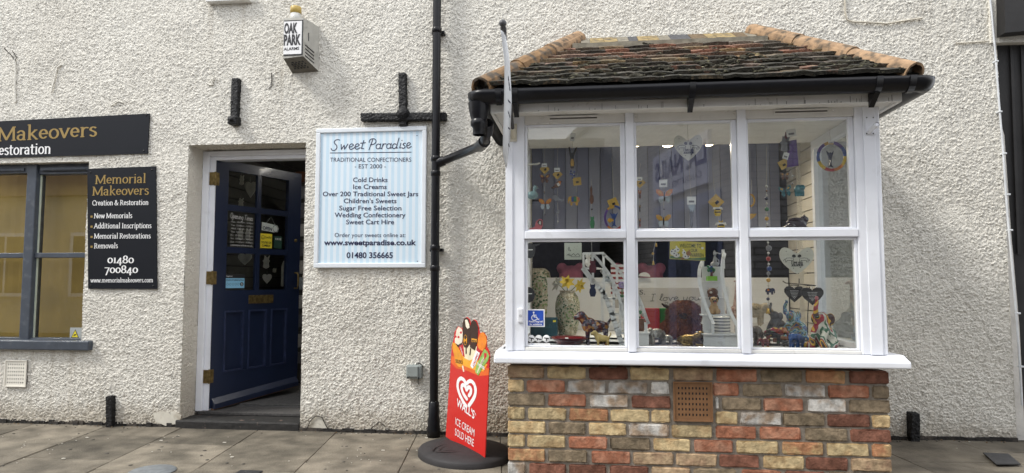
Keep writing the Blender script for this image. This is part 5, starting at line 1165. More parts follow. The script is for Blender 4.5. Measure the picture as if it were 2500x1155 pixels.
mb = MB(); mb.box(-9, .25, -14, -8.6, 0, 3.45); mb.build('wall', M('dark_grey_render', (.13, .13, .155), .8, var=.1), far)  # even dark grey wall colour
mb = MB(); mb.hexa([(-9.2, -14, 3.45), (.35, -14, 3.45), (.35, -8.4, 3.45), (-9.2, -8.4, 3.45), (-9.2, -13, 4.1), (.35, -13, 4.1), (.35, -8.4, 3.62), (-9.2, -8.4, 3.62)]); mb.build('roof', TIMB, far)
crm = thing('cream_building', 'cream rendered building with white windows across the street', 'building', (-15, -9, 0))
mb = MB(); mb.box(-24, -9.3, -14, -8.2, 0, 3.0); mb.build('wall', M('cream_far_render', (.55, .50, .40), .8, var=.1), crm)
mb = MB(); mb.hexa([(-24, -14, 3.0), (-9.2, -14, 3.0), (-9.2, -8.0, 3.0), (-24, -8.0, 3.0), (-24, -13, 4.6), (-9.2, -13, 4.6), (-9.2, -10, 4.6), (-24, -10, 4.6)]); mb.build('roof', M('far_brown_roof', (.12, .07, .05), .9, var=.3), crm)
for x in (-22, -19, -16.2, -13.4, -11.2):
    mb = MB(); mb.box(x, x+1.3, -8.199, -8.15, .8, 2.2); f = mb.build('window', WHITE, crm)
    for k in (0, 1):
        mb = MB(); mb.box(x+.08+.6*k, x+.62+.6*k, -8.149, -8.14, .88, 2.12); mb.build('pane', M('dark_far_glass', (.03, .035, .04), .1), f)
for x in (-8, -6, -4, -2.6):
    mb = MB(); mb.box(x, x+1, -8.599, -8.55, .9, 2.4); f = mb.build('window', WHITE, far); mb = MB(); mb.box(x+.08, x+.92, -8.549, -8.54, .98, 2.32); mb.build('pane', M('dark_far_glass', (.03, .035, .04), .1), f)
# ================================================================ inside the bay: display recess
DZ = .742; BY2 = .70; CZ = 2.27
DECK = M('white_display_boards', (.78, .78, .77), .5, var=.07, vs=6, bump=.1, bs=20)
mb = MB(); n = 9
for i in range(n):
    y0 = -.85 + i*(BY2+.85)/n; mb.box(-.50, 1.66, y0+.001, y0+(BY2+.85)/n-.001, DZ-.03, DZ - .0005*(i % 2), 0)
o = mb.build('display_shelf', DECK); tag(o, 'white boarded shelf of the bay window display', 'shelf')
mb = MB(); mb.box(-.50, 1.70, .0, BY2+.05, CZ, CZ+.03); mb.box(-.44, 1.63, -.86, .0, 2.158, 2.166); kind(mb.build('bay_ceiling', M('display_ceiling_paint', (.24, .24, .25), .8)))
mb = MB(); mb.box(-.52, -.45, .36, BY2+.1, 0, 2.6); kind(mb.build('recess_wall_left', M('recess_paint', (.65, .64, .62), .8)))
# back of the recess: blind above, opening, white board below
BLIND = M('lilac_blind_cloth', (.27, .295, .42), .8, var=.06, vs=5)
bl0, bl1 = P(1281, 345, .66), P(1908, 565, .66)
mb = MB(); x = -.45; i = 0; sw = .095
while x < bl1.x:
    x2 = min(x + sw, bl1.x); d = .012 if i % 2 else 0; mb.hexa([(x, .66+d, bl1.z), (x2, .66+.02-d, bl1.z), (x2, .664+.02-d, bl1.z), (x, .664+d, bl1.z), (x, .66+d, bl0.z), (x2, .66+.02-d, bl0.z), (x2, .664+.02-d, bl0.z), (x, .664+d, bl0.z)], i % 2); x = x2 + .002; i += 1
o = mb.build('vertical_blind', [BLIND, M('pale_lilac_blind_cloth', (.38, .41, .53), .8, var=.06, vs=5)]); tag(o, 'lilac striped vertical blind across the back of the bay display', 'blind')
mb = MB(); mb.box(-.45, bl1.x, .65, .70, bl0.z, bl0.z+.05, bev=.004); o = mb.build('blind_rail', M('dark_rail', (.06, .06, .065), .5)); tag(o, 'dark head rail above the lilac blind', 'rail')
wb = P(1500, 678, .70).z
mb = MB(); mb.box(-.45, P(1925, 700, .7).x, .70, .73, DZ, wb, bev=.003); o = mb.build('white_backboard', M('white_backboard_paint', (.80, .81, .82), .5, var=.03)); tag(o, 'low white board standing behind the bay display', 'board')
# slat wall on the right side of the recess, with its timber edge and the white casing
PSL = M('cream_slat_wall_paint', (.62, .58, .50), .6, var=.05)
RF = Frame((1.635, 0, 0), (0, 1, 0), (0, 0, 1), (-1, 0, 0))
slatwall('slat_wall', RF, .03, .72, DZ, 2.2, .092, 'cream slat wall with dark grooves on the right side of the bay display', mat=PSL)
WOOD = M('warm_wood_edge', (.30, .15, .05), .6, var=.25, vs=12); mb = MB(); mb.fbox(RF, 0, .0295, DZ, 2.2, -.03, .006); o = mb.build('wood_trim', WOOD); tag(o, 'brown wood strip edging the cream slat wall', 'trim')
mb = MB()
for zz in [DZ+.05+.092*k for k in range(15)]: MB().tube([RF(.015, zz, .006), RF(.015, zz, .008)], .004, 6).build('screw', BLACKI, o)
LF = Frame((-.44, 0, 0), (0, 1, 0), (0, 0, 1), (1, 0, 0))
slatwall('slat_wall', LF, .0, .66, DZ, 2.2, .092, 'dark slat wall on the left side of the bay display', mat=SLW)
mb = MB(); mb.box(1.637, 1.70, -.003, .05, DZ, 2.25); o = mb.build('white_casing', WHITE2); tag(o, 'white timber casing between the slat wall and the bay side light', 'casing')

# ---------------------------------------------------------------- lamps on a ceiling track
LAMP = M('warm_lamp_glow', (1.0, .80, .50), .5, em=9.0)
Yl = .25; tr_ = thing('light_track', 'pale ceiling light track above the bay display', 'light track', P(1640, 312, Yl)); a, b = P(1530, 313, Yl), P(1760, 311, Yl)
mb = MB(); mb.box(a.x, b.x, Yl-.012, Yl+.012, a.z-.012, a.z+.012, bev=.003); mb.box(a.x+.05, a.x+.07, Yl-.01, Yl+.01, a.z, CZ); mb.box(b.x-.07, b.x-.05, Yl-.01, Yl+.01, a.z, CZ); mb.build('rail', M('pale_grey_metal', (.45, .45, .46), .4), tr_)
for x, y, tilt, lab in ((1548, 352, (-.25, -.3, -1), 'lit chrome spotlight half hidden behind the left mullion'), (1631, 352, (.02, -.45, -1), 'lit chrome spotlight left of the upper heart sign'), (1738, 350, (.38, -.3, -1), 'lit chrome spotlight tilted right of the upper heart sign')):
    c = P(x, y, Yl-.03); d = Vector(tilt).normalized(); s = thing('spotlight', lab, 'spotlight', c, group='track spotlights in the bay window')
    mb = MB(); mb.lathe([(.018, .13), (.03, .12), (.034, .06), (.05, .03), (.054, 0), (.048, .002)], c, 18, 0, -d); mb.build('lamp_head', M('dull_chrome', (.30, .30, .30), .3, .9), s)
    mb = MB(); mb.lathe([(.047, .004), (.03, -.002), (0, -.004)], c, 18, 0, -d); mb.build('bulb', LAMP, s)
    ld = bpy.data.lights.new('lamp_light', 'SPOT'); ld.energy = 12; ld.color = (1, .86, .68); ld.spot_size = R(125); ld.spot_blend = .8; ld.shadow_soft_size = .04; lo = bpy.data.objects.new('lamp_light', ld); COL.objects.link(lo); lo.parent = s; lo.location = d*.02; lo.rotation_euler = (-d).to_track_quat('Z', 'Y').to_euler()
    mb = MB(); mb.tube([c - d*.12, Vector((c.x - d.x*.12, Yl, a.z))], .008, 8); mb.build('stem', SILVER, s)

# ---------------------------------------------------------------- flat hanging shapes
def mir(p): return [(-x, y) for x, y in p][::-1]
BW_U = [(.02, .03), (.10, .30), (.32, .46), (.52, .46), (.50, .24), (.30, .04)]; BW_L = [(.02, .0), (.30, .01), (.38, -.16), (.26, -.42), (.10, -.32)]
BIRD = [(-.5, -.08), (-.2, .0), (0, .18), (.2, .26), (.38, .22), (.5, .14), (.38, .08), (.3, -.1), (.1, -.2), (-.15, -.16), (-.48, -.16)]
ELEPH = [(-.48, .05), (-.40, .28), (-.15, .38), (.1, .34), (.25, .40), (.44, .30), (.5, .05), (.48, -.25), (.42, -.26), (.40, .0), (.32, -.02), (.28, -.42), (.12, -.42), (.10, -.16), (-.12, -.16), (-.14, -.42), (-.32, -.42), (-.36, -.1), (-.44, -.12)]
CATS = [(-.22, -.5), (.22, -.5), (.34, -.2), (.3, .05), (.2, .15), (.26, .3), (.24, .5), (.12, .4), (-.12, .4), (-.24, .5), (-.26, .3), (-.2, .15), (-.3, .05), (-.34, -.2)]
HEART = [(0, -.5), (.34, -.17), (.5, .08), (.5, .27), (.38, .42), (.2, .44), (.06, .36), (0, .27), (-.06, .36), (-.2, .44), (-.38, .42), (-.5, .27), (-.5, .08), (-.34, -.17)]
ANGEL = [(0, -.05), (-.12, -.36), (-.3, -.5), (0, -.42), (.3, -.5), (.12, -.36), (.1, -.02), (.4, .5), (.14, .34), (0, .42), (-.14, .34), (-.4, .5), (-.1, -.02)]
FEATH = [(0, -.5), (.4, -.38), (.3, -.05), (.48, .1), (.3, .2), (.45, .5), (.1, .3), (-.2, .5), (-.28, .2), (-.48, .1), (-.3, -.05), (-.4, -.38)]
def cmat(n, c, r=.3, **k): return M('glazed_' + n, c, r, var=.2, vs=60, **k)
GOLDT = M('gold_card_tag', (.50, .32, .06), .5, var=.15, vs=50); PRICE = M('white_price_tag', (.75, .75, .74), .6); STRING = M('pale_string', (.5, .48, .45), .7)
C_ = dict(maroon=cmat('maroon', (.12, .02, .03)), orange=cmat('orange', (.5, .17, .03)), red=cmat('red', (.35, .03, .03)), amber=cmat('amber', (.50, .28, .04)), blue=cmat('blue', (.03, .07, .25)), pale=cmat('pale_blue', (.40, .45, .50)), teal=cmat('teal', (.01, .13, .16)), green=cmat('green', (.03, .16, .06)), dark=cmat('dark', (.025, .02, .02)), brown=cmat('brown', (.12, .05, .025)), yellow=cmat('yellow', (.55, .38, .03)), pink=cmat('pink', (.45, .12, .14)), white=cmat('white', (.6, .58, .55)), purple=cmat('purple', (.10, .05, .22)), grey=cmat('grey', (.20, .20, .22)), gold=M('brass_bell', (.5, .32, .09), .3, 1), navy=cmat('navy', (.012, .02, .06)))
class Hang:
    """a string of ornaments in the plane Y; pixels give each piece's place on that plane"""
    def __init__(s, label, x, ytop, Y, cat='hanging ornament', name='hanging_ornament', group=None):
        s.Y = Y; s.t = thing(name, label, cat, P(x, ytop, Y), group=group); s.F = FY(Y)
    def pos(s, px, py): p = P(px, py, s.Y); return p.x, p.z
    def poly(s, pl, px, py, w, h=None, rot=0.0):
        cx, cz = s.pos(px, py); w = PXL(w, s.Y); h = PXL(h, s.Y) if h else w; c, sn = math.cos(rot), math.sin(rot)
        return [(cx + x*w*c - y*h*sn, cz + x*w*sn + y*h*c) for x, y in pl]
    def string(s, *px, r=.0012, m=None):
        mb = MB(); mb.tube([P(x, y, s.Y+.004) for x, y in px], r, 5); mb.build('string', m or STRING, s.t)
    def tag(s, px, py, w, m=GOLDT, rot=.78, name='tag'):
        q = [(-.38, -.38), (.38, -.38), (.38, .38), (-.38, .38)]; mb = MB(); mb.fprism(s.F, s.poly(q, px, py, w, rot=rot), 0, .002, 0)
        mb.fprism(s.F, s.poly([(-.12, -.16), (.14, -.16), (.14, .02), (-.12, .02)], px, py, w, rot=rot), .002, .0026, 1); mb.build(name, [m, TEXTK], s.t)
    def price(s, px, py, w, h=None, rot=0.0):
        q = [(-.5, -.5), (.5, -.5), (.5, .5), (-.5, .5)]; mb = MB(); mb.fprism(s.F, s.poly(q, px, py, w, h or w*.7, rot), .004, .005, 0); mb.fprism(s.F, s.poly([(-.3, -.25), (.3, -.25), (.3, .0), (-.3, .0)], px, py, w, h or w*.7, rot), .005, .0056, 1); mb.build('price_tag', [PRICE, M('grey_print', (.2, .2, .22), .6)], s.t)
    def butterfly(s, px, py, w, up, lo, rot=0.0, turn=1.0):
        mb = MB(); f = lambda p: [(x*turn, y) for x, y in p]
        for p in (BW_U, mir(BW_U)): mb.fprism(s.F, s.poly(f(p), px, py, w, rot=rot), -.002, .002, 0)
        for p in (BW_L, mir(BW_L)): mb.fprism(s.F, s.poly(f(p), px, py, w, rot=rot), -.002, .0025, 1)
        for k in ((.36, .40, .5, .3), ): mb.fprism(s.F, s.poly(f([(.14, .26), (.32, .38), (.40, .28), (.24, .14)]), px, py, w, rot=rot), .002, .0032, 3); mb.fprism(s.F, s.poly(f(mir([(.14, .26), (.32, .38), (.40, .28), (.24, .14)])), px, py, w, rot=rot), .002, .0032, 3)
        c = P(px, py, s.Y-.003); L = PXL(w, s.Y); mb.tube([c + Vector((0, 0, .28*L)), c, c - Vector((0, 0, .3*L))], [.02*L, .06*L, .03*L], 6, 2); mb.build('butterfly', [up, lo, C_['dark'], C_['amber']], s.t)
    def shape(s, name, pl, px, py, w, h, m, th=.003, rot=0.0, extra=()):
        mb = MB(); mb.fprism(s.F, s.poly(pl, px, py, w, h, rot), -th, th, 0); ms = [m]
        for k, (pl2, m2) in enumerate(extra): mb.fprism(s.F, s.poly(pl2, px, py, w, h, rot), th, th+.0006*(k+1), k+1); ms.append(m2)
        mb.build(name, ms, s.t)
    def bead(s, px, py, r, m, name='bead', stretch=1.0):
        mb = MB(); q = PXL(r, s.Y); mb.ell(P(px, py, s.Y), (q, q, q*stretch), nu=10, nv=7); mb.build(name, m, s.t)
    def bell(s, px, py, w, h):
        mb = MB(); p = P(px, py, s.Y); w, h = PXL(w, s.Y)/2, PXL(h, s.Y); mb.lathe([(.002, h*.5), (w*.6, h*.42), (w*.7, -h*.1), (w, -h*.45), (w*.85, -h*.5)], p, 12); mb.build('bell', C_['gold'], s.t)
Y1 = -.72
h = Hang('dark red butterfly above an orange one under a gold tag at the upper left', 1330, 358, Y1); h.string((1331, 356), (1329, 380), (1330, 405), (1330, 525)); h.price(1329, 404, 13); h.tag(1330, 413, 24); h.butterfly(1330, 437, 25, C_['maroon'], C_['brown']); h.butterfly(1329, 471, 9, C_['brown'], C_['dark'], turn=.4); h.butterfly(1331, 499, 30, C_['orange'], C_['pale']); h.bead(1330, 522, 2.2, C_['grey'])
h = Hang('three small garden birds hanging on one string under a gold tag', 1362, 360, Y1); h.string((1362, 358), (1361, 400), (1362, 545)); h.price(1360, 415, 14); h.tag(1361, 426, 24)
RB = [([(.0, .1), (.25, .15), (.3, -.08), (.1, -.14)], C_['white']), ([(.22, .24), (.4, .2), (.34, -.02), (.24, .0)], C_['orange'])]
h.shape('bird', BIRD, 1359, 452, 30, 34, C_['brown'], extra=RB, rot=.25); h.shape('bird', mir(BIRD), 1362, 485, 30, 32, C_['grey'], extra=[(mir(q[0]), m) for q, m in ()], rot=-.15); h.shape('bird', BIRD, 1361, 519, 15, 20, C_['grey'], rot=.4); h.bead(1362, 541, 2, C_['white'])
h = Hang('golden nosed donkey head with blue beads under a white price card', 1398, 320, Y1); h.string((1397, 318), (1398, 375)); h.price(1398, 335, 11, 20, -.2)
DONK = [(-.16, -.5), (.18, -.5), (.24, -.3), (.16, -.02), (.24, .12), (.5, .5), (.28, .42), (.1, .22), (-.1, .22), (-.22, .5), (-.36, .5), (-.3, .2), (-.2, -.02), (-.24, -.3)]
h.shape('donkey_head', DONK, 1397, 385, 25, 52, C_['dark'], .012, extra=[([(-.15, -.42), (.16, -.42), (.16, -.2), (.08, -.08), (-.08, -.08), (-.16, -.2)], C_['amber'])]); 
for x, y in ((1394, 418), (1402, 420), (1397, 426), (1393, 424), (1402, 428), (1398, 434)): h.bead(x, y, 2.6, C_['blue'])
h = Hang('patchwork coloured flat elephant under a crumpled gold tag', 1409, 425, Y1); h.string((1409, 424), (1408, 470)); h.tag(1409, 443, 26, rot=.1); h.shape('elephant', mir(ELEPH), 1401, 490, 30, 28, C_['amber'], extra=[([(.0, -.1), (.0, .36), (.2, .34), (.22, -.1)], C_['green']), ([(-.2, -.1), (-.2, .34), (0, .34), (0, -.1)], C_['blue']), ([(.3, .1), (.34, .3), (.46, .2), (.46, .0)], C_['pink'])])
h = Hang('brown lizard above a small green cat on a dark string', 1444, 440, Y1); h.string((1444, 438), (1444, 535)); h.shape('lizard', [(0, .5), (.2, .3), (.16, 0), (.4, -.1), (.45, -.35), (.2, -.5), (-.2, -.5), (-.4, -.3), (-.25, 0), (-.3, .3)], 1444, 475, 12, 46, C_['brown'], .006); h.bead(1445, 511, 2, C_['dark']); h.shape('cat', CATS, 1446, 542, 17, 30, C_['green'], .006)
h = Hang('oval rainbow suncatcher ring around a blue tail at the left mullion', 1496, 380, Y1); h.string((1493, 385), (1496, 420), (1498, 475), (1497, 500)); h.tag(1497, 496, 30, rot=.4)
def ring(h, px, py, rx, ry, w, cols):
    cx, cz = h.pos(px, py); rx, ry, w = PXL(rx, h.Y), PXL(ry, h.Y), PXL(w, h.Y); mb = MB(); n = len(cols); N = 6
    for k in range(n):
        for j in range(N):
            a0, a1 = 2*math.pi*(k*N+j)/(n*N), 2*math.pi*(k*N+j+1)/(n*N)
            q = [(cx+(rx-w)*math.cos(a0), cz+(ry-w)*math.sin(a0)), (cx+rx*math.cos(a0), cz+ry*math.sin(a0)), (cx+rx*math.cos(a1), cz+ry*math.sin(a1)), (cx+(rx-w)*math.cos(a1), cz+(ry-w)*math.sin(a1))]
            mb.fprism(h.F, q, -.003, .003, k)
    mb.build('ring', cols, h.t)
ring(h, 1500, 532, 25, 31, 5, [C_['purple'], C_['blue'], C_['amber'], C_['purple'], C_['purple'], C_['orange'], C_['red'], C_['green']]); h.shape('angel_fish', ANGEL, 1499, 536, 26, 36, C_['blue'], extra=[]); h.shape('fish', [(-.5, 0), (-.1, .4), (.4, .1), (.5, .35), (.5, -.35), (.4, -.1), (-.1, -.4)], 1490, 538, 15, 16, C_['amber'], .005)
h = Hang('edge on dark red butterflies under a gold tag beside the left mullion', 1561, 395, Y1); h.string((1558, 396), (1564, 400), (1560, 420), (1562, 440), (1561, 570)); h.price(1561, 437, 13); h.tag(1562, 446, 26); h.butterfly(1562, 476, 26, C_['red'], C_['maroon'], turn=.28); h.butterfly(1562, 510, 22, C_['dark'], C_['dark'], turn=.2); h.butterfly(1562, 545, 26, C_['maroon'], C_['red'], turn=.2)
h = Hang('two rainbow winged butterflies one above the other under a white card', 1617, 400, Y1); h.string((1614, 402), (1617, 425), (1612, 428), (1620, 440), (1621, 570)); h.price(1619, 448, 19, 18); h.butterfly(1622, 480, 38, C_['orange'], C_['pale']); h.bead(1621, 511, 1.6, C_['dark']); h.butterfly(1620, 540, 34, C_['amber'], C_['pale'])
h = Hang('slim grey hanging bird in a clear bag under a white card', 1686, 395, Y1); h.string((1682, 396), (1686, 470), (1688, 482)); h.price(1688, 490, 21, 19); h.shape('bag', [(-.5, -.5), (.5, -.5), (.5, .5), (-.5, .5)], 1689, 505, 14, 24, C_['pale'], .001); h.shape('bird', [(0, -.5), (.25, -.35), (.3, .05), (.5, .5), (.2, .3), (.05, .45), (-.05, .3), (-.4, .5), (-.3, .05), (-.2, -.35)], 1688, 534, 13, 48, C_['grey'], .005)
h = Hang('two striped honey bees hanging under a gold diamond tag', 1740, 390, Y1); h.string((1738, 388), (1743, 455), (1746, 470), (1748, 495), (1755, 540)); h.tag(1748, 493, 36)
BEE = [(-.2, -.5), (.2, -.5), (.34, -.2), (.3, .1), (.14, .3), (.2, .5), (0, .36), (-.2, .5), (-.14, .3), (-.3, .1), (-.34, -.2)]
for x, y, w_ in ((1752, 514, 24), (1760, 552, 26)):
    h.shape('bee', BEE, x, y, w_, w_*1.1, C_['yellow'], .006, extra=[([(-.3, -.22), (.3, -.22), (.3, -.1), (-.3, -.1)], C_['dark']), ([(-.26, .02), (.26, .02), (.2, .14), (-.2, .14)], C_['dark'])]); h.shape('wing', [(-.5, .1), (-.1, .2), (.1, .2), (.5, .1), (.4, .4), (-.4, .4)], x, y, w_*1.0, w_*.8, C_['white'], .0085)
h = Hang('purple and clear wind chime with teal butterfly under a tilted price card', 1930, 316, Y1); h.string((1930, 318), (1926, 350), (1935, 440)); h.price(1931, 325, 22, 18, .12); h.shape('bag', [(-.5, -.5), (.5, -.45), (.4, .5), (-.4, .45)], 1934, 375, 26, 66, C_['purple'], .004); h.shape('dragonfly', FEATH, 1917, 352, 26, 40, C_['grey'], .004); h.shape('red_feather', FEATH, 1920, 335, 10, 26, C_['maroon'], .004); h.price(1918, 381, 13, 16, -.3); h.tag(1913, 401, 28, rot=.5); h.butterfly(1916, 431, 20, C_['brown'], C_['brown']); h.butterfly(1918, 468, 28, C_['teal'], C_['teal'], rot=.2); h.string((1929, 410), (1928, 440), r=.002); h.bead(1935, 430, 2.4, C_['white']); h.bead(1935, 448, 1.8, C_['grey'])
h = Hang('teal glazed round elephant hanging beside the cream slat wall', 1951, 380, Y1); h.string((1949, 380), (1951, 452))
def teal_el(b):
    c = P(1950, 463, Y1); k = PXL(1, Y1); b.ell(c, (11*k, 9*k, 12*k)); b.ell(c + Vector((6*k, -6*k, 4*k)), 7*k)
    for dx_, dy_ in ((-7, -3), (-2, -6), (4, -6), (9, -3)): b.tube([c + Vector((dx_*k, dy_*k*.5, -4*k)), c + Vector((dx_*k, dy_*k*.5, -16*k))], 3.2*k, 8)
blob(teal_el, .0035).build('elephant', C_['teal'], h.t)
h = Hang('long string of coloured beads and tiny elephants right of the second mullion', 1873, 355, Y1 + .02); h.string((1871, 358), (1872, 400), (1871, 450), (1872, 560), (1875, 575), (1876, 750), r=.0016)
for x, y, r_, m in ((1872, 455, 3, 'white'), (1872, 466, 2.4, 'brown'), (1872, 477, 2.4, 'white'), (1871, 485, 4.2, 'navy'), (1872, 497, 2.6, 'white'), (1872, 511, 5.2, 'green'), (1872, 524, 2.4, 'white'), (1872, 534, 5, 'amber'), (1873, 546, 2.6, 'white'), (1874, 557, 5.2, 'dark'), (1875, 592, 2.4, 'white'), (1877, 606, 7, 'grey'), (1876, 618, 3, 'white'), (1876, 632, 5.5, 'red'), (1877, 645, 3, 'white'), (1878, 656, 6, 'blue'), (1876, 668, 4.4, 'grey'), (1876, 684, 5.2, 'amber'), (1876, 697, 2.4, 'white'), (1875, 730, 4, 'navy'), (1875, 743, 2, 'white')): h.bead(x, y, r_, C_[m])
h.shape('elephant', ELEPH, 1880, 711, 22, 19, C_['navy'], .005, extra=[([(-.3, .05), (-.1, .05), (-.1, .3), (-.3, .25)], C_['orange'])]); h.bell(1875, 759, 11, 13)
h = Hang('round rainbow suncatcher ring with a dark angel near the right post', 2027, 318, Y1 - .05); h.string((2026, 316), (2027, 345), (2028, 375)); ring(h, 2030, 382, 34, 36, 7, [C_['blue'], C_['purple'], C_['amber'], C_['purple'], C_['blue'], C_['yellow'], C_['red'], C_['orange'], C_['yellow']]); h.shape('angel', ANGEL, 2027, 389, 20, 40, C_['navy'], .006); h.price(2028, 348, 12, 5)
h = Hang('half rainbow suncatcher peeping past the second mullion', 1834, 440, Y1 + .05); h.string((1835, 440), (1835, 500)); ring(h, 1832, 489, 11, 16, 4, [C_['amber'], C_['purple'], C_['navy'], C_['amber']]); h.shape('moon', [(-.5, .5), (.5, .5), (.2, 0), (-.4, -.4)], 1838, 530, 18, 16, C_['amber'], .004)
h = Hang('dark red cat above a dark blue cat on one string by the stairs', 1445, 585, Y1 + .02); h.string((1444, 586), (1446, 640), (1445, 690)); h.shape('cat', CATS, 1447, 650, 26, 32, C_['maroon'], .008); h.shape('cat', CATS, 1447, 708, 24, 32, C_['navy'], .008)
h = Hang('two small brass bells on a string behind the middle pane', 1600, 586, Y1); h.string((1601, 586), (1596, 610), (1595, 645)); h.bell(1602, 598, 6, 9); h.bead(1594, 619, 3.2, C_['gold']); h.bell(1595, 642, 7, 10)
# large printed butterfly on the glass shelf, glass duck
h = Hang('big pink and black butterfly at the lower left of the upper pane', 1308, 560, -.6, 'butterfly ornament', 'butterfly_ornament'); h.shape('wing', [(-.4, -.5), (.3, -.5), (.5, -.05), (.5, .4), (.3, .5), (.05, .3), (-.05, -.1), (-.4, -.2)], 1307, 551, 36, 34, C_['pink'], .004, extra=[([(.2, .1), (.42, .0), (.44, .34), (.3, .42), (.12, .25)], C_['dark']), ([(.24, .12), (.38, .06), (.38, .3), (.28, .34)], C_['white'])]); h.string((1285, 545), (1296, 560))
t = thing('glass_shelf', 'small glass bracket shelf holding the pale glass duck', 'shelf', P(1300, 492, -.45)); a, b = P(1280, 492, -.45), P(1318, 488, -.45); mb = MB(); mb.box(a.x, b.x, -.55, -.3, a.z, a.z+.008); mb.build('board', GLASS, t); mb = MB(); mb.tube([P(1285, 493, -.4), P(1285, 520, -.4)], .004, 6); mb.build('bracket', SILVER, t)
def duck(b):
    c = P(1300, 477, -.47); k = PXL(1, -.47); b.ell(c, (15*k, 10*k, 10*k)); b.tube([c + Vector((4*k, 0, 5*k)), c + Vector((6*k, 0, 16*k))], 4*k, 8); b.ell(c + Vector((7*k, 0, 20*k)), (5.5*k, 5*k, 5*k)); b.tube([c + Vector((10*k, 0, 19*k)), c + Vector((16*k, 0, 17*k))], [2*k, 1*k], 6); b.tube([c + Vector((-10*k, 0, 3*k)), c + Vector((-18*k, 0, 8*k))], [5*k, 1.5*k], 8)
o = blob(duck, .004).build('glass_duck', M('pale_blue_glass', (.22, .33, .36), .08, var=.15, vs=20)); tag(o, 'pale blue glass duck on the small shelf at the upper left', 'duck ornament')
for y in (402, 565, 600):
    t = thing('rail_hook', {402: 'white rail hook at the far left behind the glass', 565: 'lower white rail hook beside the pink butterfly', 600: 'dark rail hook above the vases'}[y], 'hook', P(1283, y, -.4)); mb = MB(); mb.tube([P(1281, y, -.35), P(1312, y-1, -.5), P(1318, y-4, -.5)], .006, 8); mb.build('rod', PALE if y < 600 else BLACKI, t)

# printed plaques
def heart_sign(label, px, py, w, h, Y, sx, top):
    t = thing('heart_sign', label, 'heart sign', P(px, py+h/2, Y), group=None); H_ = Hang.__new__(Hang); H_.Y = Y; H_.t = t; H_.F = FY(Y)
    hs = []
    for i in range(40):
        a = 2*math.pi*i/40; hs.append((.5*math.sin(a)**3*1.0 if False else math.copysign(abs(math.sin(a))**1.6, math.sin(a))*.5, (13*math.cos(a) - 5*math.cos(2*a) - 2*math.cos(3*a) - math.cos(4*a))/29 + .085))
    mb = MB(); mb.fprism(H_.F, H_.poly(hs[::-1], px, py, w, h), -.004, .004, 0); mb.build('board', M('ivory_printed_heart', (.62, .62, .55), .4, var=.02), t)
    mb = MB(); q = lambda x, y: P(px + x*w, py + y*h, Y-.0045); L = lambda x, y: (q(x, y).x, q(x, y).z)
    F = FY(Y-.004); pw = PXL(1.1, Y)
    for s_ in (-1, 1):
        mb.strokes([[L(s_*.36, -.03), L(s_*.33, -.09), L(s_*.24, -.10), L(s_*.13, -.09)], [L(s_*.13, .0), L(s_*.30, .0)], [L(s_*.36, -.03), L(s_*.36, .07)], [L(s_*.31, .0), L(s_*.32, .07)], [L(s_*.15, -.01), L(s_*.14, .06)], [L(s_*.10, -.08), L(s_*.09, .05)], [L(s_*.38, -.06), L(s_*.42, .02)]], F, pw, 0)
        mb.fprism(F, [L(s_*x, y) for x, y in ((.03, -.13), (.03, -.20), (.08, -.24), (.14, -.22), (.15, -.15), (.10, -.11))][::s_], 0, .001, 0)
    hand(mb, 'Love you', q(-.17, .13), q(.19, .12), PXL(h*.075, Y), m=0, wt=.13); hand(mb, 'sausage', q(-.17, .23), q(.2, .22), PXL(h*.08, Y), m=0, wt=.13)
    for x, y in ((0, -.3), (.33, -.36), (-.33, -.36), (.26, -.28), (-.28, -.25), (.38, .0), (-.1, .3)): mb.strokes([[L(x, y)]], F, PXL(2.0 if abs(y) > .29 else 1, Y), 0)
    mb.build('print', TEXTK, t)
    mb = MB(); mb.tube([P(px, py-h*.3, Y), P(px+sx, top, Y)], .0015, 5); mb.build('string', STRING, t)
heart_sign('ivory Love you sausage heart hanging between the spotlights', 1680, 361, 67, 62, Y1, -2, 300)
heart_sign('ivory Love you sausage heart hanging in the lower right pane', 1945, 636, 77, 62, Y1, -1, 590)
def plaque(name, label, cat, px0, px1, py0, py1, Y, m, th=.006):
    a, b = P(px0, py1, Y), P(px1, py0, Y); t = thing(name, label, cat, ((a.x+b.x)/2, Y, a.z)); mb = MB(); mb.box(a.x, b.x, Y, Y+th, a.z, b.z, bev=.001); mb.build('board', m, t); return t
IV = M('ivory_plaque', (.62, .66, .58), .45, var=.02)
t = plaque('moon_plaque', 'ivory square plaque with a crescent moon hanging at the left', 'plaque', 1378, 1420, 593, 634, Y1, IV); F = FY(Y1); L = lambda x, y: (P(x, y, Y1).x, P(x, y, Y1).z)
mb = MB(); mb.strokes([[L(1389, 603), L(1387, 608), L(1389, 612), L(1394, 613), L(1391, 609), L(1390, 605), L(1389, 603)], [L(1384, 623), L(1390, 620), L(1394, 625), L(1400, 619), L(1405, 624), L(1411, 619), L(1416, 625)], [L(1394, 627), L(1416, 627)], [L(1386, 622), L(1392, 625)], [L(1402, 604)], [L(1410, 601)], [L(1408, 609)], [L(1382, 612)], [L(1400, 610)]], F, PXL(1, Y1), 0); mb.build('print', TEXTK, t)
mb = MB(); mb.tube([P(1380, 594, Y1), P(1388, 585, Y1)], .0012, 5); mb.tube([P(1418, 594, Y1), P(1410, 585, Y1)], .0012, 5); mb.build('string', STRING, t)
Yw = -.62; WLM = M('yellow_painted_sign', (.55, .47, .05), .5, var=.1, vs=15); t = thing('welcome_sign', 'yellow painted Welcome to our warren sign with rabbits', 'sign', P(1680, 636, Yw)); poly_ = [(1635, 632), (1722, 637), (1722, 592), (1636, 587)]
mb = MB(); mb.prism([P(x, y, Yw) for x, y in poly_], (0, .008, 0)); mb.build('board', WLM, t)
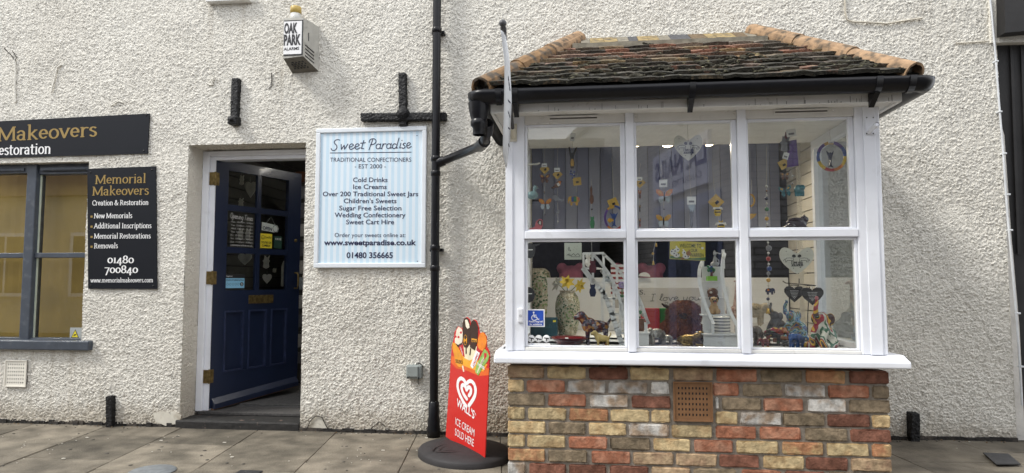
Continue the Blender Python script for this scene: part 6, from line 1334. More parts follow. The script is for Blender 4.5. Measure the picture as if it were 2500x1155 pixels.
mb = MB(); wt = lambda s, a, b, y, c: mb.text(s, P(a, y, Yw), P(b, y+.6, Yw), PXL(c, Yw), m=0, bold=.015); wt('WELCOME TO', 1659, 1712, 604, 8.5); wt('OUR', 1686, 1703, 615, 7.5); wt('WARREN', 1684, 1718, 627, 8.5); mb.build('lettering', M('olive_lettering', (.04, .06, .012), .6), t)
mb = MB(); F = FY(Yw)
def wl(d, m, pts): mb.fprism(F, [(P(x, y, Yw).x, P(x, y, Yw).z) for x, y in pts], 0, d, m)
ov = lambda cx, cy, rx, ry, n=12: [(cx + rx*math.cos(-2*math.pi*k/n), cy + ry*math.sin(-2*math.pi*k/n)) for k in range(n)]
wl(.0005, 2, [(1636, 631), (1722, 636), (1722, 628), (1690, 631), (1636, 624)])
wl(.001, 0, ov(1644, 616, 8, 8)); wl(.0012, 0, ov(1653, 610, 6, 6)); wl(.0013, 0, [(1652, 606), (1649, 601), (1652, 600), (1656, 606)]); wl(.0014, 0, ov(1652, 623, 8, 6)); wl(.0015, 0, ov(1675, 626, 9, 6)); wl(.0016, 0, ov(1670, 617, 5, 5)); wl(.0017, 0, [(1668, 613), (1666, 608), (1669, 608), (1672, 613)]); wl(.0018, 3, ov(1681, 619, 6, 6)); wl(.0019, 3, [(1681, 614), (1682, 609), (1684, 610), (1684, 615)]); wl(.0019, 3, ov(1666, 631, 5, 2.5)); wl(.0015, 0, ov(1715, 606, 3, 3))
for x, y in ((1640, 614), (1646, 619), (1655, 609), (1643, 609), (1651, 623), (1656, 620), (1673, 626), (1680, 627), (1671, 617), (1648, 613)): wl(.0024, 1, ov(x, y, 1.8, 1.6, 7))
mb.build('rabbit_print', [M('white_rabbit_paint', (.68, .68, .64), .6), TEXTK, M('grass_paint', (.10, .20, .06), .6), M('tan_rabbit_paint', (.30, .15, .06), .6)], t)
mb = MB(); mb.tube([P(1674, 591, Yw+.003), P(1678, 584, Yw), P(1686, 584, Yw), P(1690, 592, Yw+.003)], .003, 6); mb.build('string', WOOD, t)
def black_heart(label, px, py, w, h, Y):
    t = thing('black_heart', label, 'heart sign', P(px, py+h/2, Y)); H_ = Hang.__new__(Hang); H_.Y = Y; H_.t = t; H_.F = FY(Y); mb = MB(); mb.fprism(H_.F, H_.poly(HEART, px, py, w, h), -.004, .004, 0); mb.build('board', M('black_slate', (.012, .012, .014), .5), t)
    mb = MB(); F = FY(Y-.004)
    for k in range(5):
        y = py - h*.18 + k*h*.085; q = w*(.24 - .025*k); a, b = P(px-q, y, Y), P(px+q, y, Y); mb.strokes([[(a.x + (b.x-a.x)*s, a.z), (a.x + (b.x-a.x)*(s+.12), a.z)] for s in (0, .17, .36, .52, .70, .86)], F, PXL(1.1, Y), 0)
    c = P(px, py+h*.28, Y)
    for ddx, ddy in ((0, 0), (-2.4, -2), (0, -3), (2.4, -2)): mb.strokes([[(c.x + PXL(ddx, Y), c.z - PXL(ddy, Y))]], F, PXL(2.2, Y), 0)
    mb.build('print', M('pale_grey_print', (.45, .45, .45), .6), t); mb = MB(); mb.tube([P(px-2, py-h*.3, Y), P(px-1, py-h*.62, Y), P(px+2, py-h*.3, Y)], .002, 6); mb.build('hanger', SILVER, t)
black_heart('left black memorial heart hanging from the wire stand', 1939, 717, 44, 40, -.60); black_heart('right black memorial heart hanging from the wire stand', 1983, 722, 50, 44, -.63)
t = thing('wire_stand', 'thin dark wire stand holding the two black hearts', 'stand', P(1972, 790, -.58)); mb = MB(); mb.tube([P(1911, 686, -.58), P(1918, 691, -.58), P(1992, 697, -.58)], .003, 6); mb.tube([P(1951, 692, -.58), P(1951, 680, -.58)], .003, 6); mb.tube([P(1976, 700, -.58), P(1972, 770, -.58), P(1972, 812, -.58)], .003, 6); mb.build('rod', BLACKI, t)
t = Hang('black round plaque at the far left beside the tall vase', 1293, 690, -.55, 'plaque', 'black_plaque'); t.shape('board', [(.5*math.cos(a*.4), .5*math.sin(a*.4)) for a in range(16)], 1291, 720, 30, 38, M('black_slate', (.012, .012, .014), .5), .005); t.shape('print', [(-.3, 0), (.3, 0), (.3, .06), (-.3, .06)], 1292, 718, 24, 30, PRICE, .0056)
t = Hang('dark oval hanging plaque with pale print at the upper left of the lower pane', 1296, 588, -.5, 'plaque', 'dark_plaque'); t.shape('board', [(.5*math.cos(a*.4), .5*math.sin(a*.4)) for a in range(16)], 1294, 612, 26, 38, M('dark_slate', (.03, .03, .032), .5), .005); t.shape('print', [(-.4, .0), (.4, 0), (.4, .08), (-.4, .08)], 1293, 611, 20, 24, PRICE, .0056); t.string((1290, 632), (1294, 668), (1298, 675), r=.002)
# notices and bell
t = plaque('disability_sticker', 'blue square sticker with white wheelchair symbol asking to ring the bell', 'sticker', 1286, 1330, 755, 798, BF+.0285, PRICE, .0012)
Yq = BF+.0283; F = FY(Yq); L = lambda x, y: (P(x, y, Yq).x, P(x, y, Yq).z); mb = MB(); a, b = P(1289, 795, Yq), P(1327, 758, Yq); mb.box(a.x, b.x, Yq-.0003, Yq+.0001, a.z, b.z, 0)
mb.strokes([[L(1303, 763)]], F, PXL(4.4, Yq), 1, .001); mb.strokes([[L(1303, 766), L(1304, 774), L(1310, 774), L(1313, 780), L(1316, 779)], [L(1303.5, 769.5), L(1309, 769.5)], [L(1301, 770)] + [L(1304.5 + 6.5*math.cos(R(a)), 776 - 6.5*math.sin(R(a))) for a in range(125, 340, 20)]], F, PXL(2, Yq), 1, .001)
mb.text('Please ring bell', P(1291, 787, Yq), P(1325, 787, Yq), PXL(4, Yq), m=1, bold=.03); mb.text('for assistance', P(1293, 793.5, Yq), P(1323, 793.5, Yq), PXL(4, Yq), m=1, bold=.03); mb.build('print', [M('royal_blue_print', (.015, .07, .42), .5), TEXTW], t)
t = plaque('camera_notice', 'white notice with three round camera symbols in the lower left corner', 'sticker', 1288, 1343, 838, 850, BF+.0285, PRICE, .0012)
for x in (1297, 1315, 1334):
    mb = MB(); c = P(x, 827, Yq); mb.lathe([(0, .001), (PXL(9, Yq), .001), (PXL(9, Yq), 0)], c, 20, 0, (0, -1, 0)); L2 = lambda u, v: (c.x + PXL(u, Yq), c.z + PXL(v, Yq)); mb.strokes([[L2(-5, 2), L2(3, 1), L2(5, 0)], [L2(1, 1), L2(0, -5)]] if x != 1315 else [[L2(-6, 1), L2(6, -2)], [L2(-2, 0), L2(-3, -3)]], F, PXL(2.6, Yq), 1, .0015); mb.build('symbol', [PRICE, TEXTK], t)
mb = MB(); a = P(1291, 845, Yq); mb.strokes([[L(1292, 843), L(1296, 846), L(1300, 842)], [L(1299, 840)], [L(1303, 839.5)]], F, PXL(1.6, Yq), 0, .0008); mb.build('logo', M('blue_print', (.03, .12, .35), .5), t)
t = thing('door_bell', 'white wireless door bell button on the left corner post of the bay', 'door bell', P(1271, 789, BF-.002)); a, b = P(1263.5, 788, BF), P(1278, 752, BF)
mb = MB(); mb.box(a.x, b.x, BF-.018, BF-.0005, a.z, b.z, bev=.008); mb.build('case', M('white_plastic', (.74, .75, .78), .35, var=.02), t); c = P(1271, 771, BF-.018); mb = MB(); mb.lathe([(.007, 0), (.0085, .001), (.0085, .0)], c, 16, 0, (0, -1, 0)); mb.lathe([(0, .0012), (.0065, .0008)], c, 16, 0, (0, -1, 0)); mb.build('button', M('grey_plastic_ring', (.5, .5, .52), .4), t)
# ================================================================ standing ornaments in the bay
def at(px, py): p = PZ(px, py, DZ); return p
def sc(y): return (y + 4.8) / FPX
# --- two mosaic vases
def vase_mat():
    m = M('cream_mosaic_vase', (.5, .46, .34), .35); nt = m.node_tree; L = nt.links.new; b = nt.nodes['Principled BSDF']; tcn = nd(nt, 'ShaderNodeTexCoord')
    v1 = nd(nt, 'ShaderNodeTexVoronoi'); v1.inputs['Scale'].default_value = 48; L(tcn.outputs['Object'], v1.inputs['Vector'])
    ve = nd(nt, 'ShaderNodeTexVoronoi', feature='DISTANCE_TO_EDGE'); ve.inputs['Scale'].default_value = 48; L(tcn.outputs['Object'], ve.inputs['Vector'])
    sx = nd(nt, 'ShaderNodeSeparateColor'); L(v1.outputs['Color'], sx.inputs[0])
    mx = nd(nt, 'ShaderNodeMix', data_type='RGBA'); L(sx.outputs[0], mx.inputs[0]); mx.inputs[6].default_value = (.36, .31, .20, 1); mx.inputs[7].default_value = (.62, .59, .47, 1)
    mr = nd(nt, 'ShaderNodeMapRange'); mr.inputs[1].default_value = .02; mr.inputs[2].default_value = .06; L(ve.outputs['Distance'], mr.inputs[0])
    m2 = nd(nt, 'ShaderNodeMix', data_type='RGBA'); L(mr.outputs[0], m2.inputs[0]); m2.inputs[6].default_value = (.20, .18, .13, 1); L(mx.outputs[2], m2.inputs[7]); L(m2.outputs[2], b.inputs['Base Color']); return m
VM_ = vase_mat(); LEAFM = [M('dark_green_mosaic', (.035, .11, .035), .3, var=.3, vs=40), M('lime_green_mosaic', (.16, .27, .08), .3, var=.3, vs=40), M('pale_green_mosaic', (.42, .46, .32), .3)]
def vase(label, px, pyb, prof, flowers_, Y=None):
    c = at(px, pyb); t = thing('mosaic_vase', label, 'vase', c); k = sc(c.y); pr = [(r*k, h*k) for r, h in prof]
    mb = MB(); mb.lathe(pr, c, 32); mb.lathe([(pr[-1][0]*.85, pr[-1][1]), (pr[-1][0]*.8, pr[-1][1]*.6)], c, 32); mb.build('body', VM_, t)
    def rad(h):
        for (r0, h0), (r1, h1) in zip(pr[:-1], pr[1:]):
            if h0 <= h <= h1: return r0 + (r1-r0)*(h-h0)/max(1e-6, h1-h0)
        return pr[-1][0]
    mb = MB()
    for ang, hh, R_ in flowers_:
        for ringr, nl, ms in ((.35, 9, 1), (.62, 14, 0), (.92, 20, 0)):
            for j in range(nl):
                a = 2*math.pi*(j + .5*RNG.random())/nl; r0, r1 = (ringr-.16)*R_*k, ringr*R_*k; pts = []
                for rr, ww in ((r0, 0), ((r0+r1)/2, .22), (r1, 0), ((r0+r1)/2, -.22)):
                    du_, dv_ = rr*math.cos(a) - ww*R_*k*.5*math.sin(a), rr*math.sin(a) + ww*R_*k*.5*math.cos(a); h = hh*k + dv_
                    h = min(max(h, .002), pr[-1][1]-.001); rd = rad(h) + .0015; an = ang + du_/max(rd, .01); pts.append(c + Vector((rd*math.cos(an), rd*math.sin(an), h)))
                mb.add(pts, [(0, 1, 2, 3)], ms if RNG.random() > .2 else 2)
    mb.build('leaf_mosaic', LEAFM, t); return t, c, k
vase('tall cream vase with green leaf mosaic behind the teal box', 1312, 803, [(0, 0), (26, 0), (33, 30), (36, 70), (35, 115), (30, 138), (22, 145), (17, 147)], [(-1.3, 108, 34), (-2.0, 75, 30), (-.9, 50, 38), (-2.2, 20, 30), (-.5, 120, 26)])
vt, vc, vk = vase('round cream vase with green leaf mosaic holding three flowers', 1386, 817, [(0, 0), (20, 0), (22, 5), (27, 30), (30, 60), (29, 78), (24, 94), (19, 99), (18, 103), (20, 106)], [(-1.35, 48, 30), (-2.5, 72, 24), (-.35, 82, 20), (-2.6, 18, 22), (-.3, 20, 18)])
STEM = M('green_stem', (.06, .14, .04), .6); PET = [M('yellow_petal', (.6, .45, .04), .6, var=.2, vs=40), M('white_petal', (.6, .6, .52), .6)]
def flower(label, tip, m, petals, size, face):
    p1 = P(*tip, vc.y - .02); p0 = vc + Vector((0, 0, 98*vk)); t = thing('flower', label, 'flower', p0); mb = MB(); mb.tube([p0, p0.lerp(p1, .5) + Vector(((p1.x-p0.x)*.15, 0, .02)), p1], .003, 6); mb.build('stem', STEM, t)
    mb = MB(); f = Vector(face).normalized(); a = f.cross(Vector((0, 0, 1))).normalized(); b = f.cross(a); s = size*vk
    for j in range(petals):
        an = 2*math.pi*j/petals; d = a*math.cos(an) + b*math.sin(an); w_ = f.cross(d)
        mb.add([p1, p1 + d*s*.7 + w_*s*.36 + f*s*.15, p1 + d*s*1.4 + f*s*.25, p1 + d*s*.7 - w_*s*.36 + f*s*.15], [(0, 1, 2, 3)], 0)
    mb.lathe([(.1*s, 0), (.3*s, .5*s), (.36*s, .7*s)], p1, 10, 0, f); mb.build('petals', m, t)
flower('yellow daffodil upright in the round vase', (1384, 690), PET[0], 7, 15, (.05, -.8, .5)); flower('yellow daffodil leaning right in the round vase', (1414, 697), PET[0], 7, 14, (.6, -.6, -.2)); flower('white lily leaning left in the round vase', (1361, 694), PET[1], 6, 15, (-.7, -.5, .3))
# --- boxes, dish
def boxpx(name, label, cat, px0, px1, pyt, pyb, depth, m, extra=None):
    a, b = at(px0, pyb), at(px1, pyb); a.y = b.y = (a.y + b.y)/2; zt = P(px0, pyt, a.y).z; t = thing(name, label, cat, ((a.x+b.x)/2, a.y+depth/2, DZ)); mb = MB(); mb.box(a.x, b.x, a.y, a.y+depth, DZ+.0005, zt, bev=.002); mb.build('body', m, t); return t, a, b, zt
t, a, b, zt = boxpx('gift_box', 'dark teal gift box behind the wheelchair sticker', 'box', 1292, 1361, 776, 822, .10, M('dark_teal_card', (.008, .055, .075), .5)); mb = MB(); mb.box(b.x-.032, b.x-.01, a.y-.001, a.y-.0001, zt-.03, zt-.016, 0); hand(mb, 'Tails', Vector((b.x-.11, a.y-.0005, zt-.075)), Vector((b.x-.04, a.y-.0005, zt-.072)), .016, m=1, wt=.06); mb.build('print', [YEL, M('teal_print', (.03, .14, .17), .5)], t)
c = at(1390, 846); k = sc(c.y); t = thing('dish', 'shallow dark red dish with a white price tag at the front of the display', 'dish', c); mb = MB(); mb.lathe([(0, 2*k), (28*k, 2*k), (40*k, 13*k), (46*k, 17*k), (46*k, 19.5*k), (39*k, 17*k), (28*k, 6*k), (0, 6*k)], c + Vector((0, .10, 0)), 40); mb.build('bowl', M('dark_red_glaze', (.14, .010, .012), .12, var=.1, vs=10), t); mb = MB(); mb.hexa([c + Vector((x, y, z)) for x, y, z in ((-.03, .12, .03), (-.01, .12, .03), (-.01, .135, .042), (-.03, .135, .042), (-.03, .12, .031), (-.01, .12, .031), (-.01, .135, .043), (-.03, .135, .043))]); mb.build('price_tag', PRICE, t)
# --- animal figures: built facing +x in units of the body length, then scaled
def figure(name, label, cat, px, pyb, wpx, face, shapes, mat, vox=.022, extra=None, rz=0.0, Y=None, z=None, parts=()):
    """shapes(b) fills unit solids: x along the body, z up from 0; wpx is the pixel length of one unit"""
    c = at(px, pyb) if Y is None else P(px, pyb, Y)
    if z is not None: c.z = z
    k = sc(c.y)*wpx; t = thing(name, label, cat, c, 0); b = blob(shapes, vox); ca, sa = math.cos(rz), math.sin(rz)
    T = lambda v: (face*v[0]*k*ca - v[1]*k*sa, face*v[0]*k*sa + v[1]*k*ca, v[2]*k)
    def put(q, nm, ms):
        q.v = [T(v) for v in q.v]
        if face < 0: q.f = [f[::-1] for f in q.f]
        me_o = q.build(nm, ms, t, local=True); return me_o
    put(b, 'body', mat)
    for nm, fn, ms in parts: q = MB(); fn(q); put(q, nm, ms)
    return t, c, k
def legs(b, xs, y, top, r0, r1): 
    for x in xs:
        for s in (-1, 1): b.tube([(x, s*y, top), (x*1.02, s*y, top*.5), (x, s*y, .02), (x+.02, s*y, 0)], [r0, r1*1.05, r1, r1*1.2], 10)
def elephant_s(trunk):
    def f(b):
        b.ell((0, 0, .52), (.40, .25, .27)); legs(b, (-.24, .22), .13, .5, .12, .085); b.ell((.42, 0, .62), (.2, .17, .2))
        for s in (-1, 1): b.ell((.36, s*.2, .60), (.14, .05, .18))
        b.tube(trunk, [.10, .08, .065, .05, .04], 10); b.tube([(-.38, 0, .6), (-.46, 0, .4), (-.45, 0, .25)], [.03, .02, .025], 8)
    return f
TR_DN = [(.52, 0, .62), (.64, 0, .5), (.68, 0, .3), (.66, 0, .16), (.72, 0, .10)]; TR_UP = [(.52, 0, .66), (.66, 0, .66), (.72, 0, .82), (.68, 0, 1.0), (.60, 0, 1.08)]
def seated_el(b):
    b.ell((-.05, 0, .36), (.34, .30, .36)); b.ell((.1, 0, .62), (.24, .24, .26)); b.ell((.16, 0, .86), (.2, .18, .2))
    for s in (-1, 1):
        b.ell((.06, s*.22, .86), (.07, .13, .17)); b.tube([(.18, s*.16, .6), (.36, s*.16, .34), (.40, s*.16, .04)], [.1, .085, .1], 10); b.tube([(-.1, s*.22, .2), (.2, s*.3, .12), (.42, s*.3, .09)], [.15, .13, .11], 10)
    b.tube([(.28, 0, .9), (.42, 0, .98), (.42, 0, 1.18), (.34, 0, 1.34), (.36, 0, 1.42)], [.1, .08, .065, .05, .05], 10); b.tube([(-.34, 0, .2), (-.5, 0, .08), (-.6, .0, .1)], [.05, .04, .05], 8)
def dog_s(b):
    b.ell((0, 0, .56), (.40, .19, .20)); b.ell((.22, 0, .6), (.24, .2, .24)); legs(b, (-.28, .26), .12, .5, .09, .065); b.tube([(.3, 0, .68), (.44, 0, .86)], [.16, .15], 10); b.ell((.46, 0, .88), (.16, .15, .15)); b.ell((.6, 0, .84), (.11, .10, .09))
    for s in (-1, 1): b.ell((.42, s*.13, .92), (.08, .04, .10))
    b.tube([(-.36, 0, .66), (-.46, 0, .82), (-.42, 0, .92)], [.05, .04, .03], 8)
def cow_s(b):
    b.ell((0, 0, .52), (.42, .22, .24)); legs(b, (-.28, .26), .13, .44, .11, .085); b.ell((.46, 0, .56), (.19, .15, .18)); b.ell((.58, 0, .46), (.1, .1, .09)); b.ell((.36, 0, .66), (.14, .14, .14))
    for s in (-1, 1): b.tube([(.44, s*.12, .68), (.46, s*.26, .72), (.48, s*.32, .84)], [.035, .03, .015], 8)
    b.tube([(-.42, 0, .6), (-.5, 0, .4), (-.48, 0, .2)], [.04, .03, .05], 8)
def shag(n, z0, L, box_):
    def f(q):
        for i in range(n):
            a = RNG.uniform(0, 6.28); u = RNG.uniform(-1, 1); r = math.sqrt(1-u*u); cx, cy, cz, rx, ry, rz_ = box_
            p = Vector((cx + rx*r*math.cos(a), cy + ry*r*math.sin(a), cz + rz_*u)); d = Vector((RNG.normal(0, .25), RNG.normal(0, .25) + .3*math.sin(a), -1)).normalized(); w_ = Vector((math.cos(a+1.57), math.sin(a+1.57), 0))*L*.10; o_ = Vector((math.cos(a)*.5, math.sin(a)*.5, 0))*L*.35
            q.add([p - w_, p + w_, p + d*L*.6 + o_ + w_*.6, p + d*L + o_*1.1, p + d*L*.6 + o_ - w_*.6], [(0, 1, 2, 3, 4)], 0)
    return f
def eyes(x, y, z, r): 
    def f(q):
        for s in (-1, 1): q.ell((x, s*y, z), r, nu=8, nv=6)
    return f
GLO = M('glossy_black_eye', (.01, .01, .01), .1)
PATCHW = swirl('patchwork_brown_glaze', [(.03, .02, .03), (.16, .04, .02), (.05, .04, .07), (.35, .17, .05), (.10, .03, .03), (.22, .20, .22)], 60, .12, kind_='vor')
SWIRL = swirl('poured_paint_glaze', [(.55, .53, .46), (.02, .10, .05), (.50, .48, .42), (.28, .012, .03), (.60, .35, .03), (.05, .02, .02), (.12, .32, .26), (.30, .04, .16)], 4.6, .2, 2.2)
BLUES = swirl('blue_poured_glaze', [(.01, .05, .20), (.02, .02, .06), (.02, .16, .35), (.28, .36, .36), (.02, .10, .08), (.25, .12, .03), (.01, .04, .16)], 9, .2, 3)
FLOR = swirl('dark_floral_glaze', [(.02, .02, .02), (.25, .03, .02), (.03, .10, .04), (.45, .30, .06), (.02, .02, .03), (.20, .02, .05), (.35, .12, .03)], 42, .2, kind_='vor')
figure('dog_figure', 'glossy brown patchwork standing dog figure facing left', 'dog ornament', 1456, 842, 78, -1, dog_s, PATCHW, parts=[('eyes', eyes(.52, .11, .92, .02), GLO)])
figure('dog_figure', 'small golden standing dog figure in front of the patchwork dog', 'dog ornament', 1472, 851, 42, -1, dog_s, M('matt_gold_glaze', (.48, .36, .14), .35, var=.15, vs=60), parts=[('eyes', eyes(.52, .11, .92, .02), GLO)])
mb = MB(); p = at(1493, 848); mb.lathe([(0, .006), (.055, .006), (.06, 0)], p, 20); v = np.array(mb.v); v[:, 1] = p.y + (v[:, 1]-p.y)*.6; mb.v = [tuple(q) for q in v]; o = mb.build('black_coaster', GLO); tag(o, 'flat black oval coaster beside the golden dog', 'coaster')
SLV = M('antique_silver', (.42, .41, .39), .35, .9, var=.35, vs=45)
figure('cow_figure', 'shaggy silver highland cow figure', 'cow ornament', 1603, 841, 50, -1, cow_s, SLV, parts=[('shaggy_coat', shag(240, 0, .24, (0, 0, .58, .42, .24, .18)), SLV)], rz=.5)
figure('cow_figure', 'small shaggy silver highland calf figure', 'cow ornament', 1629, 841, 30, -1, cow_s, SLV, parts=[('shaggy_coat', shag(160, 0, .2, (0, 0, .58, .42, .24, .18)), SLV)], rz=.3)
BRZ = M('antique_gold', (.22, .15, .05), .35, .9, var=.4, vs=60)
def lying_cow(b):
    b.ell((0, 0, .26), (.5, .28, .24)); b.ell((.46, 0, .46), (.18, .16, .18)); b.ell((.58, 0, .38), (.1, .1, .09)); b.ell((.3, 0, .38), (.2, .18, .18)); b.tube([(.2, -.25, .1), (.5, -.28, .07)], .08, 8); b.tube([(-.3, -.25, .12), (.0, -.34, .07)], .09, 8); b.tube([(.2, .25, .1), (.5, .28, .07)], .08, 8)
    for s in (-1, 1): b.tube([(.46, s*.12, .56), (.48, s*.32, .58), (.5, s*.4, .68)], [.035, .03, .015], 8)
figure('cow_figure', 'golden brown highland cow figure lying down', 'cow ornament', 1683, 846, 58, 1, lying_cow, BRZ, parts=[('shaggy_coat', shag(220, 0, .18, (0, 0, .3, .5, .3, .2)), BRZ)])
FUR = [M('rust_brown_fur', (.26, .095, .045), .95, var=.4, vs=30), M('brown_fur', (.22, .10, .055), .95, var=.4, vs=30), M('dark_muzzle', (.03, .017, .012), .8)]
def plush(b): b.ell((0, 0, .30), (.5, .36, .34)); b.ell((.06, -.1, .72), (.42, .30, .34)); b.ell((.0, -.30, .60), (.2, .14, .14))
def fur(q):
    for (cx, cy, cz, rx, ry, rz_, n, m) in ((0, 0, .30, .5, .36, .34, 1700, 0), (.06, -.1, .72, .42, .30, .34, 1500, 1)):
        for i in range(n):
            a = RNG.uniform(0, 6.28); u = RNG.uniform(-1, 1); r = math.sqrt(1-u*u); nrm = Vector((r*math.cos(a), r*math.sin(a), u)); p = Vector((cx + rx*nrm.x, cy + ry*nrm.y, cz + rz_*nrm.z)); L_ = RNG.uniform(.10, .2)
            d = (nrm*.75 + Vector((RNG.normal(0, .35), RNG.normal(0, .35), -.75))).normalized(); w_ = nrm.cross(d).normalized()*.011; q.add([p - w_, p + w_, p + d*L_*.6 + nrm*.02 + w_*.7, p + d*L_, p + d*L_*.6 + nrm*.02 - w_*.7], [(0, 1, 2, 3, 4)], m)
figure('plush_cow', 'large shaggy rust brown highland cow soft toy', 'soft toy', 1664, 826, 84, 1, plush, FUR[0], .03, parts=[('fur', fur, FUR), ('horn', lambda q: (q.tube([(-.32, -.1, .86), (-.48, -.12, .92), (-.55, -.12, .98)], [.05, .04, .02], 8), q.tube([(.44, -.1, .80), (.56, -.12, .80), (.62, -.12, .86)], [.05, .04, .02], 8)), FUR[2]), ('muzzle', lambda q: q.ell((.0, -.42, .64), (.13, .06, .09)), FUR[2])])
# right hand group
figure('elephant_figure', 'pale stone elephant with a carved blanket on the white block', 'elephant ornament', 1842, 792, 62, 1, elephant_s(TR_DN), M('pale_carved_stone', (.36, .31, .23), .7, var=.25, vs=60, bump=.6, bs=60), Y=.2, z=None, parts=[('blanket', lambda q: q.ell((-.02, 0, .60), (.36, .262, .20)), M('carved_pattern', (.25, .20, .12), .7, var=.6, vs=90))])
t, a, b, zt = boxpx('white_block', 'white block under the pale stone elephant', 'block', 1815, 1884, 788, 812, .18, M('white_block_paint', (.62, .62, .62), .5))
zt_b = zt
figure('elephant_figure', 'slate grey seated elephant with its trunk raised', 'elephant ornament', 1900, 822, 56, -1, seated_el, M('slate_grey_glaze', (.07, .075, .095), .45, var=.2, vs=30), rz=.5)
figure('elephant_figure', 'dark brown wooden elephant in front of the white block', 'elephant ornament', 1846, 840, 54, -1, elephant_s(TR_DN), M('dark_carved_wood', (.07, .055, .045), .4, var=.3, vs=30), rz=.9)
figure('elephant_figure', 'floral patterned black and red elephant', 'elephant ornament', 1889, 839, 48, 1, elephant_s(TR_DN), FLOR, rz=-.3)
figure('elephant_figure', 'tiny dark red elephant at the front', 'elephant ornament', 1868, 846, 24, -1, elephant_s(TR_DN), C_['maroon'])
figure('elephant_figure', 'tiny black elephant at the front', 'elephant ornament', 1918, 846, 20, -1, elephant_s(TR_DN), GLO)
figure('elephant_figure', 'bright blue small elephant at the front', 'elephant ornament', 1948, 851, 44, -1, elephant_s(TR_DN), cmat('bright_blue', (.01, .07, .26), .15), rz=.7)
figure('elephant_figure', 'tall blue and green poured paint elephant with raised trunk', 'elephant ornament', 1945, 834, 68, -1, seated_el, BLUES, rz=-.9)
figure('elephant_figure', 'large sitting elephant in swirled white red and yellow paint with raised trunk', 'elephant ornament', 2014, 853, 82, -1, seated_el, SWIRL, rz=.75, parts=[('flower_knob', lambda q: q.ell((.36, 0, 1.45), .05), C_['pink'])])
for lab, x, y, m in (('thin carved brown stick lying at the front of the display', 1868, 853, C_['amber']), ('thin black stick lying beside the swirled elephant', 1962, 853, C_['dark'])):
    mb = MB(); p = at(x, y); mb.tube([p + Vector((-.04, 0, .006)), p + Vector((.02, .01, .009)), p + Vector((.05, .015, .006))], [.004, .007, .004], 8); o = mb.build('carved_stick', m); tag(o, lab, 'stick')
mb = MB(); p = at(1908, 835); mb.hexa([p + Vector(q) for q in ((-.06, -.02, 0), (.07, -.05, 0), (.09, .02, 0), (-.03, .06, 0), (-.06, -.02, .03), (.07, -.05, .02), (.09, .02, .04), (-.03, .06, .035))]); o = mb.build('wooden_leaf_dish', C_['brown']); tag(o, 'angular dark wooden dish behind the small black elephant', 'dish')
# black glazed cat on a slat wall bracket
t = thing('bracket_shelf', 'dark bracket shelf under the purple black cat on the slat wall', 'shelf', P(1940, 566, -.25)); a, b = P(1915, 566, -.3), P(1975, 562, -.3); mb = MB(); mb.box(a.x, b.x, -.38, -.2, a.z, a.z+.01); mb.build('board', BLACKI, t); zs = a.z + .0105
figure('cat_figure', 'glossy purple black crouching cat on the bracket shelf', 'cat ornament', 1945, 562, 58, 1, lambda b: (b.ell((0, 0, .28), (.42, .22, .24)), b.ell((.30, 0, .42), (.17, .16, .16)), [b.tube([(.30, s*.08, .52), (.30, s*.1, .64)], [.05, .015], 8) for s in (-1, 1)], [b.tube([(.26, s*.12, .2), (.36, s*.12, .02)], .07, 8) for s in (-1, 1)], [b.ell((-.26, s*.16, .14), (.18, .1, .14)) for s in (-1, 1)], b.tube([(-.38, 0, .16), (-.5, .1, .12), (-.4, .2, .1)], .05, 8)), M('purple_black_glaze', (.018, .008, .022), .12), Y=-.29, z=zs, parts=[('eyes', eyes(.44, .07, .46, .02), C_['white'])])

# ---------------------------------------------------------------- white stair shaped display stands
STW = M('distressed_white_wood', (.74, .75, .76), .6, var=.08, vs=12, col2=(.56, .55, .53), c2=(.60, .72), c2s=22)
def strip(mb, px, Y0, wpx, th, m=0, Ys=None):
    """a curved flat rail following pixels in the plane Y (or Ys per point)"""
    for i in range(len(px)-1):
        ya = Ys[i] if Ys else Y0; yb = Ys[i+1] if Ys else Y0; a, b = P(*px[i], ya), P(*px[i+1], yb); d = (b-a).normalized(); n = Vector((0, -1, 0)).cross(d).normalized(); h = PXL(wpx, (ya+yb)/2)/2; e = d*h*.25
        mb.hexa([a+n*h-e+Vector((0, th, 0)), b+n*h+e+Vector((0, th, 0)), b-n*h+e+Vector((0, th, 0)), a-n*h-e+Vector((0, th, 0)), a+n*h-e, b+n*h+e, b-n*h+e, a-n*h-e], m)
def smooth_px(p, it=2):
    for _ in range(it):
        o2 = [p[0]]
        for a, b in zip(p[:-1], p[1:]): o2 += [tuple(u*.75+v*.25 for u, v in zip(a, b)), tuple(u*.25+v*.75 for u, v in zip(a, b))]
        p = o2 + [p[-1]]
    return p
# stand 1: seen from its side, stepping down to the right
st = thing('stair_stand', 'white curved stair shaped display stand behind the left mullion', 'display stand', at(1500, 846))
Ya, Yb = -.62, -.40
ra = smooth_px([(1446, 619), (1466, 640), (1494, 678), (1512, 725), (1524, 780), (1530, 850)]); rb = smooth_px([(1472, 619), (1500, 645), (1528, 682), (1552, 722), (1570, 760), (1584, 790)])
mb = MB(); strip(mb, ra, Ya, 7, .016); mb.build('hand_rail', STW, st); mb = MB(); strip(mb, rb, Yb, 7, .016); mb.build('hand_rail', STW, st)
mb = MB(); strip(mb, smooth_px([(1424, 655), (1450, 690), (1475, 715), (1495, 770), (1522, 852)]), Ya, 12, .02); mb.build('stringer', STW, st)
mb = MB(); strip(mb, smooth_px([(1470, 660), (1500, 700), (1530, 760), (1556, 815)]), Yb, 11, .02); mb.build('stringer', STW, st)
steps = [(1424, 1472, 653), (1440, 1500, 688), (1468, 1532, 727), (1490, 1556, 766), (1508, 1575, 812)]
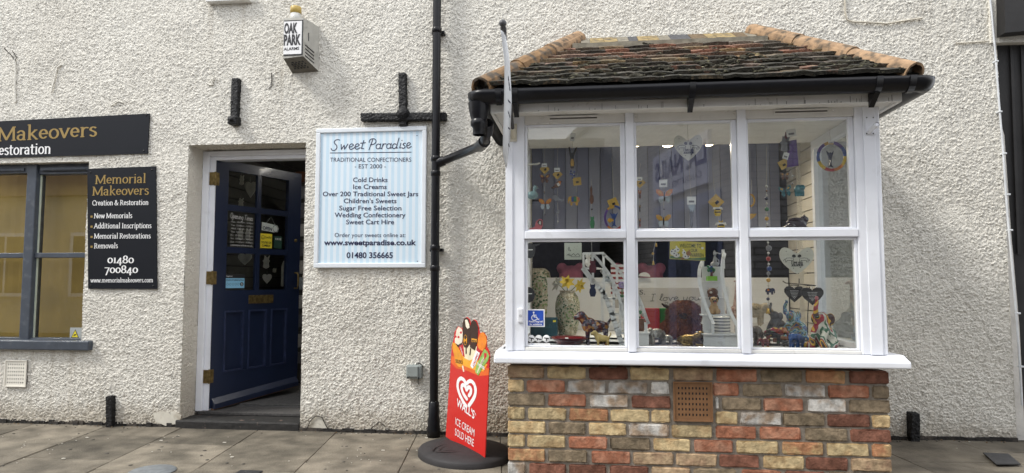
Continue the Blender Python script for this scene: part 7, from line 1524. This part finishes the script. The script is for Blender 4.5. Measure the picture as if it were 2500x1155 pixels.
for x0, x1, y in steps:
    a, b = P(x0, y, Ya), P(x1, y, Yb); mb = MB(); w_ = .085
    mb.hexa([(a.x, Ya, a.z-.010), (a.x+w_, Ya, a.z-.010), (b.x, Yb, a.z-.010), (b.x-w_, Yb, a.z-.010), (a.x, Ya, a.z), (a.x+w_, Ya, a.z), (b.x, Yb, a.z), (b.x-w_, Yb, a.z)][0:4] + [(a.x, Ya, a.z), (a.x+w_, Ya, a.z), (b.x, Yb, a.z), (b.x-w_, Yb, a.z)]); mb.build('tread', STW, st)
for ln, Yp in (([(1424, 618), (1425, 655)], Ya), ([(1446, 619), (1448, 690)], Ya), ([(1474, 655), (1475, 720)], Ya), ([(1498, 695), (1499, 770)], Ya), ([(1514, 740), (1515, 810)], Ya), ([(1473, 619), (1474, 655)], Yb), ([(1506, 655), (1507, 690)], Yb), ([(1534, 695), (1535, 730)], Yb), ([(1558, 735), (1559, 815)], Yb), ([(1469, 716), (1472, 785)], -.5), ([(1424, 619), (1474, 618)], Ya+.01)):
    mb = MB(); strip(mb, ln, Yp, 5.5, .016); mb.build('post', STW, st)
mb = MB(); a, b = P(1552, 855, -.70), P(1584, 815, -.70); mb.box(a.x-.05, b.x, -.70, -.45, DZ+.0005, b.z, bev=.002); mb.box(a.x-.06, b.x+.006, -.706, -.44, b.z, b.z+.008); mb.build('base_box', STW, st); zb1 = b.z + .0085
mb = MB(); strip(mb, smooth_px([(1556, 720), (1566, 740), (1576, 770), (1583, 790)]), -.69, 7, .016); strip(mb, [(1577, 788), (1578, 815)], -.69, 7, .016); mb.build('hand_rail', STW, st)
# stand 2: seen from the front, climbing to the back
s2 = thing('stair_stand', 'white stair shaped display stand with pug and striped pots on its steps', 'display stand', at(1760, 852))
lv = [(1718, 1800, 815, -.68), (1716, 1782, 768, -.58), (1714, 1768, 726, -.50), (1713, 1762, 686, -.42), (1714, 1766, 651, -.34)]
zs2 = []
for i, (x0, x1, y, Yp) in enumerate(lv):
    a, b = P(x0, y, Yp), P(x1, y, Yp); Yn = lv[i+1][3] if i+1 < len(lv) else Yp + .08; z0 = DZ if i == 0 else zs2[-1]
    mb = MB(); mb.box(a.x, b.x, Yp+.004, Yp+.018, z0, a.z-.009); mb.box(a.x-.004, b.x+.004, Yp-.008, Yn+.022, a.z-.009, a.z, bev=.001); mb.build('step', STW, s2); zs2.append(a.z + .0005)
mb = MB(); a, b = P(1722, 853, -.68), P(1798, 815, -.68); mb.box(a.x, a.x+.012, -.66, -.34, DZ+.0005, zs2[0]-.012); mb.box(b.x-.012, b.x, -.66, -.34, DZ+.0005, zs2[0]-.012); mb.build('side_panel', STW, s2)
for px, Ys in ((smooth_px([(1714, 640), (1708, 655), (1707, 680), (1713, 715), (1724, 750), (1742, 790)]), (-.40, -.70)), (smooth_px([(1770, 617), (1764, 640), (1764, 680), (1772, 725), (1784, 765), (1802, 798)]), (-.36, -.70))):
    n = len(px); mb = MB(); strip(mb, px, 0, 7.5, .014, Ys=[Ys[0] + (Ys[1]-Ys[0])*i/(n-1) for i in range(n)]); mb.build('hand_rail', STW, s2)
for ln, Yp in (([(1741, 790), (1741, 815)], -.69), ([(1799, 796), (1799, 816)], -.69), ([(1714, 690), (1716, 770)], -.5), ([(1776, 700), (1779, 810)], -.5), ([(1716, 620), (1716, 655)], -.34), ([(1766, 610), (1767, 655)], -.34)):
    mb = MB(); strip(mb, ln, Yp, 6, .014); mb.build('post', STW, s2)
# goods on the second stand
zc = zs2[0]; c = P(1762, 813, -.63); k = sc(-.63); t = thing('striped_pot', 'white pot with navy blue rings on the lowest stair', 'pot', (c.x, -.63, zc)); mb = MB(); mb.lathe([(0, 0), (19*k, 0), (19.5*k, 2*k), (19.5*k, 38*k), (18*k, 40*k), (17*k, 36*k), (0, 34*k)], (c.x, -.63, zc), 28); mb.build('body', M('white_pot_glaze', (.62, .60, .56), .3), t)
mb = MB()
for q in range(5): mb.lathe([(19.7*k, (5+7.2*q)*k), (19.8*k, (5.2+7.2*q)*k), (19.8*k, (7.0+7.2*q)*k), (19.6*k, (7.2+7.2*q)*k)], (c.x, -.63, zc), 28)
mb.build('rings', C_['navy'], t)
TAN = M('tan_pug_glaze', (.45, .29, .14), .4, var=.08, vs=20)
def sit_dog(b): 
    b.ell((0, 0, .30), (.28, .26, .32)); b.ell((0, -.05, .55), (.2, .19, .2)); b.ell((0, -.10, .82), (.25, .21, .21)); b.ell((0, -.26, .78), (.13, .1, .1))
    for s in (-1, 1): b.tube([(s*.13, -.14, .5), (s*.14, -.22, .2), (s*.15, -.26, .04)], [.09, .08, .09], 10); b.ell((s*.26, -.02, .16), (.13, .22, .16))
figure('pug_figure', 'tan pug dog figure with black muzzle sitting on the second stair', 'dog ornament', 1743, 767, 40, 1, sit_dog, TAN, .03, Y=-.54, z=zs2[1], parts=[('mask', lambda q: (q.ell((0, -.31, .77), (.12, .07, .085)), q.ell((-.24, -.1, .94), (.05, .1, .11)), q.ell((.24, -.1, .94), (.05, .1, .11))), C_['dark']), ('eyes', lambda q: (q.ell((-.12, -.29, .87), .04), q.ell((.12, -.29, .87), .04)), GLO), ('tongue', lambda q: q.ell((.0, -.38, .71), (.035, .02, .05)), C_['pink'])])
figure('cow_figure', 'dark brown cow pot with white horns on the third stair', 'cow ornament', 1740, 726, 32, 1, lambda b: (b.ell((0, 0, .36), (.40, .34, .34)), b.ell((-.18, -.26, .42), (.2, .16, .18)), [b.tube([(s*.25, -.1, .15), (s*.25, -.12, 0)], .12, 8) for s in (-1, 1)]), C_['brown'], .03, Y=-.46, z=zs2[2], parts=[('muzzle', lambda q: q.ell((-.2, -.42, .36), (.1, .06, .08)), C_['white']), ('horn', lambda q: [q.tube([(s*.25, -.1, .65), (s*.42, -.12, .78)], [.05, .015], 8) for s in (-1, 1)], C_['white'])])
t = thing('toy_tree', 'green toy tree on a lime green box on the fourth stair', 'toy', P(1738, 684, -.38)); zt4 = zs2[3]; c = P(1737, 684, -.38); k = sc(-.38); mb = MB(); mb.box(c.x-11*k, c.x+11*k, -.42, -.36, zt4, zt4+11*k, bev=.001); mb.build('box', M('lime_card', (.22, .50, .04), .5), t); mb = MB(); mb.tube([(c.x, -.39, zt4+11*k), (c.x, -.39, zt4+22*k)], [3.5*k, 2.5*k], 8); mb.tube([(c.x, -.39, zt4+17*k), (c.x+6*k, -.39, zt4+22*k)], 1.8*k, 6); mb.build('trunk', C_['maroon'], t)
mb = MB()
for q in range(16): mb.ell((c.x + RNG.uniform(-8, 8)*k, -.39 + RNG.uniform(-4, 4)*k, zt4 + RNG.uniform(22, 34)*k), RNG.uniform(2.5, 4.5)*k, 0 if q % 4 else 1, nu=8, nv=6)
mb.build('crown', [C_['green'], C_['blue']], t)
figure('fairy_figure', 'pale grey fairy figure with a broken cross at the top of the stairs', 'fairy ornament', 1745, 650, 30, 1, lambda b: (b.ell((0, 0, .2), (.34, .28, .2)), b.tube([(0, 0, .2), (.02, -.02, .8)], [.2, .1], 10), b.ell((.02, -.02, .98), (.13, .13, .14)), b.tube([(.05, 0, .7), (.3, -.1, .5), (.3, -.1, .2)], .06, 8), b.tube([(-.1, 0, 1.15), (.5, 0, 1.0)], .06, 8), b.tube([(.1, 0, .9), (.0, 0, 1.3)], .05, 8)), M('pale_grey_resin', (.34, .35, .37), .6, var=.2, vs=40), .035, Y=-.32, z=zs2[4])
def giraffe_s(b):
    b.ell((0, 0, .55), (.17, .10, .14)); b.tube([(.1, 0, .6), (.13, 0, .95), (.14, 0, 1.30)], [.10, .06, .045], 10); b.ell((.19, 0, 1.34), (.09, .05, .05)); b.tube([(.24, 0, 1.33), (.30, 0, 1.29)], [.04, .03], 8)
    for x in (-.1, .1):
        for s in (-1, 1): b.tube([(x, s*.06, .5), (x, s*.06, .25), (x, s*.06, 0)], [.05, .032, .03], 8)
    for s in (-1, 1): b.tube([(.14, s*.03, 1.38), (.13, s*.035, 1.46)], .014, 6); b.ell((.10, s*.06, 1.37), (.03, .04, .02))
figure('giraffe_figure', 'tall pink brown giraffe figure beside the second mullion', 'giraffe ornament', 1788, 812, 88, 1, giraffe_s, swirl('giraffe_pattern', [(.40, .28, .24), (.20, .09, .07), (.24, .11, .09), (.36, .24, .20)], 60, .5, kind_='vor'), .016)
t = thing('flower_pot', 'brown pot of small white flowers on the left stand box', 'plant pot', P(1562, 810, -.58)); c = P(1562, 808, -.58); mb = MB(); mb.lathe([(0, 0), (.028, 0), (.034, .075), (.030, .075), (0, .07)], (c.x, -.58, zb1), 16); mb.build('pot', C_['brown'], t); mb = MB()
for q in range(18): mb.ell((c.x + RNG.uniform(-.035, .035), -.58 + RNG.uniform(-.03, .03), zb1 + RNG.uniform(.08, .13)), RNG.uniform(.006, .011), 0 if q % 3 else 1, nu=7, nv=5)
mb.build('flowers', [C_['white'], C_['green']], t)
t = thing('trinket', 'purple flower ornament on a dark box on the left stand', 'ornament', P(1514, 720, -.5)); c = P(1515, 724, -.5); mb = MB(); mb.box(c.x-.02, c.x+.05, -.53, -.47, c.z-.004, c.z+.01); mb.build('base', C_['green'], t); mb = MB(); mb.tube([(c.x+.01, -.5, c.z+.01), (c.x+.01, -.5, c.z+.07)], .004, 6); mb.build('stem', STEM, t); mb = MB(); [mb.ell((c.x+.01+.014*math.cos(q), -.5, c.z+.075+.014*math.sin(q)), .011, nu=8, nv=6) for q in range(6)]; mb.build('petals', cmat('lilac', (.35, .28, .5)), t)
t = thing('striped_bag', 'red and white striped bag behind the left stand', 'bag', P(1515, 718, -.2)); mb = MB(); 
for q in range(12): a, b = P(1492, 718-q*6, -.2), P(1532, 712-q*6, -.2); mb.box(a.x, b.x, -.2, -.14, a.z, a.z+PXL(6, -.2), q % 2)
mb.build('body', [M('red_stripe_paper', (.32, .05, .05), .6), PRICE], t)
t = thing('trinket', 'small white cat ornament on the top step of the left stand', 'ornament', P(1436, 652, -.5)); c = P(1436, 652, -.5); mb = MB(); mb.ell((c.x, -.5, c.z+.03), (.022, .02, .03)); mb.ell((c.x, -.51, c.z+.07), .018); mb.build('body', C_['white'], t)
mb = MB(); c = P(1484, 688, -.5); mb.box(c.x-.02, c.x+.03, -.53, -.48, c.z+.001, c.z+.02); mb.ell((c.x+.01, -.5, c.z+.035), .016); o = mb.build('trinket', [C_['pale']]); tag(o, 'little pale trinket on the second step of the left stand', 'ornament')
# P.S. I love you board, colour boxes, round white sign, photo card, pink forms
t = plaque('word_board', 'grey P.S. I love you wall board at the back of the display', 'sign', 1500, 1712, 703, 752, .55, M('pale_grey_wash_board', (.40, .385, .36), .6, var=.08, vs=4), .02)
mb = MB(); Y5 = .549; mb.text('P.S.', P(1545, 719, Y5), P(1575, 719, Y5), PXL(11, Y5), m=0); hand(mb, 'I love you', P(1586, 735, Y5), P(1709, 733, Y5), PXL(9, Y5), m=0, wt=.07); c = P(1627, 741, Y5); mb.strokes([[(c.x + PXL(3.5*x*2, Y5), c.z + PXL(3.5*y*2, Y5)) for x, y in HEART + HEART[:1]]], FY(Y5), PXL(.9, Y5), 0); mb.build('lettering', M('charcoal_lettering', (.03, .03, .03), .6), t)
boxpx('gift_box', 'red card box below the word board', 'box', 1566, 1611, 753, 822, .06, M('red_card', (.36, .02, .02), .5)); boxpx('gift_box', 'green card box between the red box and the soft toy', 'box', 1612, 1645, 753, 822, .06, M('green_card', (.03, .22, .03), .5))
t = Hang('round topped white sign peeping over the white board', 1572, 678, .68, 'sign', 'round_sign'); t.shape('board', [(.5*math.cos(a*.33), .5*math.sin(a*.33)) for a in range(10)], 1573, 676, 28, 22, PRICE, .004)
mb = MB(); mb.hexa([(*at(1590, 852).xy, DZ+.002), (*at(1664, 852).xy, DZ+.002), (*at(1650, 843).xy, DZ+.002), (*at(1590, 843).xy, DZ+.002), (*at(1590, 852).xy, DZ+.004), (*at(1664, 852).xy, DZ+.004), (*at(1650, 843).xy, DZ+.004), (*at(1590, 843).xy, DZ+.004)]); o = mb.build('photo_card', M('lilac_grey_card', (.34, .33, .38), .5, col2=(.08, .08, .09), c2=(.55, .6), c2s=14)); tag(o, 'grey photo card lying in front of the silver cows', 'card')
PNK = M('pink_form_matt', (.52, .16, .23), .9, var=.2, vs=12)  # solid forms built for the pink patches seen in the window glass
for lab, x0, x1 in (('left pink cushion behind the white board', 1364, 1425), ('middle pink cushion behind the white board', 1500, 1545), ('right pink cushion behind the white board', 1560, 1620)):
    def round_form(b, x0=x0, x1=x1):
        a, c = P(x0, 690, .95), P(x1, 655, .95); b.ell(((a.x+c.x)/2, .95, (a.z+c.z)/2 - .03), ((c.x-a.x)/2, .07, .12)); b.ell((a.x+.03, .95, c.z+.0), (.05, .05, .05)); b.ell((c.x-.03, .95, c.z), (.05, .05, .05))
    o = blob(round_form, .012).build('form', PNK); tag(o, lab, 'form')
# dim goods hanging on the slat wall behind the door glass and on the stand beyond the door
for i, (px, py, w_, h_, nm, lab, Yp) in enumerate([(612, 462, 30, 44, 'heart', 'pale heart ornament seen through the top left door pane', 1.3), (590, 440, 13, 26, 'bell', 'pale bell ornament high in the top left door pane', 1.2), (588, 494, 16, 22, 'bell', 'pale bell ornament at the foot of the top left door pane', 1.25), (598, 632, 36, 32, 'heart', 'pale heart ornament in the bottom left door pane', 1.2), (587, 572, 16, 30, 'bell', 'left pale figure behind the opening times lettering', 1.2), (605, 572, 16, 30, 'bell', 'right pale figure behind the opening times lettering', 1.3), (650, 640, 20, 34, 'bell', 'pale hanging figure at the top of the bottom right door pane', 1.6), (652, 680, 24, 26, 'heart', 'pale heart ornament low in the bottom right door pane', 1.65), (670, 660, 12, 12, 'bell', 'small pale ornament beside the white pull handle', 1.8)]):
    t = Hang(lab, px, py - h_*.6, Yp); t.shape('body', HEART if nm == 'heart' else FEATH, px, py, w_, h_, PALE, .006); t.string((px, py-h_*.7), (px, py-h_*.25))
mb = MB(); Yp = 1.7; mb.tube([P(702, 636, Yp), P(694, 640, Yp), P(690, 650, Yp), P(689, 699, Yp)], .014, 10); o = mb.build('pull_handle', PALE); tag(o, 'white curved tube behind the bottom right door pane', 'tube')
for i, (y, hh, m) in enumerate([(430, 30, 'brown'), (468, 34, 'grey'), (512, 40, 'grey'), (560, 34, 'white'), (606, 38, 'grey'), (650, 36, 'white'), (690, 34, 'pale'), (735, 36, 'white'), (782, 34, 'grey'), (830, 36, 'white'), (872, 30, 'grey')]):
    a, b = P(722, y+hh/2, 1.58), P(744, y-hh/2+4, 1.58); mb = MB(); mb.box(a.x, b.x+.1, 1.57, 1.6, a.z, b.z, bev=.004); o = mb.build('gift_pack', C_[m]); tag(o, ['topmost', 'second highest', 'third highest', 'fourth highest', 'fifth highest', 'middle', 'fifth lowest', 'fourth lowest', 'third lowest', 'second lowest', 'lowest'][i] + ' gift pack stacked beyond the door edge', 'pack', 'packs beyond the door edge')
# strip lamp inside the shop
t = thing('strip_light', 'lit strip lamp on the shop ceiling behind the door', 'ceiling lamp', (-1.6, 1.15, 2.42)); mb = MB(); mb.box(-2.4, -.9, 1.11, 1.19, 2.42, 2.47, bev=.004); mb.build('housing', WHITE2, t); mb = MB(); mb.tube([(-2.35, 1.15, 2.40), (-.95, 1.15, 2.40)], .014, 10); mb.build('tube', M('white_lamp_glow', (1.0, .96, .88), .5, em=14.0), t)
